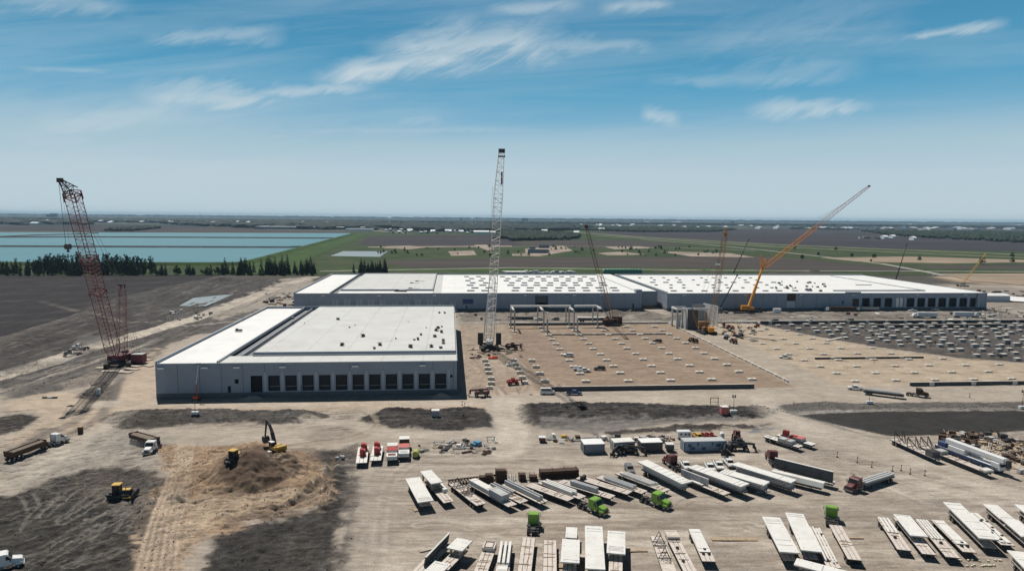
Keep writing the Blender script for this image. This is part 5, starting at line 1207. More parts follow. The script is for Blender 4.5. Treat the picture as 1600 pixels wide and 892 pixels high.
# ================================================================ TRUCKS
def make_truck(label, cat, loc, rz, paint, group=None, name='tractor_truck', sleeper=True, chassis=True):
    t = thing(name, label, cat, loc, rz, group)
    mb = MB(); mb.box((0,-.4,.85),(1.0,7.0,.3),m_steel)
    if chassis: mb.box((0,-2.9,1.15),(1.1,1.0,.18),m_steel); mb.box((0,-1.5,.95),(2.3,.7,.5),m_steel)
    for s in (-1,1): mb.bar((s*1.15,.4,.8),(s*1.15,-.9,.8),.3,m_rim,8)
    part(mb,'chassis',t)
    mb = MB(); mb.prism([(-.7,1.0),(1.75,1.0),(1.75,2.15),(1.15,3.05),(.9,3.25),(-.7,3.25)] if sleeper else [(.2,1.0),(1.75,1.0),(1.75,2.1),(1.2,2.85),(.2,2.95)],'x',-1.2,1.2,paint); part(mb,'cab',t,bevel=.07)
    mb = MB(); mb.prism([(1.75,.85),(3.35,.85),(3.4,1.55),(3.2,1.8),(1.75,2.1)],'x',-.85,.85,paint); mb.box((-.98,2.75,1.05),(.5,1.2,.5),paint); mb.box((.98,2.75,1.05),(.5,1.2,.5),paint); part(mb,'hood',t,bevel=.06)
    mb = MB(); mb.add([(-1.05,1.78,2.17),(1.05,1.78,2.17),(1.0,1.22,2.98),(-1.0,1.22,2.98)],[(0,1,2,3)],m_glass); part(mb,'windscreen',t)
    for s in (-1,1):
        mb = MB(); mb.add([(s*1.215,1.6,2.15),(s*1.215,.8,2.1),(s*1.215,.8,2.8),(s*1.215,1.15,2.8)],[(0,1,2,3)],m_glass); part(mb,'side_window',t)
        mb = MB(); mb.box((s*1.5,1.5,2.2),(.12,.2,.7),m_steel); mb.bar((s*1.2,1.5,2.5),(s*1.5,1.5,2.5),.03,m_steel); part(mb,'mirror',t)
    mb = MB(); mb.box((0,3.42,1.2),(1.2,.06,.6),m_steel); mb.box((0,3.5,.65),(2.4,.15,.35),m_rim); part(mb,'grille',t)
    mb = MB()
    for s in (-1,1):
        mb.wheel((s*1.05,2.6,.5),.5,.32,m_tyre,m_rim)
        for y in (-2.2,-3.5): mb.wheel((s*.95,y,.5),.5,.55,m_tyre,m_rim)
    part(mb,'wheels',t)
    mb = MB()
    for s in (-1,1): mb.bar((s*1.05,-.75,1.2),(s*1.05,-.75,3.6),.07,m_rim,6)
    part(mb,'exhaust_stack',t); return t
def at(px, py): p = G(px,py); return p
gt = make_truck('bright green truck tractor facing right, left one of the upper row pair','truck',at(928,799),heading(P(900,787),P(944,804)),m_green,'bright green truck tractors')
dup(gt, at(1026,789.5), heading(P(985,776),P(1040,795)), 'bright green truck tractor farthest right of the upper pair, by the long beams')
dup(gt, at(833.5,824), heading(P(832,838),P(834.5,812)), 'bright green truck tractor seen from behind, with dark bare frame, hitched to a lower-row trailer')
dup(gt, at(1298.5,813), heading(P(1300,826),P(1297,806)), 'bright green truck tractor seen from behind near the right slab pair')
rt = make_truck('dark red truck tractor at the head of the tall upright panel trailer','truck',at(1207,722),heading(P(1215,732),P(1200,713)),m_redt,'dark red truck tractors')
dup(rt, at(1337,765), heading(P(1350,760),P(1322,771)), 'dark red truck tractor with a lone flatbed of grey beams on the open yard')
dup(rt, at(1050,729), heading(P(1060,736),P(1040,722)), 'dark red truck tractor beside the lone white pickup')
t, l = trl('lone',(1347,755),(1391,741),False,None,'lone flatbed of grey beams behind a dark red truck on the open yard')
L_beams(t,l,.0,1.0,3,'grey beams on the lone flatbed in the open yard',hh=.5,pitch=.8,ww=.5,m=m_slab2)
# dusty side-dump trucks
def make_dump(label, a, b, lt, ltruck, kink=0.):
    # a: rear, b: front of the trailer (world)
    rz = heading(a,b); L_ = 11.0; t = thing('side_dump_trailer', label, 'dump trailer', (a.x,a.y,hz(a.x,a.y)), rz, 'side-dump trailers')
    mb = MB(); n = 8; o_ = [( -1.2,1.3),(1.2,1.3),(1.45,2.6),(1.3,2.6),(1.05,1.45),(-1.05,1.45),(-1.3,2.6),(-1.45,2.6)]
    mb.prism(o_,'y',.3,L_-.3,m_rust); mb.prism([(-1.2,1.3),(1.2,1.3),(1.45,2.85),(-1.45,2.85)],'y',.15,.35,m_rust); mb.prism([(-1.2,1.3),(1.2,1.3),(1.45,2.85),(-1.45,2.85)],'y',L_-.35,L_-.15,m_rust); part(mb,'tub',t)
    mb = MB(); mb.prism([(-1.3,2.3),(0,2.75),(1.3,2.3)],'y',.5,L_-.5,MATS['dirt load']); part(mb,'soil_load',t)
    mb = MB(); mb.box((0,L_/2,1.0),(.9,L_+.6,.35),m_steel); mb.box((0,L_+.4,1.2),(2.2,.1,1.6),m_steel); part(mb,'chassis',t)
    mb = MB()
    for k in (.8,2.1,3.4):
        for s in (-1,1): mb.wheel((s*1.0,k,.5),.5,.5,m_tyre,m_rim)
    part(mb,'wheels',t)
    d = Vector((b.x-a.x,b.y-a.y,0)).normalized(); e_ = a+d*(L_+.3); r2 = rz+kink; d2 = Vector((-math.sin(r2),math.cos(r2),0)); q = e_+d2*3.3; q.z = hz(q.x,q.y)
    return make_truck(ltruck,'truck',q,r2,m_white,'white dump truck tractors')
mat('dirt load', (.22,.18,.145), .95, var=.25, scale=1.5)
make_dump('brown side-dump trailer full of soil in the left foreground', P(12,722), P(70,700), None, 'white truck tractor pulling the brown dump trailer in the left foreground', -.15)
make_dump('brown side-dump trailer with raised lip trailing dust above the bulldozer', P(208,689), P(243,699), None, 'white truck tractor facing the camera, turning ahead of its dump trailer', -.95)
# trucks on the haul road by the red crane
make_truck('small white haul truck coming along the pale haul road left of the red crane','truck',at(125,546),rad(115),m_white,sleeper=False,name='haul_truck')
make_truck('dark dusty truck ahead of the white one on the pale haul road','truck',at(113,555),rad(115),m_grey,sleeper=False,name='haul_truck')
# grey-white truck in the bottom left corner
t = make_truck('dusty white tank truck cut by the bottom left corner','truck',at(2,890),rad(-55),m_white,name='tank_truck')
mb = MB(); mb.bar((0,-4.6,1.9),(0,-.9,1.9),.95,m_white,12); part(mb,'water_tank',t)
mb = MB(); mb.box((0,-2.6,2.9),(1.0,2.4,.15),m_steel); part(mb,'tank_walkway',t)
# ================================================================ CARS
def make_car(kind, label, loc, rz, paint, group):
    nm, cat = {'pickup':('pickup_truck','pickup truck'),'suv':('parked_suv','car'),'van':('parked_van','van')}[kind]
    t = thing(nm, label, cat, loc, rz, group); L_ = 5.7 if kind == 'pickup' else 5.0; h2 = L_/2
    mb = MB()
    if kind == 'pickup':
        mb.prism([(-h2,.55),(h2,.5),(h2,1.0),(h2-.25,1.12),(1.35,1.2),(-.75,1.2),(-.75,.82),(-h2+.1,.82),(-h2+.1,1.15),(-h2,1.15)],'x',-.78,.78,paint)
        for s in (-1,1): mb.prism([(-h2,.55),(h2,.5),(h2-.05,.98),(h2-.3,1.1),(-h2,1.2)],'x',s*.78,s*.98,paint)
        cab = [(-.75,1.18),(-.6,1.82),(.75,1.85),(1.45,1.18)]
    elif kind == 'suv':
        mb.prism([(-h2,.5),(h2,.5),(h2,.98),(h2-.3,1.12),(1.0,1.2),(-h2,1.2)],'x',-.96,.96,paint); cab = [(-h2+.05,1.18),(-h2+.3,1.8),(.5,1.83),(1.25,1.18)]
    else:
        mb.prism([(-h2-.4,.5),(h2,.5),(h2,1.15),(h2-.5,1.35),(-h2-.4,1.35)],'x',-1.0,1.0,paint); cab = [(-h2-.35,1.33),(-h2-.3,2.35),(h2-1.35,2.4),(h2-.55,1.33)]
    part(mb,'body',t,bevel=.05)
    mb = MB(); mb.prism(cab,'x',-.82,.82,paint); part(mb,'cab_roof',t,bevel=.06)
    (a0,b0),(a1,b1),(a2,b2),(a3,b3) = cab; 
    mb = MB()
    def lerp(p,q,k): return (p[0]+(q[0]-p[0])*k, p[1]+(q[1]-p[1])*k)
    f0 = lerp(cab[3],cab[2],.1); f1 = lerp(cab[3],cab[2],.88); mb.add([(-.74,f0[0]+.02,f0[1]+.02),(.74,f0[0]+.02,f0[1]+.02),(.70,f1[0]+.02,f1[1]+.02),(-.70,f1[0]+.02,f1[1]+.02)],[(0,1,2,3)],m_glass); part(mb,'windscreen',t)
    mb = MB(); f0 = lerp(cab[0],cab[1],.2); f1 = lerp(cab[0],cab[1],.85); mb.add([(-.7,f0[0]-.02,f0[1]),(.7,f0[0]-.02,f0[1]),(.66,f1[0]-.02,f1[1]),(-.66,f1[0]-.02,f1[1])],[(3,2,1,0)],m_glass); part(mb,'rear_window',t)
    for s in (-1,1):
        mb = MB(); q0 = lerp(cab[0],cab[3],.10); q1 = lerp(cab[0],cab[3],.90); q2 = lerp(cab[1],cab[2],.94); q3 = lerp(cab[1],cab[2],.06)
        mb.add([(s*.835,q0[0],q0[1]+.1),(s*.835,q1[0],q1[1]+.1),(s*.835,q2[0],q2[1]-.1),(s*.835,q3[0],q3[1]-.1)],[(0,1,2,3)],m_glass); part(mb,'side_window',t)
        mb = MB(); mb.box((s*.72,h2+.01,.82),(.35,.06,.2),m_lamp); part(mb,'headlight',t)
    mb = MB()
    for s in (-1,1):
        for y in (h2-1.05,-h2+1.1): mb.wheel((s*.85,y,.38),.38,.27,m_tyre,m_rim)
    part(mb,'wheels',t)
    mb = MB(); mb.box((0,h2+.03,.55),(1.85,.14,.22),m_steel); mb.box((0,-h2-.03 if kind!='van' else -h2-.42,.55),(1.85,.12,.2),m_steel); part(mb,'bumper',t)
    return t
GP = 'pickups and cars on the site'
h1 = heading(P(1068,722),P(1080,738))
pk = make_car('pickup','white pickup parked alone behind the long ribbed slab, left of the other pickups',at(1071,731),h1,m_white,GP)
dup(pk, at(1109,734), heading(P(1104,725),P(1113,742)), 'leftmost of the three white pickups parked together')
dup(pk, at(1123,731), heading(P(1117,722),P(1128,739)), 'middle one of the three white pickups parked together')
dup(pk, at(1139,727), heading(P(1132,719),P(1146,735)), 'rightmost of the three white pickups parked together')
dup(pk, at(906,578.5), rad(-82), 'farther white pickup of the pair on the brown pad')
dup(pk, at(912,581), rad(-84), 'nearer white pickup of the pair on the brown pad')
dup(pk, at(1227,560), rad(75), 'white pickup alone on the sandy lane between the pads')
dup(pk, at(1267,503), rad(85), 'pale pickup on the road behind the sandy pad, left one')
dup(pk, at(1426,487), rad(88), 'white pickup in front of the long east warehouse docks')
dup(pk, at(1461,485), rad(88), 'small white pickup near the right end of the east warehouse docks')
sv = make_car('suv','grey SUV parked at the top of the upper trailer row',at(983.5,737),heading(P(977,723),P(989,743)),m_grey,GP)
s2 = make_car('suv','white SUV alone on the brown pad',at(888,557),rad(85),m_white,GP)
s3 = make_car('suv','dark car right of the two white pickups on the brown pad',at(937,578),rad(86),m_black,GP)
make_car('pickup','dark blue pickup on the road at the front edge of the brown pad',at(897,616.5),rad(-91),m_blue,GP)
make_car('van','white van at the front left corner of the brown pad',at(856,615.5),rad(-91),m_white,None)
dup(s3, at(1210,503), rad(85), 'dark car on the road left of the pale pickup behind the sandy pad')
dup(s3, at(1328,502), rad(88), 'black car on the road behind the dark footing field')
dup(s3, at(1027,535), rad(80), 'dark car beside the pale strip footing on the brown pad')
dup(pk, at(711,487), rad(20), 'white pickup just past the back right corner of the nearest warehouse')
dup(s2, at(842,500), rad(88), 'white car seen through the bare concrete frame'); dup(sv, at(868,500), rad(92), 'grey car seen through the bare concrete frame')
dup(s2, at(1460,431), rad(60), 'white car on the track behind the right end of the east warehouse')
# ================================================================ CRANES
def lattice(mb, A, B, w0, w1, n, m, rc=.13, rb=.06, side=None, taper0=0, taper1=0):
    # four-chord lattice boom from A to B; taperN = share of the length that narrows to a point at that end
    A = Vector(A); B = Vector(B); d = (B-A); L_ = d.length; d = d/L_
    s = Vector(side or (1,0,0)); s = (s-d*s.dot(d)).normalized(); q = d.cross(s)
    P_ = []
    for i in range(n+1):
        t = i/n; w_ = w0+(w1-w0)*t; k = 1
        if taper0 and t < taper0: k = .25+.75*t/taper0
        if taper1 and t > 1-taper1: k = .25+.75*(1-t)/taper1
        c = A+d*L_*t; P_.append([c+s*w_*k/2*a+q*w_*k/2*b for a, b in ((-1,-1),(1,-1),(1,1),(-1,1))])
    for i in range(n):
        for j in range(4):
            k = (j+1)%4; mb.bar(P_[i][j],P_[i+1][j],rc,m,4)
            if (i+j)%2: mb.bar(P_[i][j],P_[i+1][k],rb,m,3)
            else: mb.bar(P_[i][k],P_[i+1][j],rb,m,3)
            mb.bar(P_[i+1][j],P_[i+1][k],rb,m,3)
    return P_
def rel(p, o): return Vector(p)-Vector(o)
def crawler(t, m, s=1.0, rz=0.):
    R = Matrix.Rotation(rz,3,'Z')
    for a in (-1,1):
        mb = MB(); pts = [(-4.6*s,.2*s),(-4.2*s,0),(4.2*s,0),(4.6*s,.2*s),(4.9*s,.8*s),(4.4*s,1.5*s),(-4.4*s,1.5*s),(-4.9*s,.8*s)]
        mb.prism(pts,'x',a*3.4*s-.65*s,a*3.4*s+.65*s,m_tyre)
        mb.v = [tuple(R@Vector(v)) for v in mb.v]; part(mb,'crawler_track',t)
        mb = MB(); mb.prism([(-4.0*s,.3*s),(4.0*s,.3*s),(4.0*s,1.2*s),(-4.0*s,1.2*s)],'x',a*3.4*s-.72*s,a*3.4*s+.72*s,m_steel); mb.v = [tuple(R@Vector(v)) for v in mb.v]; part(mb,'track_frame',t)
    mb = MB(); mb.box((0,0,1.1*s),(6.0*s,3.0*s,.8*s),m_steel,rz=rz); mb.bar((0,0,1.4*s),(0,0,2.0*s),1.4*s,m_steel,12); part(mb,'carbody',t)
def house(t, m, s, rz, cw=True):
    R = Matrix.Rotation(rz,3,'Z'); c = R@Vector((0,-3.2*s,3.0*s))
    mb = MB(); mb.box(c,(3.4*s,8.0*s,2.0*s),m,rz=rz); mb.box(R@Vector((0,0,2.3*s)),(3.0*s,4*s,.7*s),m_steel,rz=rz); part(mb,'machine_house',t,bevel=.08)
    mb = MB(); mb.box(R@Vector((2.3*s,1.2*s,3.0*s)),(1.3*s,2.0*s,1.9*s),m,rz=rz); part(mb,'operator_cab',t,bevel=.06)
    mb = MB(); mb.box(R@Vector((2.3*s,2.24*s,3.2*s)),(1.1*s,.05,1.1*s),m_glass,rz=rz); part(mb,'cab_window',t)
    if cw:
        for a in (-1,1):
            mb = MB()
            for k in range(5): mb.box(R@Vector((a*2.6*s,-6.2*s,(1.9+k*.55)*s)),(1.8*s,2.0*s,.5*s),m_steel,rz=rz)
            part(mb,'counterweight',t)
def lines(t, name, segs, r=.035, m=None):
    mb = MB()
    for a, b2 in segs: mb.bar(a,b2,r,m or m_cable,4)
    part(mb,name,t)
def hook(t, p, s=1.0, line_to=None):
    p = Vector(p); mb = MB(); mb.box(p,(1.3*s,1.0*s,1.3*s),m_steel); mb.bar(p+Vector((-.7*s,0,.2)),p+Vector((.7*s,0,.2)),.8*s,m_steel,10); mb.bar(p-Vector((0,0,.6*s)),p-Vector((0,0,1.5*s)),.22*s,m_steel,6,.4*s); part(mb,'hook_block',t)
    if line_to is not None:
        q = Vector(line_to); lines(t,'hoist_line',[(p+Vector((d_*s,0,.6)),q+Vector((d_*s*.6,0,0))) for d_ in (-.5,.5)],.04)
# -- dull red crawler crane, left
o = P(185,571); o.z = hz(o.x,o.y)
t = thing('crawler_crane','tall dull red lattice crawler crane standing left of the nearest warehouse','crane',o)
ax = rad(180+20)
crawler(t, m_tyre, 1.25, rad(25)); house(t, m_cr_red, 1.15, rad(165), True)
foot = Vector((0,-2,3.2)); head = rel(PD(112,300,263),o); neck = rel(PD(95,283,260),o)
side = Vector((1,0,0))
mb = MB(); lattice(mb, foot, head, 4.3, 4.1, 44, m_cr_red, .15, .06, side, taper0=.07, taper1=.0)
d_ = (head-foot).normalized()
for q in (.42,.62): c_ = foot+(head-foot)*q; lattice(mb, c_, c_+d_*1.5, 4.6, 4.6, 1, m_cr_red, .3,.2, side)
part(mb,'main_boom',t)
mb = MB(); lattice(mb, head, neck, 3.8, 1.0, 4, m_steel, .22, .1, side); mb.box(neck+Vector((-.3,0,.3)),(1.8,1.4,1.6),m_steel); lattice(mb, foot+(head-foot)*.955, head, 4.5, 4.3, 2, m_cr_red, .3,.2, side); part(mb,'boom_head',t)
mt = rel(PD(190,446,322),o)
mb = MB(); lattice(mb, Vector((1.2,1,3.2)), mt, 3.4, 3.0, 18, m_cr_red, .15, .06, side, taper0=.06, taper1=.05); mb.box(mt,(3.0,1.2,1.6),m_steel); part(mb,'back_mast',t)
lines(t,'pendant_lines',[(mt+Vector((a,0,0)),head+Vector((1.5+a*.4,0,-1))) for a in (-1.2,1.2)]+[(mt+Vector((a,0,0)),Vector((a*1.3+3,9,4))) for a in (-1.4,-.5,.5,1.4)],.06)
hk = Vector((neck.x-.1,neck.y,rel(PD(101,386,260),o).z)); hook(t,hk+Vector((1.4,0,0)),1.3,neck+Vector((-.4,0,0)))
lines(t,'whip_line',[(neck+Vector((-.9,0,0)),hk+Vector((.6,0,1)))],.04)
mb = MB(); mb.box((7.2,3.5,2.6),(5,3.6,3.8),m_cr_red); mb.box((7.2,3.5,4.6),(5.1,3.7,.15),m_slab2); part(mb,'power_pack',t)
# mats under it
m0 = None; k = 0
for (px,py,w_,d_2,rz_) in ((176,580,8.5,3.2,8),(209,572,7.5,3.0,-20),(219,567,7,3,-20),(228,562,6.5,3,-25),(196,582,6,3.0,-12),(206,577,7,2.6,-18),(232,572,5,2.2,-30),(160,575,5,3,6)):
    mb = MB()
    for q in range(4): mb.box((0,(q-1.5)*d_2/4,.16),(w_,d_2/4-.06,.30),m_woodp)
    single(mb,'crane_mat','pale timber mat lying at the foot of the red crane','timber mat',G(px,py,.05),rad(rz_),'timber mats round the red crane')
# -- white crawler crane, centre
o = P(765,546); o.z = hz(o.x,o.y)
t = thing('crawler_crane','very tall white lattice crawler crane in the middle of the site','crane',o)
crawler(t, m_tyre, 1.15, rad(8)); house(t, m_cr_wht, 1.05, rad(180), False)
for a in (-1,1):
    mb = MB()
    for q in range(6): mb.box((a*4.6-.2,5.0,2.2+q*.95),(2.6,3.0,.85),m_conc_d)
    mb.box((a*4.6-.2,3.4,4.8),(2.7,.1,6),m_steel); part(mb,'counterweight',t)
foot = Vector((0,-1.5,3)); el = rel(PD(779,300,294),o); top = rel(PD(784,236,280),o)
side = Vector((1,0,0))
mb = MB(); lattice(mb, foot, el, 4.0, 3.6, 40, m_cr_wht, .17, .07, side, taper0=.03); part(mb,'main_boom',t)
mb = MB(); lattice(mb, el, top, 3.5, 2.1, 9, m_steel if False else m_cr_wht, .15, .07, side); mb.box(top,(2.6,1.6,1.6),m_steel); mb.box(top+Vector((0,0,-2.2)),(2.9,1.2,.5),m_steel); mb.box(el+(top-el)*.35+Vector((.9,-.5,0)),(.7,.5,5),m_steel); part(mb,'boom_head',t)
mt = rel(PD(770,430,352),o)
mb = MB(); lattice(mb, Vector((-1.5,1.5,3)), mt, 3.6, 3.0, 16, m_cr_wht, .15, .06, side, taper0=.05, taper1=.05); part(mb,'back_mast',t)
lines(t,'pendant_lines',[(mt+Vector((a,0,0)),el+Vector((a,0,-2))) for a in (-1.3,1.3)]+[(mt+Vector((a,0,0)),Vector((a*2.5,6,5))) for a in (-1.3,1.3)],.06)
hook(t, Vector((top.x-4.4,top.y-1,rel(PD(765,398,280),o).z)), .7, el+Vector((-2.4,0,2)))
for (px,py,w_,d_2) in ((742,546,7,2.4),(790,548,6,2.4),(800,543,6,2.0),(735,538,5,2)):
    mb = MB()
    for q in range(4): mb.box((0,(q-1.5)*d_2/4,.14),(w_,d_2/4-.06,.26),m_woodp)
    single(mb,'crane_mat','pale timber mat lying beside the white crane','timber mat',G(px,py,.05),rad(6),'timber mats round the white crane')
# -- orange crane, right
o = P(1176,488.5); t = thing('mobile_crane','large orange crane with a long jib leaning right over the east warehouse roof','crane',o)
def carrier(t, s, m, n=5, rz=0.):
    R = Matrix.Rotation(rz,3,'Z'); mb = MB(); mb.box((0,0,1.3*s),(2.9*s,13*s,.9*s),m,rz=rz); part(mb,'carrier_frame',t)
    mb = MB(); c = R@Vector((0,6.0*s,2.2*s)); mb.box(c,(2.7*s,2.2*s,1.6*s),m,rz=rz); part(mb,'driver_cab',t,bevel=.08)
    mb = MB(); c = R@Vector((0,7.12*s,2.4*s)); mb.box(c,(2.4*s,.06,.8*s),m_glass,rz=rz); part(mb,'windscreen',t)
    mb = MB()
    for i in range(n):
        for a in (-1,1):
            y = -5.2*s+i*10.6*s/(n-1); w2 = MB(); w2.wheel((a*1.25*s,y,.62*s),.62*s,.45*s,m_tyre,m_rim); w2.v = [tuple(R@Vector(v)) for v in w2.v]; mb.add(w2.v,w2.f,m_tyre)
    part(mb,'wheels',t)
    for y in (-4.2*s,3.2*s):
        mb = MB(); mb.box(R@Vector((0,y,1.0*s)),(8.0*s,.4*s,.4*s),m,rz=rz)
        for a in (-1,1): mb.box(R@Vector((a*3.9*s,y,.5*s)),(.3*s,.3*s,1.0*s),m_steel,rz=rz); mb.box(R@Vector((a*3.9*s,y,.08)),(1.0*s,1.0*s,.15),m_steel,rz=rz)
        part(mb,'outrigger',t)
carrier(t, 1.1, m_steel, 6, rad(-85))
mb = MB(); mb.box((-5.2,0,3.6),(6.2,3.2,3.0),m_cr_org); part(mb,'counterweight',t,bevel=.1)
mb = MB(); mb.box((-1.5,-1,3.2),(3.5,2.5,1.8),m_cr_org); part(mb,'slewing_platform',t,bevel=.1)
elb = rel(PD(1191,420,500),o); tip = rel(PD(1358,291,500),o); ft = Vector((-3.4,0,3))
mb = MB(); mb.bar(ft,ft+(elb-ft)*.55,1.05,m_cr_org,6); mb.bar(ft+(elb-ft)*.5,elb,.85,m_cr_org,6); part(mb,'telescopic_boom',t)
mb = MB(); st1 = rel(PD(1189,399,500),o); lattice(mb, elb, st1, 1.5,1.0,4,m_cr_org,.14,.07,(0,1,0)); lattice(mb, elb, rel(PD(1195,405,500),o),1.6,1.6,3,m_cr_org,.18,.1,(0,1,0)); part(mb,'jib_strut',t)
mb = MB(); a_ = elb; mid = elb+(tip-elb)*.12; m2 = elb+(tip-elb)*.52
lattice(mb, a_, m2, 2.8,2.3,26,m_cr_org,.13,.07,(0,1,0),taper0=.08); part(mb,'jib',t)
mb = MB(); lattice(mb, m2, tip, 2.5,1.5,26,m_pink if False else m_cr_tan if False else mat('pale red lattice',(.45,.30,.27),.6),.10,.05,(0,1,0),taper1=.06); mb.box(tip,(1.4,1,1.2),m_steel); part(mb,'jib_tip',t)
lines(t,'pendant_lines',[(st1,elb+(tip-elb)*.5+Vector((-1,0,3))),(elb+(tip-elb)*.5+Vector((-1,0,3)),tip),(rel(PD(1278,341,500),o),rel(PD(1322,318,500),o))],.07)
mb = MB(); mb.box((17.5,1,1.5),(5.2,3,3),m_tank); mb.box((17.5,1,3.05),(5.3,3.1,.12),m_slab); single(mb,'site_cabin','small white cabin by the foot of the orange crane','cabin',o,0,None)
mb = MB(); mb.box((-11,-6,.6),(9,2.0,1.1),m_steel); mb.box((-4,-7,.4),(6,1.8,.8),m_conc_d); mb.bar((-14,-7,.9),(-2,-8,.9),.25,m_steel,6); single(mb,'steel_parts','dark crane parts heaped below the orange crane','crane parts',o,0,None)
# -- tan lattice crane by the precast boxes
o = P(1104,521); t = thing('crawler_crane','weathered orange crawler crane working at the upright precast boxes','crane',o)
crawler(t,m_tyre,1.05,rad(10)); house(t,m_cr_tan,1.0,rad(185),False)
mb = MB(); mb.box((-1,4,4.4),(5.5,3,4.2),m_cr_tan); part(mb,'counterweight',t,bevel=.1)
mb = MB(); mb.box((1.5,-3.2,2.8),(3.0,3.0,2.6),m_cr_org); part(mb,'winch_housing',t,bevel=.1)
ft = Vector((2.5,1,3)); hd = rel(PD(1133,366,404),o); tp_ = rel(PD(1133,357,402),o)
mb = MB(); lattice(mb, ft, hd, 3.0,2.4,40,m_cr_tan,.10,.05,(1,0,0),taper0=.03,taper1=.03); part(mb,'main_boom',t)
mb = MB(); lattice(mb, hd, tp_, 2.2,1.0,2,m_cr_tan,.15,.08,(1,0,0)); mb.box(hd,(2.2,1.5,1.6),m_cr_tan); part(mb,'boom_head',t)
lines(t,'back_stays',[(hd+Vector((a,0,0)),Vector((a*2-6,6,6))) for a in (-.8,.8)],.05)
for a in (-1,1):
    mb = MB(); lattice(mb, Vector((-3+a*2,0,4)), Vector((-3.5+a*4,4,12)),1.2,.8,5,m_cr_tan,.12,.07,(1,0,0)); part(mb,'gantry_leg',t)
pb = rel(PD(1122,412,398),o); hook(t, pb, 1.0, hd)
mb = MB(); mb.box(rel(PD(1122,413,397),o),(2.6,.5,1.3),m_tank); part(mb,'spreader_block',t)
lines(t,'lifting_line',[(pb+Vector((-1,0,-1)),rel(PD(1116,478,400),o)),(pb+Vector((.8,0,-1)),rel(PD(1123,476,400),o))],.06)
# -- tan lattice crane, centre right, boom leaning left
o = P(958,508); t = thing('crawler_crane','thin brown lattice crane with boom leaning left beside the bare concrete frame','crane',o)
crawler(t,m_rust,1.0,rad(70)); house(t,m_rust,1.0,rad(-60),False)
mb = MB(); mb.box((2.8,3,3.2),(6,3.4,3.6),m_rust); mb.box((-3.5,1,3.5),(2.5,2.5,3.8),m_cr_tan); part(mb,'counterweight',t)
hd = rel(PD(916,354,405),o); ft = Vector((-2,0,3))
mb = MB(); lattice(mb, ft, hd, 2.0,1.7,44,m_rust,.085,.04,(1,0,0),taper0=.03,taper1=.05); mb.box(hd,(2.0,1.5,2.0),m_rust); part(mb,'main_boom',t)
mst = rel(PD(940,428,440),o)
mb = MB(); lattice(mb, Vector((0,2,3)), mst, 1.8,1.5,14,m_cr_tan,.09,.045,(1,0,0),taper0=.05,taper1=.05); part(mb,'back_mast',t)
lines(t,'pendant_lines',[(mst,hd),(mst+Vector((.8,0,0)),hd+Vector((.8,0,0))),(mst,Vector((7,5,4)))],.07,m_cr_tan)
mb = MB(); lattice(mb, rel(P(963,498,1),o), rel(P(976,484,9),o)+Vector((4,0,0)), .9,.7,10,m_woodp,.09,.05,(0,1,0)); single(mb,'loose_boom_section','pale loose lattice section leaning on the spoil right of the brown crane','boom section',o,0,None)
# -- slim telescopic booms
def slim(label, base, foot_z, bx, tipv, m, r0=.6, r1=.28, lat=False, cab=m_grey):
    t = thing('telescopic_crane', label, 'crane', base); carrier(t,.85,cab,4,rad(80))
    mb = MB(); mb.box((0,0,3.0),(4,2.5,1.6),cab); part(mb,'slewing_platform',t,bevel=.06)
    mb = MB()
    if lat: lattice(mb,(0,0,3),tipv,1.5,1.1,26,m,.09,.045,(0,1,0),taper1=.05)
    else:
        a = Vector((0,0,3)); d_ = tipv-a
        mb.bar(a,a+d_*.4,r0,m,6); mb.bar(a+d_*.4,a+d_*.72,(r0+r1)/2,m,6); mb.bar(a+d_*.72,tipv,r1,m,6); mb.box(tipv,(1.1,1,1),m_steel)
    part(mb,'boom',t); lines(t,'winch_line',[(tipv+Vector((.6,0,0)),Vector((.8,0,3.5)))],.03)
o = W(170,648); 
b0 = PD(1140,440,690); b0.z = 0; slim('slim black telescopic boom rising behind the east warehouse, left of the orange crane',b0,3,0,rel(PD(1170,374,690),b0),m_black)
b0 = P(1124,489); slim('short slim black telescopic boom in front of the east warehouse wall',b0,3,0,rel(PD(1152,430,b0.y),b0),m_black,.5,.3)
b0 = PD(1398,436,680); b0.z = 0; slim('slim black telescopic boom behind the right part of the east warehouse',b0,3,0,rel(PD(1417,382,680),b0),m_black)
b0 = PD(1504,450,690); b0.z = 0; slim('yellow lattice boom rising behind the right end of the east warehouse',b0,3,0,rel(PD(1541,395,690),b0),m_yel,lat=True)
mb = MB(); mb.box((0,0,.8),(8,3,1.6),m_grey); mb.box((3,0,2.0),(2.5,2.4,1),m_white)
for y in (-3,-1,1,3): mb.wheel((y,1.4,.5),.5,.4,m_tyre)
# -- blue and white mobile crane at right
a = P(1464,702); b = P(1568,742); rz = heading(a,b); L_ = (b-a).length
t = thing('mobile_crane','blue and white mobile crane with its telescopic boom folded flat, at the right edge','crane',a,rz)
s = L_/17.
mb = MB(); mb.box((0,L_/2,1.35),(2.9,L_-1,.9),m_blue); mb.box((0,L_/2,1.85),(2.95,L_-1.2,.12),m_white); part(mb,'carrier_frame',t)
mb = MB(); mb.prism([(L_-2.6,1.2),(L_+.1,1.2),(L_+.1,2.2),(L_-.4,3.1),(L_-2.6,3.1)],'x',-1.45,1.45,m_white); part(mb,'driver_cab',t,bevel=.1)
mb = MB(); mb.add([(-1.3,L_+.13,2.25),(1.3,L_+.13,2.25),(1.25,L_-.36,3.0),(-1.25,L_-.36,3.0)],[(0,1,2,3)],m_glass); mb.box((-1.47,L_-1.4,2.5),(.04,1.5,.7),m_glass); part(mb,'windscreen',t)
mb = MB()
for i in range(6):
    for sd_ in (-1,1): mb.wheel((sd_*1.3,1.4+i*(L_-3.2)/5,.65),.65,.5,m_tyre,m_rim)
part(mb,'wheels',t)
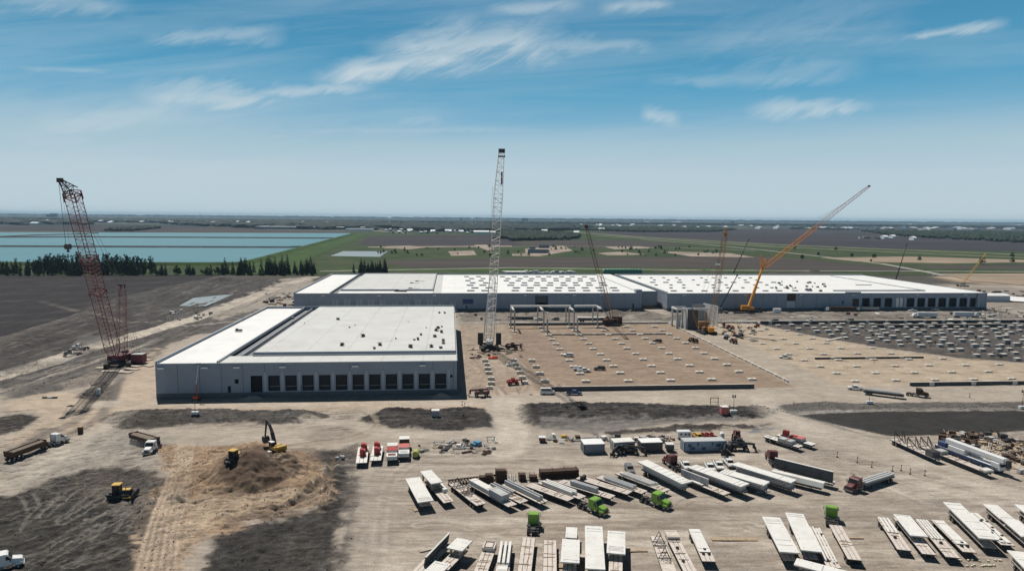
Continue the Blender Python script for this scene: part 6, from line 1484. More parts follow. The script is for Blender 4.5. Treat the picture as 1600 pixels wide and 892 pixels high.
mb = MB(); mb.box((0,L_*.36,2.5),(2.9,5.2,1.3),m_white); mb.box((-1.2,L_*.55,2.8),(1.2,2.2,1.8),m_white); part(mb,'superstructure',t,bevel=.08)
mb = MB(); mb.box((0,L_*.13,2.5),(2.9,2.6,1.6),m_blue); part(mb,'counterweight',t,bevel=.08)
mb = MB(); mb.box((.35,L_*.60,3.9),(1.5,L_*.86,1.5),m_white); mb.box((.35,L_*.60,3.35),(1.54,L_*.84,.3),m_blue); mb.box((.35,L_*1.03,3.8),(1.1,L_*.05,1.1),m_slab2); part(mb,'telescopic_boom',t,bevel=.12)
mb = MB(); mb.box((.35,L_*1.07,3.4),(1.0,.8,2.0),m_steel); mb.box((.35,L_*1.07,2.2),(.7,.6,.8),m_rim); part(mb,'boom_nose',t)
for y in (L_*.28,L_*.72):
    mb = MB(); mb.box((-2.3,y,1.1),(2.6,.35,.35),m_white); mb.box((-3.5,y,.55),(.25,.25,1.1),m_white); mb.box((-3.5,y,.08),(.9,.9,.14),m_steel); mb.bar((-3.4,y-.4,.2),(-1.2,y-1.2,2.9),.1,m_white); part(mb,'outrigger',t)
# ================================================================ EARTHMOVERS
def dozer(label, p, rz):
    t = thing('bulldozer', label, 'bulldozer', p, rz, 'yellow and black bulldozers')
    for a in (-1,1):
        mb = MB(); mb.prism([(-2.3,.15),(-1.8,0),(1.8,0),(2.3,.15),(2.6,.6),(2.1,1.15),(-2.1,1.3),(-2.6,.7)],'x',a*1.25-.33,a*1.25+.33,m_tyre); part(mb,'track',t)
    mb = MB(); mb.box((0,.9,1.45),(1.5,2.6,1.1),m_steel); mb.box((0,-1.6,1.2),(1.9,1.6,.9),m_steel); mb.box((0,.9,2.03),(1.3,2.3,.1),m_yel); part(mb,'engine_body',t,bevel=.06)
    mb = MB(); mb.box((0,-.9,2.45),(1.6,1.5,1.5),m_glass,taper=.92)
    for a in (-1,1):
        for y in (-1.65,-.15): mb.bar((a*.82,y,1.6),(a*.75,y,3.25),.07,m_steel)
    part(mb,'cab',t)
    mb = MB(); mb.box((0,-.9,3.3),(1.9,2.0,.22),m_yel); part(mb,'cab_roof',t,bevel=.06)
    mb = MB(); mb.prism([(2.75,.1),(3.0,.05),(3.15,.5),(3.1,1.4),(3.25,1.65),(3.05,1.6),(2.9,1.2),(2.85,.5)],'x',-2.2,2.2,m_steel); mb.box((-1.7,2.0,.6),(.2,2.2,.3),m_yel); mb.box((1.7,2.0,.6),(.2,2.2,.3),m_yel); part(mb,'blade',t)
    mb = MB(); mb.box((0,-2.9,.8),(1.6,.5,.5),m_steel); mb.box((0,-3.2,.5),(.3,.3,1.1),m_steel,rx=.3); mb.bar((.5,1.2,1.9),(.5,1.2,2.9),.07,m_steel,6); part(mb,'ripper',t); return t
dozer('yellow-roofed bulldozer working alone on the dark soil in the left foreground', G(190,777), heading(P(170,776),P(218,774)))
dozer('yellow-roofed bulldozer on top of the sand pile', G(369,721), heading(P(355,728),P(385,714)))
# excavator
p = G(432,707); rz = 0; t = thing('excavator','yellow excavator with raised black arm on the edge of the sand pile','excavator',p,0)
lx = heading(P(440,700),P(405,704))
R = Matrix.Rotation(heading(P(440,702),P(414,690)),3,'Z')
def rv(x,y,z): return R@Vector((x,y,z))
for a in (-1,1):
    mb = MB(); mb.prism([(-2.3,.1),(-1.9,0),(1.9,0),(2.3,.1),(2.5,.5),(2.1,.95),(-2.1,.95),(-2.5,.5)],'x',a*1.25-.32,a*1.25+.32,m_tyre); mb.v = [tuple(R@Vector(v)) for v in mb.v]; part(mb,'track',t)
def rbox(mb,c,d,m): mb.box(rv(*c),d,m,rz=math.atan2(R[1][0],R[0][0]))
mb = MB(); rbox(mb,(0,0,.75),(2.0,1.8,.5),m_steel); part(mb,'undercarriage',t)
mb = MB(); rbox(mb,(0,-1.0,1.7),(2.9,4.4,1.0),m_yel); rbox(mb,(0,-2.6,1.9),(3.0,1.2,1.4),m_yel); rbox(mb,(.3,-1.4,2.3),(1.9,1.5,.25),m_steel); part(mb,'body',t,bevel=.1)
mb = MB(); rbox(mb,(-.95,.7,2.45),(1.0,1.7,1.5),m_glass); rbox(mb,(-.95,.7,3.25),(1.1,1.8,.12),m_lamp); part(mb,'cab',t)
mb = MB(); pts = [(0.25,.9,2.0),(0.25,2.4,5.0),(0.25,3.9,6.9),(0.25,5.9,8.0)]
for i in range(3): mb.bar(rv(*pts[i]),rv(*pts[i+1]),[.42,.48,.42][i],m_steel,4,[.5,.42,.3][i])
mb.bar(rv(.75,1.3,2.0),rv(.6,3.0,5.2),.12,m_rim,6); mb.bar(rv(-.25,1.3,2.0),rv(-.1,3.0,5.2),.12,m_rim,6); part(mb,'boom',t)
mb = MB(); mb.bar(rv(.25,5.5,8.3),rv(.25,6.7,3.3),.34,m_steel,4,.22); mb.bar(rv(.25,4.2,7.6),rv(.25,5.4,8.5),.13,m_rim,6); part(mb,'stick',t)
mb = MB(); w2 = MB(); w2.prism([(5.9,3.2),(6.9,3.3),(7.3,2.5),(6.9,1.6),(6.0,1.3),(5.3,1.5),(5.5,2.4)],'x',-.55,1.05,m_steel); mb.add([R@Vector(v) for v in w2.v],w2.f,m_steel); part(mb,'bucket',t)
# ================================================================ FOOTINGS (site grid)
ft = thing('pad_footing','pale concrete pad footing in the regular grid on the brown pad','footing',W(54.6,267.3,0),YAW,'pad footings on the brown pad')
mb = MB(); mb.box((0,0,.38),(3.4,2.0,.76),m_conc_l); part(mb,'pad',ft); mb = MB(); mb.box((0,0,.78),(.9,.9,.06),m_conc); part(mb,'base_plate',ft)
us_ = [54.6+17.5*i for i in range(5)]; vs_ = [267.3+13.55*j for j in range(11)]
first = True
for j, v in enumerate(vs_):
    for i, u in enumerate(us_):
        if v > 405 and i < 2: continue
        uu_, vv_ = u+random.uniform(-.5,.5), v+random.uniform(-.5,.5)
        if first: first = False; continue
        wp = W(uu_,vv_); wp.z = hz(wp.x,wp.y)-.05; dup(ft, wp, YAW)
LF = ['pale pad footing in the left corridor right of the nearest warehouse','pad footings in the crane corridor']
for (px,py,s) in ((758,565,.8),(761,571,.7),(762,577.5,.8),(763.5,584,.8),(767,593,.8),(767.5,600.5,.8),(765,607.5,.7),(802.5,564.5,.8),(805.5,570.5,.8),(808.5,576.5,.8),(812,583.5,.8),(816,591.5,.8),(819.5,599.5,.8),(831,565,.9),(837.5,574.5,.9),(843.5,585,.95),(851,597,.95)):
    dup(ft, G(px,py), YAW, LF[0], LF[1], (s,s,1.5))
LS = ('pale pad footing partly dug in on the sandy pad','pad footings on the sandy pad')
for r_,v in enumerate([262,275.5,289,303,317,331,345,359,373,387,401]):
    for q in range(8):
        u = 166+q*17.4-(0 if r_%1==0 else 0)+4*(r_==0)*0
        lim = [235,236,252,240,226,216,210,205,200,196,190][r_]+8
        if u > lim: continue
        wp = W(u+random.uniform(-.5,.5),v+random.uniform(-.4,.4)); wp.z = hz(wp.x,wp.y)-.1; dup(ft, wp, YAW, LS[0], LS[1], (.95,.9,.9))
# dark field on the right: pedestal footings
pf = thing('pedestal_footing','grey pedestal footing standing in the dark soil field at the right','footing',W(0,0),YAW,'pedestal footings in the dark field')
mb = MB(); mb.box((0,0,.6),(2.6,2.2,1.2),m_conc); part(mb,'pedestal',pf); mb = MB(); mb.box((0,0,1.22),(2.7,2.3,.08),m_conc_l); part(mb,'cap',pf)
first = True; cnt = 0
for r_ in range(11):
    v = 288+r_*11.6
    for q in range(24):
        u = 196+q*8.7+(r_%2)*4.3; ulim = np.interp(v,[280,300,335,360,405],[300,268,232,218,203])
        if u < ulim or u > 395: continue
        for du, dv in ((0,0),):
            wp = W(u+random.uniform(-2.2,2.2),v+random.uniform(-2.2,2.2)); wp.z = hz(wp.x,wp.y)-.05; s = random.uniform(.95,1.45)
            if first: pf.location = wp; first = False
            else: dup(pf, wp, YAW, None, None, (s,1,s*random.uniform(.8,1.1)))
            cnt += 1
# foundation walls
def fwall(label, u0, v0, u1, v1, h_=1.0, th=.4, group=None, z=0, m=m_conc, cap=True, pil=0, tagn='foundation_wall'):
    a = W(u0,v0); b2 = W(u1,v1); L_ = (b2-a).length; rz = math.atan2(b2.y-a.y,b2.x-a.x); t = thing(tagn,label,'low wall',(a.x,a.y,z),rz,group)
    mb = MB(); mb.box((L_/2,0,h_/2-.2),(L_,th,h_+.4),m); part(mb,'wall',t)
    if cap: mb = MB(); mb.box((L_/2,0,h_+.04),(L_,th+.15,.08),m_conc_l); part(mb,'cap',t)
    if pil:
        x = pil/2
        while x < L_: mb = MB(); mb.box((x,-.1,h_/2+.05),(2.0,1.0,h_+.25),m_conc_l); part(mb,'pilaster',t); x += pil
fwall('long dark foundation wall along the front edge of the brown pad',38.5,253.6,119,253.6,1.7,.5,None,m=m_conc_d)
mb = MB()
fwall('long dark foundation wall along the front edge of the sandy pad',184,253.6,300,253.6,1.5,.5,m=m_conc_d,pil=18)
fwall('thin foundation wall crossing the brown pad in the back third',55,377,125,377,.8,.4,pil=17.5)
fwall('thin foundation wall across the middle of the sandy pad',173,306,228,306,.9,.4,m=m_rust,pil=17.4)
fwall('foundation wall along the back of the dark footing field',196,413,400,413,1.9,.4,m=m_conc_d,pil=13)
fwall('second shorter foundation wall inside the dark footing field',262,396,400,396,1.9,.4,m=m_conc_d,pil=13)
fwall('dark foundation wall behind the bare concrete frame',36,413,103,413,1.5,.5,m=m_conc_d)
fwall('pale foundation wall along the back edge of the brown pad',103,417,140,417,.9,.5)
fwall('short thin foundation wall at the back of the sandy pad',160,417,196,417,.9,.4)
fwall('kerb-like wall running down the right side of the brown pad, farther part',137.3,345,137.3,416,.8,.4,pil=8)
fwall('kerb-like wall running down the right side of the brown pad, nearer part',137.3,262,137.3,343,.8,.4,pil=7.5)
fwall('pale bent strip in the dark footing field',205,352,221,362,.5,1.2,m=m_conc_l)
# ================================================================ BARE CONCRETE FRAME
t = thing('concrete_frame','bare precast frame of slim columns and white beams at the back of the brown pad','concrete frame',W(0,0),YAW)
zb = 12.0
def uvof(px,py,z=0): return S(px,py,z)
cols_ = [(804,518.5),(849.5,517.5),(855,524),(896.7,517.5),(902,523.5),(933.5,511.5),(798,512),(840,506),(884,507),(889,511),(926,506)]
for (px,py) in cols_:
    u, v = uvof(px,py); mb = MB(); tall = zb if (px,py) not in ((855,524),(902,523.5)) else 9.5
    mb.box((u,v,tall/2),(.7,.7,tall),m_conc); mb.box((u,v,tall-.9),(1.2,1.0,.5),m_conc); part(mb,'column',t)
    mb = MB(); mb.box((u,v,.25),(2.6,2.2,.5),m_conc_l); part(mb,'footing',t)
uA, vA = uvof(797,510); uB, vB = uvof(889,508); uC, vC = uvof(930,508)
mb = MB(); mb.box(((uA+uB)/2,vA-1,zb+.5),(uB-uA,1.6,1.0),m_slab); part(mb,'beam',t)
mb = MB(); mb.box(((uB+uC)/2+1.2,vA-1,zb+.5),(uC-uB-2.5,1.6,1.0),m_slab); part(mb,'beam',t)
for (px,py) in ((798,512),(842,512),(888,512),(930,509)):
    u, v = uvof(px,py); mb = MB(); mb.box((u+.6,v-6,zb+.3),(.8,12,.9),m_slab); part(mb,'beam',t)
mb = MB(); mb.bar((uC+3,vC,zb),(uC+12,vC-2,0),.18,m_cr_wht,6); part(mb,'brace',t)
# parts of the road behind the frame
mb = MB(); mb.box((0,0,.9),(14,2.5,1.8),m_conc_d); single(mb,'dark_container','dark container on the road behind the bare concrete frame','container',G(816,499),rad(3))
a = P(905,499); mb = MB(); mb.box((0,0,3.0),(20,2.6,.5),m_slab); mb.box((0,0,1.6),(19,2.2,1.2),m_conc_d); mb.box((11.5,0,1.3),(2.4,2.4,2.2),m_blue)
for x in (-8,-6.5,7,8.5): 
    for s in (-1,1): mb.bar((x,s*1.1-.2,.5),(x,s*1.1+.2,.5),.5,m_tyre,10)
single(mb,'beam_transporter','blue truck with a long white slab behind the bare concrete frame','truck',G(927,503),rad(3))
# upright precast boxes (1055-1123, 475-515)
t = thing('precast_portal','white precast portal frame, left of the upright boxes','concrete frame',P(1067,513),YAW)
mb = MB()
for x,y in ((-3.8,0),(-.6,0),(-3.8,9),(3.6,-1)): mb.box((x,y,5.6),(1.0,.8,11.2),m_slab2)
part(mb,'column',t); mb = MB(); mb.box((0,-.2,11.7),(9.2,.9,1.0),m_slab); mb.box((0,9,11.7),(9,.9,1.0),m_slab2); mb.box((-4.2,4.5,11.7),(.9,8,1.0),m_slab); part(mb,'beam',t); mb = MB(); mb.box((-1,5,3.2),(2.4,.3,6.4),m_slab2); mb.box((2.0,5,3.2),(2.2,.3,6.4),m_slab2); part(mb,'panel',t)
t = thing('precast_box','dark upright precast box beside the weathered orange crane','concrete box',P(1082,515),YAW)
mb = MB(); mb.box((0,.2,6),(6.2,.4,12),m_conc_d); mb.box((-3.0,5,6),(.4,9,12),m_slab2); mb.box((3.2,5,6),(.4,9,12),m_conc); part(mb,'wall_panel',t); mb = MB(); mb.box((0,9.6,11),(6,.5,2),m_slab); mb.box((8,9,11.2),(10,.6,1.4),m_slab); part(mb,'beam',t)
t = thing('precast_box','pale upright precast panel leaning open right of the weathered orange crane','concrete box',P(1117,510),YAW)
mb = MB(); mb.box((0,8,6.3),(.45,15,12.6),m_slab,rz=rad(14)); mb.box((-5,14,6),(9,.4,12),m_conc); part(mb,'wall_panel',t); mb = MB(); mb.bar((2,4,9),(7,4,0),.12,m_cr_wht,6); mb.bar((1,11,9),(6,11,0),.12,m_cr_wht,6); part(mb,'prop',t)
# ================================================================ CONTAINERS AND CABINS IN THE YARD
def container(label, far_l, near_r, hh, m, mr, name='shipping_container', dd=2.44, extra=None, cat='container', rz=None):
    a = P(far_l[0],far_l[1]); b2 = P(near_r[0],near_r[1]); L_ = (b2-a).length; rz = math.atan2(b2.y-a.y,b2.x-a.x) if rz is None else rz
    t = thing(name,label,cat,(a.x,a.y,hz(a.x,a.y)-.03),rz)
    mb = MB(); mb.box((L_/2,dd/2,hh/2+.15),(L_,dd,hh-.1),m)
    n = int(L_/.55)
    for i in range(n): mb.box((.3+i*(L_-.6)/max(1,n-1),-.02,hh/2+.15),(.2,.06,hh-.4),m)
    part(mb,'body',t); mb = MB(); mb.box((L_/2,dd/2,hh+.15),(L_+.08,dd+.08,.14),mr); part(mb,'roof',t)
    mb = MB()
    for x in (.06,L_-.06): 
        for y in (.03,dd-.03): mb.box((x,y,hh/2+.1),(.16,.16,hh+.1),m_steel)
    part(mb,'corner_posts',t)
    mb = MB(); mb.box((-.03,dd/2,hh/2+.1),(.05,dd-.5,hh-.5),m); mb.bar((-.08,dd/2-.2,.5),(-.08,dd/2-.2,hh-.3),.03,m_rim); mb.bar((-.08,dd/2+.2,.5),(-.08,dd/2+.2,hh-.3),.03,m_rim); part(mb,'end_door',t)
    return t, L_
mg = mat('grey blue container', (.17,.20,.24), .6, .2, .1, .8, dirt=DUST, dirt_amt=.3); mdg = mat('dark grey container',(.07,.08,.09),.6,.2,.1,.8,dirt=DUST,dirt_amt=.2)
mlb = mat('pale blue office cladding', (.26,.33,.42), .6, 0, .08, .8, dirt=DUST, dirt_amt=.2)
container('blue-grey container with two white boxes before it, leftmost of the yard cabins',(912.5,709.5),(944.5,708.5),2.7,mg,m_roofw,dd=4.6)
t, l = container('cream canopy container between the blue-grey and dark grey ones',(960,706),(991.5,704),2.6,m_slab2,m_slab,dd=3.6)
container('dark grey container with a white roof in the middle of the yard cabins',(1002,706.5),(1035,705.5),2.7,mdg,m_roofw,dd=3.8)
t, l = container('long pale blue office trailer with blue window marks',(1069,706),(1133.5,704.5),2.9,mlb,m_slab2,'office_trailer',3.4,cat='office trailer')
for x,w_,z in ((1.6,1.0,1.9),(l*.47,1.2,1.0),(l-2.2,1.3,1.9),(l*.33,.5,2.3),(l*.68,.4,2.3)):
    mb = MB(); mb.box((x,-.06,z),(w_,.06,.8),m_blue); part(mb,'window',t)
mb = MB(); mb.box((2.4,-.07,1.1),(1.4,.05,.9),m_blue); part(mb,'dark_blue_mark',t)
for (x,y,lb) in ((923,707.5,'left one of two small white boxes before the blue-grey container'),(938.5,707,'right one of two small white boxes before the blue-grey container')):
    mb = MB(); mb.box((0,0,.55),(2.0,.9,.7),m_slab); mb.box((0,0,.95),(2.1,1.0,.1),m_white); mb.box((-.7,0,.1),(.2,.8,.2),m_steel); mb.box((.7,0,.1),(.2,.8,.2),m_steel); single(mb,'job_box',lb,'job box',G(x,y))
def small_trailer(label, px, py, w_, h_, m, rz=0):
    t = thing('small_trailer',label,'trailer',G(px,py),rz); mb = MB(); mb.box((0,0,.6+h_/2),(w_,2,h_),m); part(mb,'box',t); mb = MB(); mb.box((0,0,.65+h_),(w_+.1,2.1,.1),m_white); part(mb,'roof',t)
    mb = MB()
    for s in (-1,1): mb.bar((-.2,s*1.0-.1,.35),(-.2,s*1.0+.1,.35),.35,m_tyre,10); mb.bar((.6,s*1.0-.1,.35),(.6,s*1.0+.1,.35),.35,m_tyre,10)
    part(mb,'wheels',t); mb = MB(); mb.bar((w_/2,0,.5),(w_/2+1.4,0,.5),.06,m_steel); part(mb,'drawbar',t)
small_trailer('small white-roofed trailer between the dark container and the office trailer',1046,704,2.2,1.5,mdg)
small_trailer('white-topped cart at the left end of the scrap line',847,690,1.9,.9,m_redt)
# telehandlers / loaders
def telehandler(label, px, py, rz, m, s=1.0, group=None):
    t = thing('telehandler',label,'telehandler',G(px,py),rz,group); t.scale = (s,s,s)
    mb = MB(); mb.box((0,-.2,1.1),(1.3,4.2,.8),m); mb.box((0,-2.2,1.4),(1.9,.7,1.2),m); part(mb,'body',t,bevel=.06)
    mb = MB(); mb.box((-.75,.1,1.8),(.9,1.4,1.5),m_glass,taper=.9); mb.box((-.75,.1,2.6),(.95,1.45,.1),m); part(mb,'cab',t)
    mb = MB(); mb.box((.35,.6,2.0),(.45,5.2,.5),m,rx=-.06); mb.box((.35,3.4,1.4),(.4,.5,1.3),m_steel); part(mb,'boom',t)
    mb = MB(); mb.box((.35,3.8,.7),(1.6,.15,.9),m_steel)
    for a in (-.4,.4): mb.box((.35+a,4.4,.3),(.14,1.3,.08),m_steel)
    part(mb,'fork',t)
    mb = MB()
    for a in (-1,1):
        for y in (-1.5,1.5): mb.wheel((a*1.05,y,.6),.6,.45,m_tyre,m_rim)
    part(mb,'wheels',t); return t
telehandler('black forklift loader in front of the cream canopy container',967,708,rad(150),m_black)
telehandler('black loader with a wide load left of the dark grey container',984,708,rad(-100),m_black,1.1)
telehandler('black loader at the right end of the office trailer',1134,707,rad(160),m_black)
telehandler('dark machine just right of the office trailer',1155,703,rad(-95),m_black,1.15)
telehandler('dark telehandler by the portable toilet',1150,686,rad(160),m_redt)
telehandler('dark red loader at the front of the crane corridor',752,619,rad(95),m_redt,1.2)
telehandler('small red loader carrying a footing in the crane corridor',802,601,rad(-70),m_red)
telehandler('black machine beside the white crane, on its right',800,546,rad(-100),m_rust,1.3)
telehandler('dark machine on the right edge of the brown pad',1084,535,rad(30),m_rust)
telehandler('dark machine right of the brown pad, beyond the red parts',1146,536,rad(10),m_redt)
telehandler('red-orange machine by the upright boxes',1140,514,rad(50),m_red,1.0)
# boom lift against the warehouse
p = G(308,625); t = thing('boom_lift','orange boom lift with raised white arm at the nearest warehouse front wall','boom lift',p)
mb = MB(); mb.box((0,0,.9),(1.8,2.2,.7),m_orange); mb.box((0,-1.2,1.4),(1.6,.9,.9),m_orange); part(mb,'base',t,bevel=.06)
mb = MB()
for a in (-1,1):
    for y in (-.8,.8): mb.wheel((a*1.0,y,.45),.45,.35,m_tyre,m_rim)
part(mb,'wheels',t)
tp2 = rel(PD(310,572,p.y+1),p); mb = MB(); mb.bar((0,0,1.2),(-.3,.2,5.8),.2,m_orange,4); mb.bar((-.3,.2,5.8),tp2,.14,m_white,4); part(mb,'arm',t)
mb = MB()
for a in (-.7,.7):
    for b2 in (-.4,.4): mb.bar(tp2+Vector((a,b2,0)),tp2+Vector((a,b2,1.1)),.04,m_steel)
mb.box(tp2,(1.5,.9,.1),m_steel); mb.box(tp2+Vector((0,-.4,1.1)),(1.5,.06,.06),m_steel); mb.box(tp2+Vector((0,.4,1.1)),(1.5,.06,.06),m_steel); part(mb,'basket',t)
# lowboy truck carrying girders in front of the sandy pad
t, l = trl('low',(1349,609.5),(1413,617),True,None,'long low trailer with steel pipes in front of the sandy pad',wd=3.0,deckm=m_steel)
o = load(t,'steel_pipes','grey steel pipes on the long trailer before the sandy pad','pipes')
for k in range(3): mb = MB(); mb.bar((-.9+k*.9,.5,1.9),(-.9+k*.9,l-1,1.9),.4,m_conc if k else m_slab2,8); part(mb,'pipe',o)
a1, b1 = P(1349,609.5), P(1413,617); d_ = (b1-a1).normalized(); make_truck('dark brown truck tractor pulling the pipe trailer before the sandy pad','truck',(b1.x+d_.x*4.5,b1.y+d_.y*4.5,0),heading(a1,b1),m_rust)
pk2 = dup(pk, at(1337,609), rad(70), 'white pickup at the tail of the pipe trailer')
# semis on the far road
def semi(label, px, py, rz, mbod, L_=15, hh=2.7, mt_=m_white):
    t = thing('semi_trailer_truck',label,'truck',P(px,py),rz); mb = MB(); mb.box((0,L_/2,1.2+hh/2),(2.6,L_,hh),mbod); part(mb,'box_body',t); mb = MB(); mb.prism([(L_+.8,.8),(L_+3.2,.8),(L_+3.2,1.8),(L_+2.4,3.0),(L_+.8,3.2)],'x',-1.2,1.2,mt_); part(mb,'cab',t); mb = MB()
    mb.box((0,L_/2+1,1.0),(1.2,L_+2,.3),m_steel); part(mb,'chassis',t)
    for y in (1.2,2.5,L_-.3,L_+2.6):
        mb = MB()
        for s in (-1,1): mb.wheel((s*1.05,y,.5),.5,.4,m_tyre,m_rim)
        part(mb,'axle_wheels',t)
mwt = mat('grey white trailer skin',(.50,.52,.55),.6,0,.05)
semi('long pale semi trailer parked on the far road, left one of the pair',1463,497,rad(88),mwt,13)
semi('long pale semi trailer parked on the far road, right one of the pair',1490,496,rad(-92),mwt,13)
semi('dark loaded semi in front of the long east warehouse',1335,487,rad(89),m_rust,18,2.4)
semi('grey white truck right of the dark loaded semi before the east warehouse',1372,486,rad(90),m_conc,13,2.0)
# heaps of site material: one thing each
mats_ = [m_slab,m_slab2,m_wood,m_rust,m_conc,m_steel,m_woodp,m_white,m_yel,m_blue_l]
def heap(px, py, kind, label, group, s=1.0, m=None, rs=random):
    # a small pallet or bundle of material
    mb = MB(); w_ = rs.uniform(.9,1.8)*s; d_ = rs.uniform(.8,1.6)*s; hh = rs.uniform(.4,1.1)*s; m = m or rs.choice(mats_)
    mb.box((0,0,.08),(w_,d_,.14),m_wood)
    if kind == 'pallet':
        n = rs.randint(1,3)
        for i in range(n): mb.box((rs.uniform(-.1,.1),rs.uniform(-.1,.1),.15+hh*(i+.5)/n),(w_*rs.uniform(.75,1),d_*rs.uniform(.75,1),hh/n-.03),m)
    elif kind == 'bundle':
        for i in range(5): mb.bar((-w_*1.3,-d_/2+i*d_/5,.25+.1*(i%2)),(w_*1.3,-d_/2+i*d_/5+rs.uniform(-.1,.1),.25+.1*(i%2)),.11*s,m,5)
    else:
        for i in range(6):
            a = Vector((rs.uniform(-w_,w_)*.6,rs.uniform(-d_,d_)*.6,rs.uniform(.1,.3))); b2 = a+Vector((rs.uniform(-1,1),rs.uniform(-1,1),rs.uniform(.1,.9)))*s*.9; mb.bar(a,b2,rs.uniform(.05,.16)*s,m,4)
    nm = {'pallet':'material_pallet','bundle':'material_bundle','scrap':'scrap_heap'}[kind]
    WD = {'precast white slab':'white','precast grey slab':'grey','timber':'timber','rusty brown steel':'rusty','grey concrete':'dull grey','dark steel':'black','pale crane mats':'pale timber','white vehicle paint':'white painted','yellow machine paint':'yellow','light blue paint':'light blue','red painted steel':'red','dark red truck paint':'dark red','dark blue paint':'dark blue'}
    if group: label = WD[m.name]+' '+{'pallet':'pallet stack','bundle':'bundle of bars','scrap':'scrap heap'}[kind]+' '+label
    single(mb,nm,label,'material',G(px,py),rs.uniform(0,3.1),group)
hr = random.Random(3)
for i in range(44): heap(hr.uniform(650,778),hr.uniform(688,708)-.03*0, hr.choice(['pallet','scrap','bundle']),'in the line right of the short red-laden trailers','material left of the yard road',hr.uniform(.7,1.1),hr.choice([m_slab,m_slab2,m_steel,m_woodp,m_slab,m_rust,m_conc]))
for i in range(60): heap(hr.uniform(856,1062),hr.uniform(683,690.5), hr.choice(['pallet','scrap','bundle','scrap']),'in the scrap line behind the yard cabins','scrap behind the yard cabins',hr.uniform(.7,1.2),hr.choice([m_slab,m_rust,m_steel,m_slab2,m_yel if hr.random()<.2 else m_rust,m_conc]))
for i in range(150):
    x = hr.uniform(1472,1612); y = hr.uniform(674,690)+(x-1472)*.42*hr.random()
    if y > 692+(x-1472)*.55 or y < 672: continue
    heap(x,y,hr.choice(['pallet','pallet','bundle','scrap']),'in the storage yard behind the blue mobile crane','storage yard behind the blue crane',hr.uniform(.9,1.5),hr.choice([m_rust,m_rust,m_woodp,m_slab2,m_wood,m_rust,m_steel]))
for i in range(10):
    heap(1540+i*5+hr.uniform(-2,2),700+i*3.0+hr.uniform(-4,4),'bundle','lying long beside the blue mobile crane','timber bundles',2.2,m_woodp)
for (px,py,s,m_,lb) in ((741,696,1.5,m_blue_l,'left piece of the light blue material at the end of the pale heaps'),(746.5,695.5,1.5,m_blue_l,'right piece of the light blue material at the end of the pale heaps')): heap(px,py,'pallet',lb,None,s,m_)
for i in range(40): heap(hr.uniform(1130,1185),hr.uniform(506,536),hr.choice(['bundle','scrap','pallet']),'beside the sandy lane right of the upright boxes','steel parts by the sandy lane',hr.uniform(1,1.8),hr.choice([m_redt,m_rust,m_conc,m_steel,m_slab2]))
for i in range(70): hx = hr.uniform(1300,1600); heap(hx,508+hr.uniform(0,1)*(12+(hx-1300)*.15),hr.choice(['bundle','scrap','pallet']),'among the grey footings of the dark field','rubble in the footing field',hr.uniform(.8,1.6),hr.choice([m_conc,m_slab2,m_rust,m_steel,m_conc]))
for i in range(40): heap(hr.uniform(700,1560),hr.uniform(489,501),hr.choice(['bundle','scrap','pallet']),'on the ground in front of the long warehouses','clutter before the long warehouses',hr.uniform(1.0,2.0),hr.choice([m_conc,m_slab2,m_rust,m_steel,m_slab,m_redt]))
for i in range(36): heap(hr.uniform(405,470),hr.uniform(458,480),hr.choice(['bundle','scrap','pallet']),'on the track left of the long west warehouse','material left of the west warehouse',hr.uniform(1.2,2.4),hr.choice([m_rust,m_conc,m_steel,m_slab2]))
for i in range(26): heap(hr.uniform(252,330),hr.uniform(486,500),hr.choice(['scrap','pallet']),'beside the haul road left of the nearest warehouse','debris by the haul road',hr.uniform(1.0,1.8),hr.choice([m_slab,m_conc,m_slab2,m_steel]))
for i in range(60): heap(hr.uniform(1480,1612),hr.uniform(482,500),hr.choice(['bundle','scrap','pallet']),'in front of the right end of the east warehouse','material right of the east warehouse',hr.uniform(1.2,2.2),hr.choice([m_slab,m_conc,m_woodp,m_slab2,m_rust]))
for i in range(30): heap(hr.uniform(1455,1600),hr.uniform(455,464),hr.choice(['bundle','scrap','pallet']),'beyond the far right end of the east warehouse','material beyond the east warehouse',hr.uniform(1.5,2.8),hr.choice([m_redt,m_conc,m_rust,m_steel]))
for i in range(26): heap(hr.uniform(735,820),hr.uniform(535,560),hr.choice(['bundle','scrap','pallet']),'round the foot of the white crane','rigging round the white crane',hr.uniform(.9,1.4),hr.choice([m_rust,m_conc,m_steel,m_woodp,m_redt]))
for i in range(34): heap(hr.uniform(800,900),hr.uniform(425.5,429),'pallet','behind the roof of the west warehouse','stacks behind the west warehouse',hr.uniform(2.5,4),hr.choice([m_slab,m_conc,m_slab,m_blue]))
mgt = mat('green tanks',(.10,.25,.19),.6)
for i in range(12):
    mb = MB(); mb.bar((0,-5,3),(0,5,3),3.0,mgt,12); mb.box((0,0,.5),(5,8,1.0),m_steel); single(mb,'green_tank','green round tank in the row behind the warehouse roofs','tank',P(946+i*4.8,428),rad(rs.uniform(-5,5)),'green tanks behind the roofs')
for i in range(9):
    mb = MB(); mb.box((0,0,1.4),(3.2,16,2.8),m_slab2); mb.box((0,0,2.9),(3.3,16.2,.15),m_slab); single(mb,'white_trailer','white trailer in the slanted row behind the white crane boom','trailer',P(790+i*4.2,428),rad(25),'white trailers behind the roofs')
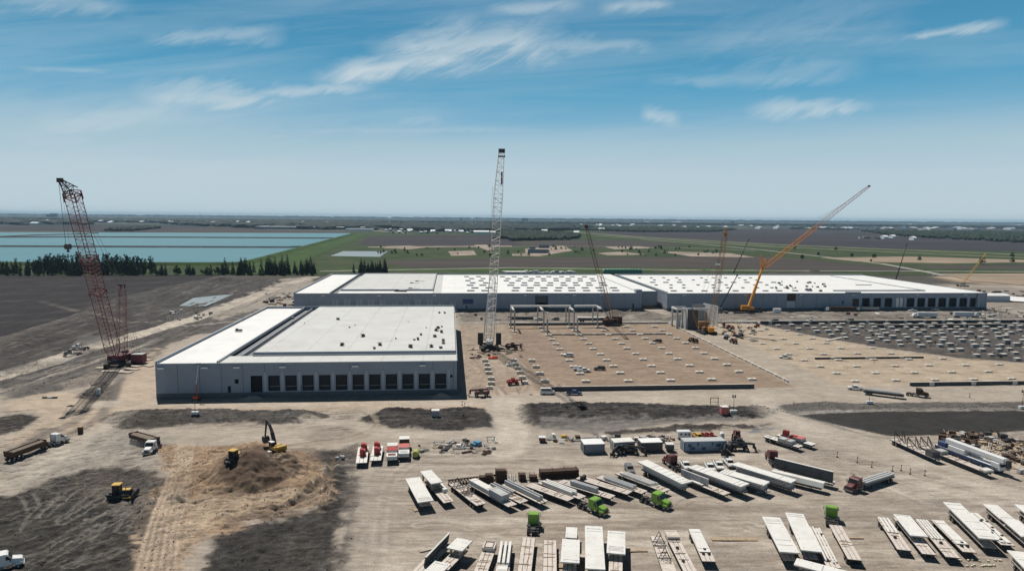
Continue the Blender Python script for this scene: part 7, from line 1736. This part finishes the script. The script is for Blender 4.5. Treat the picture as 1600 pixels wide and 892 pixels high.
# roof material on the nearest warehouse: stacked bundles
ri = 0
for (px,py,s) in ((528,499.5,1.3),(534.5,540,1.3),(567,526,1.4),(593.5,539.5,1.5),(585,545,.9),(618.5,529.5,.6),(647.5,531.5,.7),(653.5,531,1.2),(658,523.5,1.0),(679.5,526.5,1.3),(682,517,1.4),(684.5,513,1.2),(690,519.5,1.4),(690.5,511,.7),(692.5,533,1.1),(692.5,537,1.0),(674,542.5,1.3),(641.5,543,1.4),(689,544,1.0),(695,489.5,1.0),(686.5,489.3,1.0),(546,512,.6),(555,508,.4),(476,505.5,.4),(773,504,0),(457.5,498.5,1.2),(666,512.5,.5),(638,503,.3)):
    if not s: continue
    q = P(px,py,13.9); mb = MB(); s *= .8
    mb.box((0,0,.1),(1.6*s,1.2*s,.15),m_wood)
    for k in range(3): mb.box((random.uniform(-.3,.3)*s,random.uniform(-.2,.2)*s,(.35+.3*k)*s),(1.4*s*random.uniform(.6,1),1.1*s*random.uniform(.6,1),.3*s),m_steel if k<2 or ri%3 else m_slab2)
    mb.bar((-.9*s,.2,.2),(-.3*s,.7*s,1.3*s),.06,m_steel); mb.bar((.9*s,-.3,.2),(.5*s,.2*s,1.2*s),.06,m_steel)
    single(mb,'roof_bundle','dark bundle of roofing material on the nearest warehouse roof','roofing material',q,random.uniform(0,3),'roofing material on the nearest roof'); ri += 1
for (px,py,s,lb) in ((373,517.5,1.4,'dark unit on the left white strip of the nearest roof'),(648,444,4.0,'dark plant heap on the left roof part of the west warehouse'),(656,441,4,'second dark plant heap on the left roof part of the west warehouse'),(647,452.5,4.5,'long pale rooftop stack near the front edge of the west warehouse'),(626,455,4,'white rooftop stack left of the long pale one on the west warehouse')):
    q = P(px,py,12.8); mb = MB(); mb.box((0,0,.4),(2.2*s,1*s,.5),m_steel if s<4.2 else m_slab2); mb.box((.3*s,.2,.8),(1.2*s,.7*s,.4),m_slab2); mb.box((-.6*s,0,.9),(.6*s,.6*s,.8),m_steel); single(mb,'rooftop_unit',lb,'rooftop unit',q,0)
for i in range(26): 
    q = P(hr.uniform(1205,1300),hr.uniform(440,456),12.8); mb = MB(); s = hr.uniform(.8,1.6); mb.box((0,0,.3*s),(1.6*s,1.1*s,.6*s),m_steel); mb.box((.3,.1,.75*s),(.8*s,.8*s,.35*s),m_conc); single(mb,'roof_bundle','dark bundle of roofing material on the east warehouse roof','roofing material',q,hr.uniform(0,3),'roofing material on the east roof')
# portable toilets, light towers, boxes
def toilet(px,py,label):
    t = thing('portable_toilet',label,'portable toilet',G(px,py)); mb = MB(); mb.box((0,0,1.1),(1.1,1.1,2.1),m_tank); part(mb,'cabin',t); mb = MB(); mb.prism([(-.6,2.15),(.6,2.15),(.35,2.45),(-.35,2.45)],'y',-.6,.6,m_lamp); part(mb,'roof',t); mb = MB(); mb.box((0,-.57,1.05),(.7,.04,1.8),m_slab2); part(mb,'door',t)
toilet(1128,688,'white portable toilet at the right end of the scrap line'); toilet(154,617,'white-topped box alone on the track left of the nearest warehouse')
def light_tower(px,py,topy,label):
    p = G(px,py); hh = (py-topy)*p.y/F; t = thing('light_tower',label,'light tower',p); mb = MB(); mb.box((0,0,.7),(2.2,1.2,.9),m_tank); mb.bar((-.7,0,.3),(.7,0,.3),.1,m_steel); part(mb,'generator',t)
    mb = MB(); mb.bar((0,0,1),(0,0,hh),.09,m_steel,6,.06); part(mb,'mast',t); mb = MB()
    for a in (-.4,.4):
        mb.box((a,0,hh),(.5,.2,.4),m_steel)
        mb.box((a,0,hh+.5),(.5,.2,.4),m_steel)
    part(mb,'lamp_head',t)
    mb = MB()
    for a in (-1,1): mb.bar((0,0,.4),(a*1.8,0,.1),.06,m_steel)
    part(mb,'outriggers',t)
light_tower(1146,645.5,619,'light tower on the dark strip by the pink utility box'); light_tower(1358,631,616,'light tower behind the dark basin, left one'); light_tower(1597,639,611,'light tower behind the dark basin at the right edge'); light_tower(305,648,628,'small light tower in front of the nearest warehouse, left part')
light_tower(1197,515,508,'short light tower by the sandy pad back edge'); 
for (px,py,m_,lb) in ((680.5,652,m_conc,'grey utility box in the dark strip before the nearest warehouse'),(1131,646,m_pink,'pinkish utility box in the dark strip before the brown pad')):
    mb = MB(); mb.box((0,0,1.2),(2.4,2.0,2.4),m_); mb.box((0,0,2.5),(2.6,2.2,.15),m_slab); mb.bar((-1.3,-1,2.4),(-1.3,-1,3.3),.05,m_steel); mb.bar((1.4,-1,2.4),(1.6,-1,3.6),.05,m_steel); single(mb,'utility_box',lb,'utility box',G(px,py),.05)
def hframe(px,py,w_,hh,m_,lb):
    mb = MB()
    for a in (-w_/2,w_/2): mb.bar((a,0,0),(a,0,hh),.12,m_,5)
    mb.bar((-w_/2-.2,0,hh),(w_/2+.2,0,hh),.12,m_,5); mb.bar((-w_/2,0,hh*.4),(w_/2,0,hh*.4),.07,m_,5); single(mb,'goalpost_frame',lb,'frame',G(px,py),YAW)
hframe(1116,632,2.8,2.5,m_rust,'rusty goalpost frame left of the pinkish utility box'); hframe(767,690,2.2,1.5,m_slab2,'grey goalpost frame at the right end of the pale heaps')
# thin red fence stakes, marker posts
for i,(px,py) in enumerate(((1308,714),(1339.5,722.5),(1362,730),(1394.5,736),(1422,740.5),(1445,743),(1408,735),(722,633),(726,636),(673,644),(1366,566),(1515,620),(1240,635))):
    mb = MB(); mb.bar((0,0,0),(0,0,1.6),.09,m_steel,5,.05); mb.bar((0,0,0),(0,0,.15),.3,m_tyre,8); mb.box((.05,0,1.4),(.35,.04,.3),m_orange); single(mb,'marker_post','thin dark marker post with a small flag on the bare ground','marker post',G(px,py),0,'marker posts')
# orange mats / tarps
mb = MB(); mb.box((0,0,.4),(4.5,2.2,.5),mat('orange red plastic',(.55,.07,.03),.6)); mb.box((1,.3,.8),(2.5,1.2,.4),MATS['orange red plastic']); single(mb,'orange_crate','bright orange-red crate below the white crane','crate',G(770,560),.1)
mb = MB(); mb.box((0,0,.5),(1.8,1.4,1.0),m_tank); mb.bar((0,0,1),(0,0,2.4),.4,m_tank,8); single(mb,'white_tank','small white tank standing in the crane corridor','tank',G(795,572),.1)
# yard oddments
for (px,py,w_,d_2,rz_,m_,lb) in ((649,797,1.0,1.6,.5,m_wood,'small timber block beside the leftmost upper trailer'),(1147,843,9.5,1.3,0,m_wood,'line of timber mats between the three-block trailer and the wide slab'),(992,861,5.0,.8,.05,m_wood,'short timber mat right of the battened slab'),
    (876,885,1.3,1.4,0,m_wood,'square timber block between the two pale lower trailers'),(1115,719,1,1,0,m_wood,'tiny timber block by the office trailer'),(668,860,3.2,.4,.5,m_woodp,'pale plank left of the leaning panel'),(1330,841,5,.5,0,m_wood,'thin timber beam right of the lower green truck'),
    (1192,768,3.6,.8,.2,m_slab2,'flat white strip lying below the longest raised slab'),(1128,773,2.0,.6,.2,m_slab2,'flat white strip below the upright grey panel')):
    mb = MB(); n = max(1,int(d_2/.4))
    for q in range(n): mb.box((0,(q-(n-1)/2)*d_2/n,.14),(w_,d_2/n-.04,.22),m_)
    single(mb,'timber_mat',lb,'timber',G(px,py),rz_)
for i in range(20):
    mb = MB(); mb.box((0,0,.12),(.5,.35,.22),mat('pale yellow block',(.55,.50,.25),.8)); mb.box((0,0,.25),(.4,.25,.06),m_slab); single(mb,'yellow_block','small pale yellow block in the dotted row at the bottom right','block',G(1497+hr.uniform(0,72),876+hr.choice([0,8])+hr.uniform(-1,1)),hr.random(),'yellow blocks in a dotted row')
# rusty girders and bundles behind the upper row
a, b = P(700,758), P(775,749); L_ = (b-a).length; t = thing('lattice_girder','long rusty girder with holes lying behind the left end of the upper row','girder',a,math.atan2(b.y-a.y,b.x-a.x))
mb = MB(); mb.box((L_/2,0,.1),(L_,.4,.2),m_rust); mb.box((L_/2,0,1.3),(L_,.4,.25),m_rust); n = 16
for i in range(n): mb.bar((i*L_/n,0,.15),((i+.5)*L_/n,0,1.3),.12,m_rust); mb.bar(((i+.5)*L_/n,0,1.3),((i+1)*L_/n,0,.15),.12,m_rust)
part(mb,'web',t)
for i,(px,py,w_,hh,lb) in enumerate(((764,753,2.0,2.2,'dark rusty bundle, second from the left behind the upper row'),(783,752,2.9,3.2,'tallest dark rusty bundle behind the upper row'),(754,753,1.6,1.6,'dark rusty bundle, first from the left behind the upper row'),(816,750,1.6,1.8,'dark rusty bundle, small one among the stakes'),(833,750,2.0,1.3,'low dark rusty bundle left of the long dark girder'))):
    mb = MB()
    for q in range(6): mb.box((random.uniform(-.2,.2),random.uniform(-.1,.1),hh*(q+.5)/6),(w_*random.uniform(.85,1),1.6,hh/6*.8),m_rust)
    for s_ in (-1,1): mb.bar((s_*w_/2,-.9,0),(s_*w_/2,-.9,hh),.06,m_rust); mb.bar((s_*w_/2,.9,0),(s_*w_/2,.9,hh),.06,m_rust)
    single(mb,'rusty_bundle',lb,'steel bundle',G(px,py),.05)
for i in range(18):
    mb = MB(); hh = hr.uniform(1.0,2.2); mb.bar((0,0,0),(hr.uniform(-.1,.1),0,hh),.07,m_conc,5); mb.box((0,0,.1),(.5,.5,.2),m_slab2); single(mb,'steel_stake','thin grey stake in a concrete foot behind the upper trailer row','stake',G(790+i*3.2+hr.uniform(-1,1),750+hr.uniform(-1.5,1.5)-i*.1),0,'stakes behind the upper row')
a, b = P(843,746), P(903,742.5); L_ = (b-a).length; t = thing('box_girder','long dark brown box girder behind the upper row','girder',a,math.atan2(b.y-a.y,b.x-a.x))
mb = MB(); mb.prism([(-1.3,0),(1.3,0),(1.3,.5),(.8,.9),(1.1,1.9),(-1.1,1.9),(-.8,.9),(-1.3,.5)],'x',0,L_,m_rust); part(mb,'girder_body',t); mb = MB()
for k in (0.03,.35,.66,.97): mb.box((L_*k,0,1.0),(.15,2.8,2.1),m_rust)
part(mb,'stiffeners',t)
# vehicles behind the yard cabins
t = thing('camper_trailer','white box camper behind the office trailer','camper',G(1068,685),.05); mb = MB(); mb.box((0,0,1.5),(4.0,2.2,2.0),m_white); part(mb,'body',t,bevel=.1)
for a in (-1.1,.3,1.3): mb = MB(); mb.box((a,-1.12,1.7),(.6,.04,.5),m_glass); part(mb,'window',t)
mb = MB(); mb.bar((-.4,-1.1,.4),(-.4,1.1,.4),.4,m_tyre,10); mb.bar((.5,-1.1,.4),(.5,1.1,.4),.4,m_tyre,10); part(mb,'wheels',t)
make_car('pickup','yellow pickup behind the office trailer, right of the white camper',at(1091,686),rad(-165),m_yel,None)
telehandler('left red machine behind the office trailer',1102,685,rad(-150),m_red,.7); telehandler('right red machine behind the office trailer',1110,685,rad(-140),m_red,.7)
t = thing('yellow_tank','yellow-green fuel tank right of the short red-laden trailers','tank',G(650,714)); mb = MB(); mb.bar((0,-1.2,1.2),(0,1.2,1.2),.85,mat('yellow green paint',(.42,.45,.12),.5),12); part(mb,'tank',t); mb = MB(); mb.box((0,0,.25),(1.6,2.2,.5),m_steel); part(mb,'cradle',t)
mb = MB(); mb.box((0,0,.5),(1.6,1.6,1.0),m_redt); mb.box((0,0,1.1),(1.2,1.2,.2),m_slab); single(mb,'pump_box','small dark red pump box at the foot of the sand pile','pump',G(422,711),.3)
mb = MB()
for i in range(7): mb.box((random.uniform(-1,1),random.uniform(-.7,.7),random.uniform(.2,.9)),(.9,.7,.5),m_slab2,rz=random.random()*3,rx=.4)
single(mb,'broken_concrete','grey lump of broken concrete right of the sand pile','rubble',G(531,717),.3)
mb = MB(); mb.bar((-2.6,0,.3),(2.6,0,.3),.28,m_steel,8); mb.bar((-.8,0,.3),(.8,0,.3),.33,m_slab,8); single(mb,'short_pipe','short black and white pipe on the tan ground left of the nearest warehouse','pipe',G(78,622),.05)
mb = MB(); mb.box((0,0,1.0),(1.2,.9,2.0),m_rust); mb.box((0,0,2.1),(1.4,1.1,.15),m_wood); single(mb,'site_marker_box','small brown box post above the dump trailers','box',G(126,677),.1)
# pale sheds and plastic film beyond the right end
mb = MB(); mb.box((0,0,2.5),(40,12,5),mwt); mb.prism([(-6.2,5),(6.2,5),(0,6.6)],'x',-20.2,20.2,m_roofw); 
single(mb,'storage_tent','long pale storage tent beyond the right end of the east warehouse','tent',P(1533,470),rad(2))
sheet('plastic_sheet',[(1546,461.5),(1600,466),(1660,471),(1660,477),(1570,471),(1546,466)],m_roofw,z=.9,kind='structure')

# dust behind the moving trucks
dm = bpy.data.materials.new('hanging dust'); dm.use_nodes = True; nt = dm.node_tree
for n in list(nt.nodes): nt.nodes.remove(n)
ho = nt.nodes.new('ShaderNodeOutputMaterial'); hv = nt.nodes.new('ShaderNodeVolumePrincipled'); hv.inputs['Color'].default_value = (.85,.80,.74,1); hv.inputs['Density'].default_value = .045; nt.links.new(hv.outputs[0], ho.inputs[1])
def dust(px, py, rx, ry, rz_, rot):
    p = G(px,py); bm = bmesh.new(); bmesh.ops.create_icosphere(bm, subdivisions=3, radius=1)
    for v in bm.verts:
        k = 1+.25*math.sin(v.co.x*5+px)*math.cos(v.co.y*4); v.co = Vector((v.co.x*rx*k, v.co.y*ry*k, max(v.co.z,-.1)*rz_*k))
    me = bpy.data.meshes.new('dust'); bm.to_mesh(me); bm.free(); me.materials.append(dm); o = bpy.data.objects.new('dust', me); COL.objects.link(o); o.location = p; o.rotation_euler = (0,0,rot); o['kind'] = 'stuff'
dust(148,537,11,5,4.5,.4); dust(98,566,8,4,3,.5); dust(133,541,6,4,3,.4); dust(232,695,9,4,2.4,.3); dust(212,694,7,4,2.4,.2); dust(242,697,4.5,3,1.6,.2)

for o in bpy.data.objects:
    lb = o.get('label')
    if lb and len(lb.split()) > 16: print('LONG', len(lb.split()), lb)
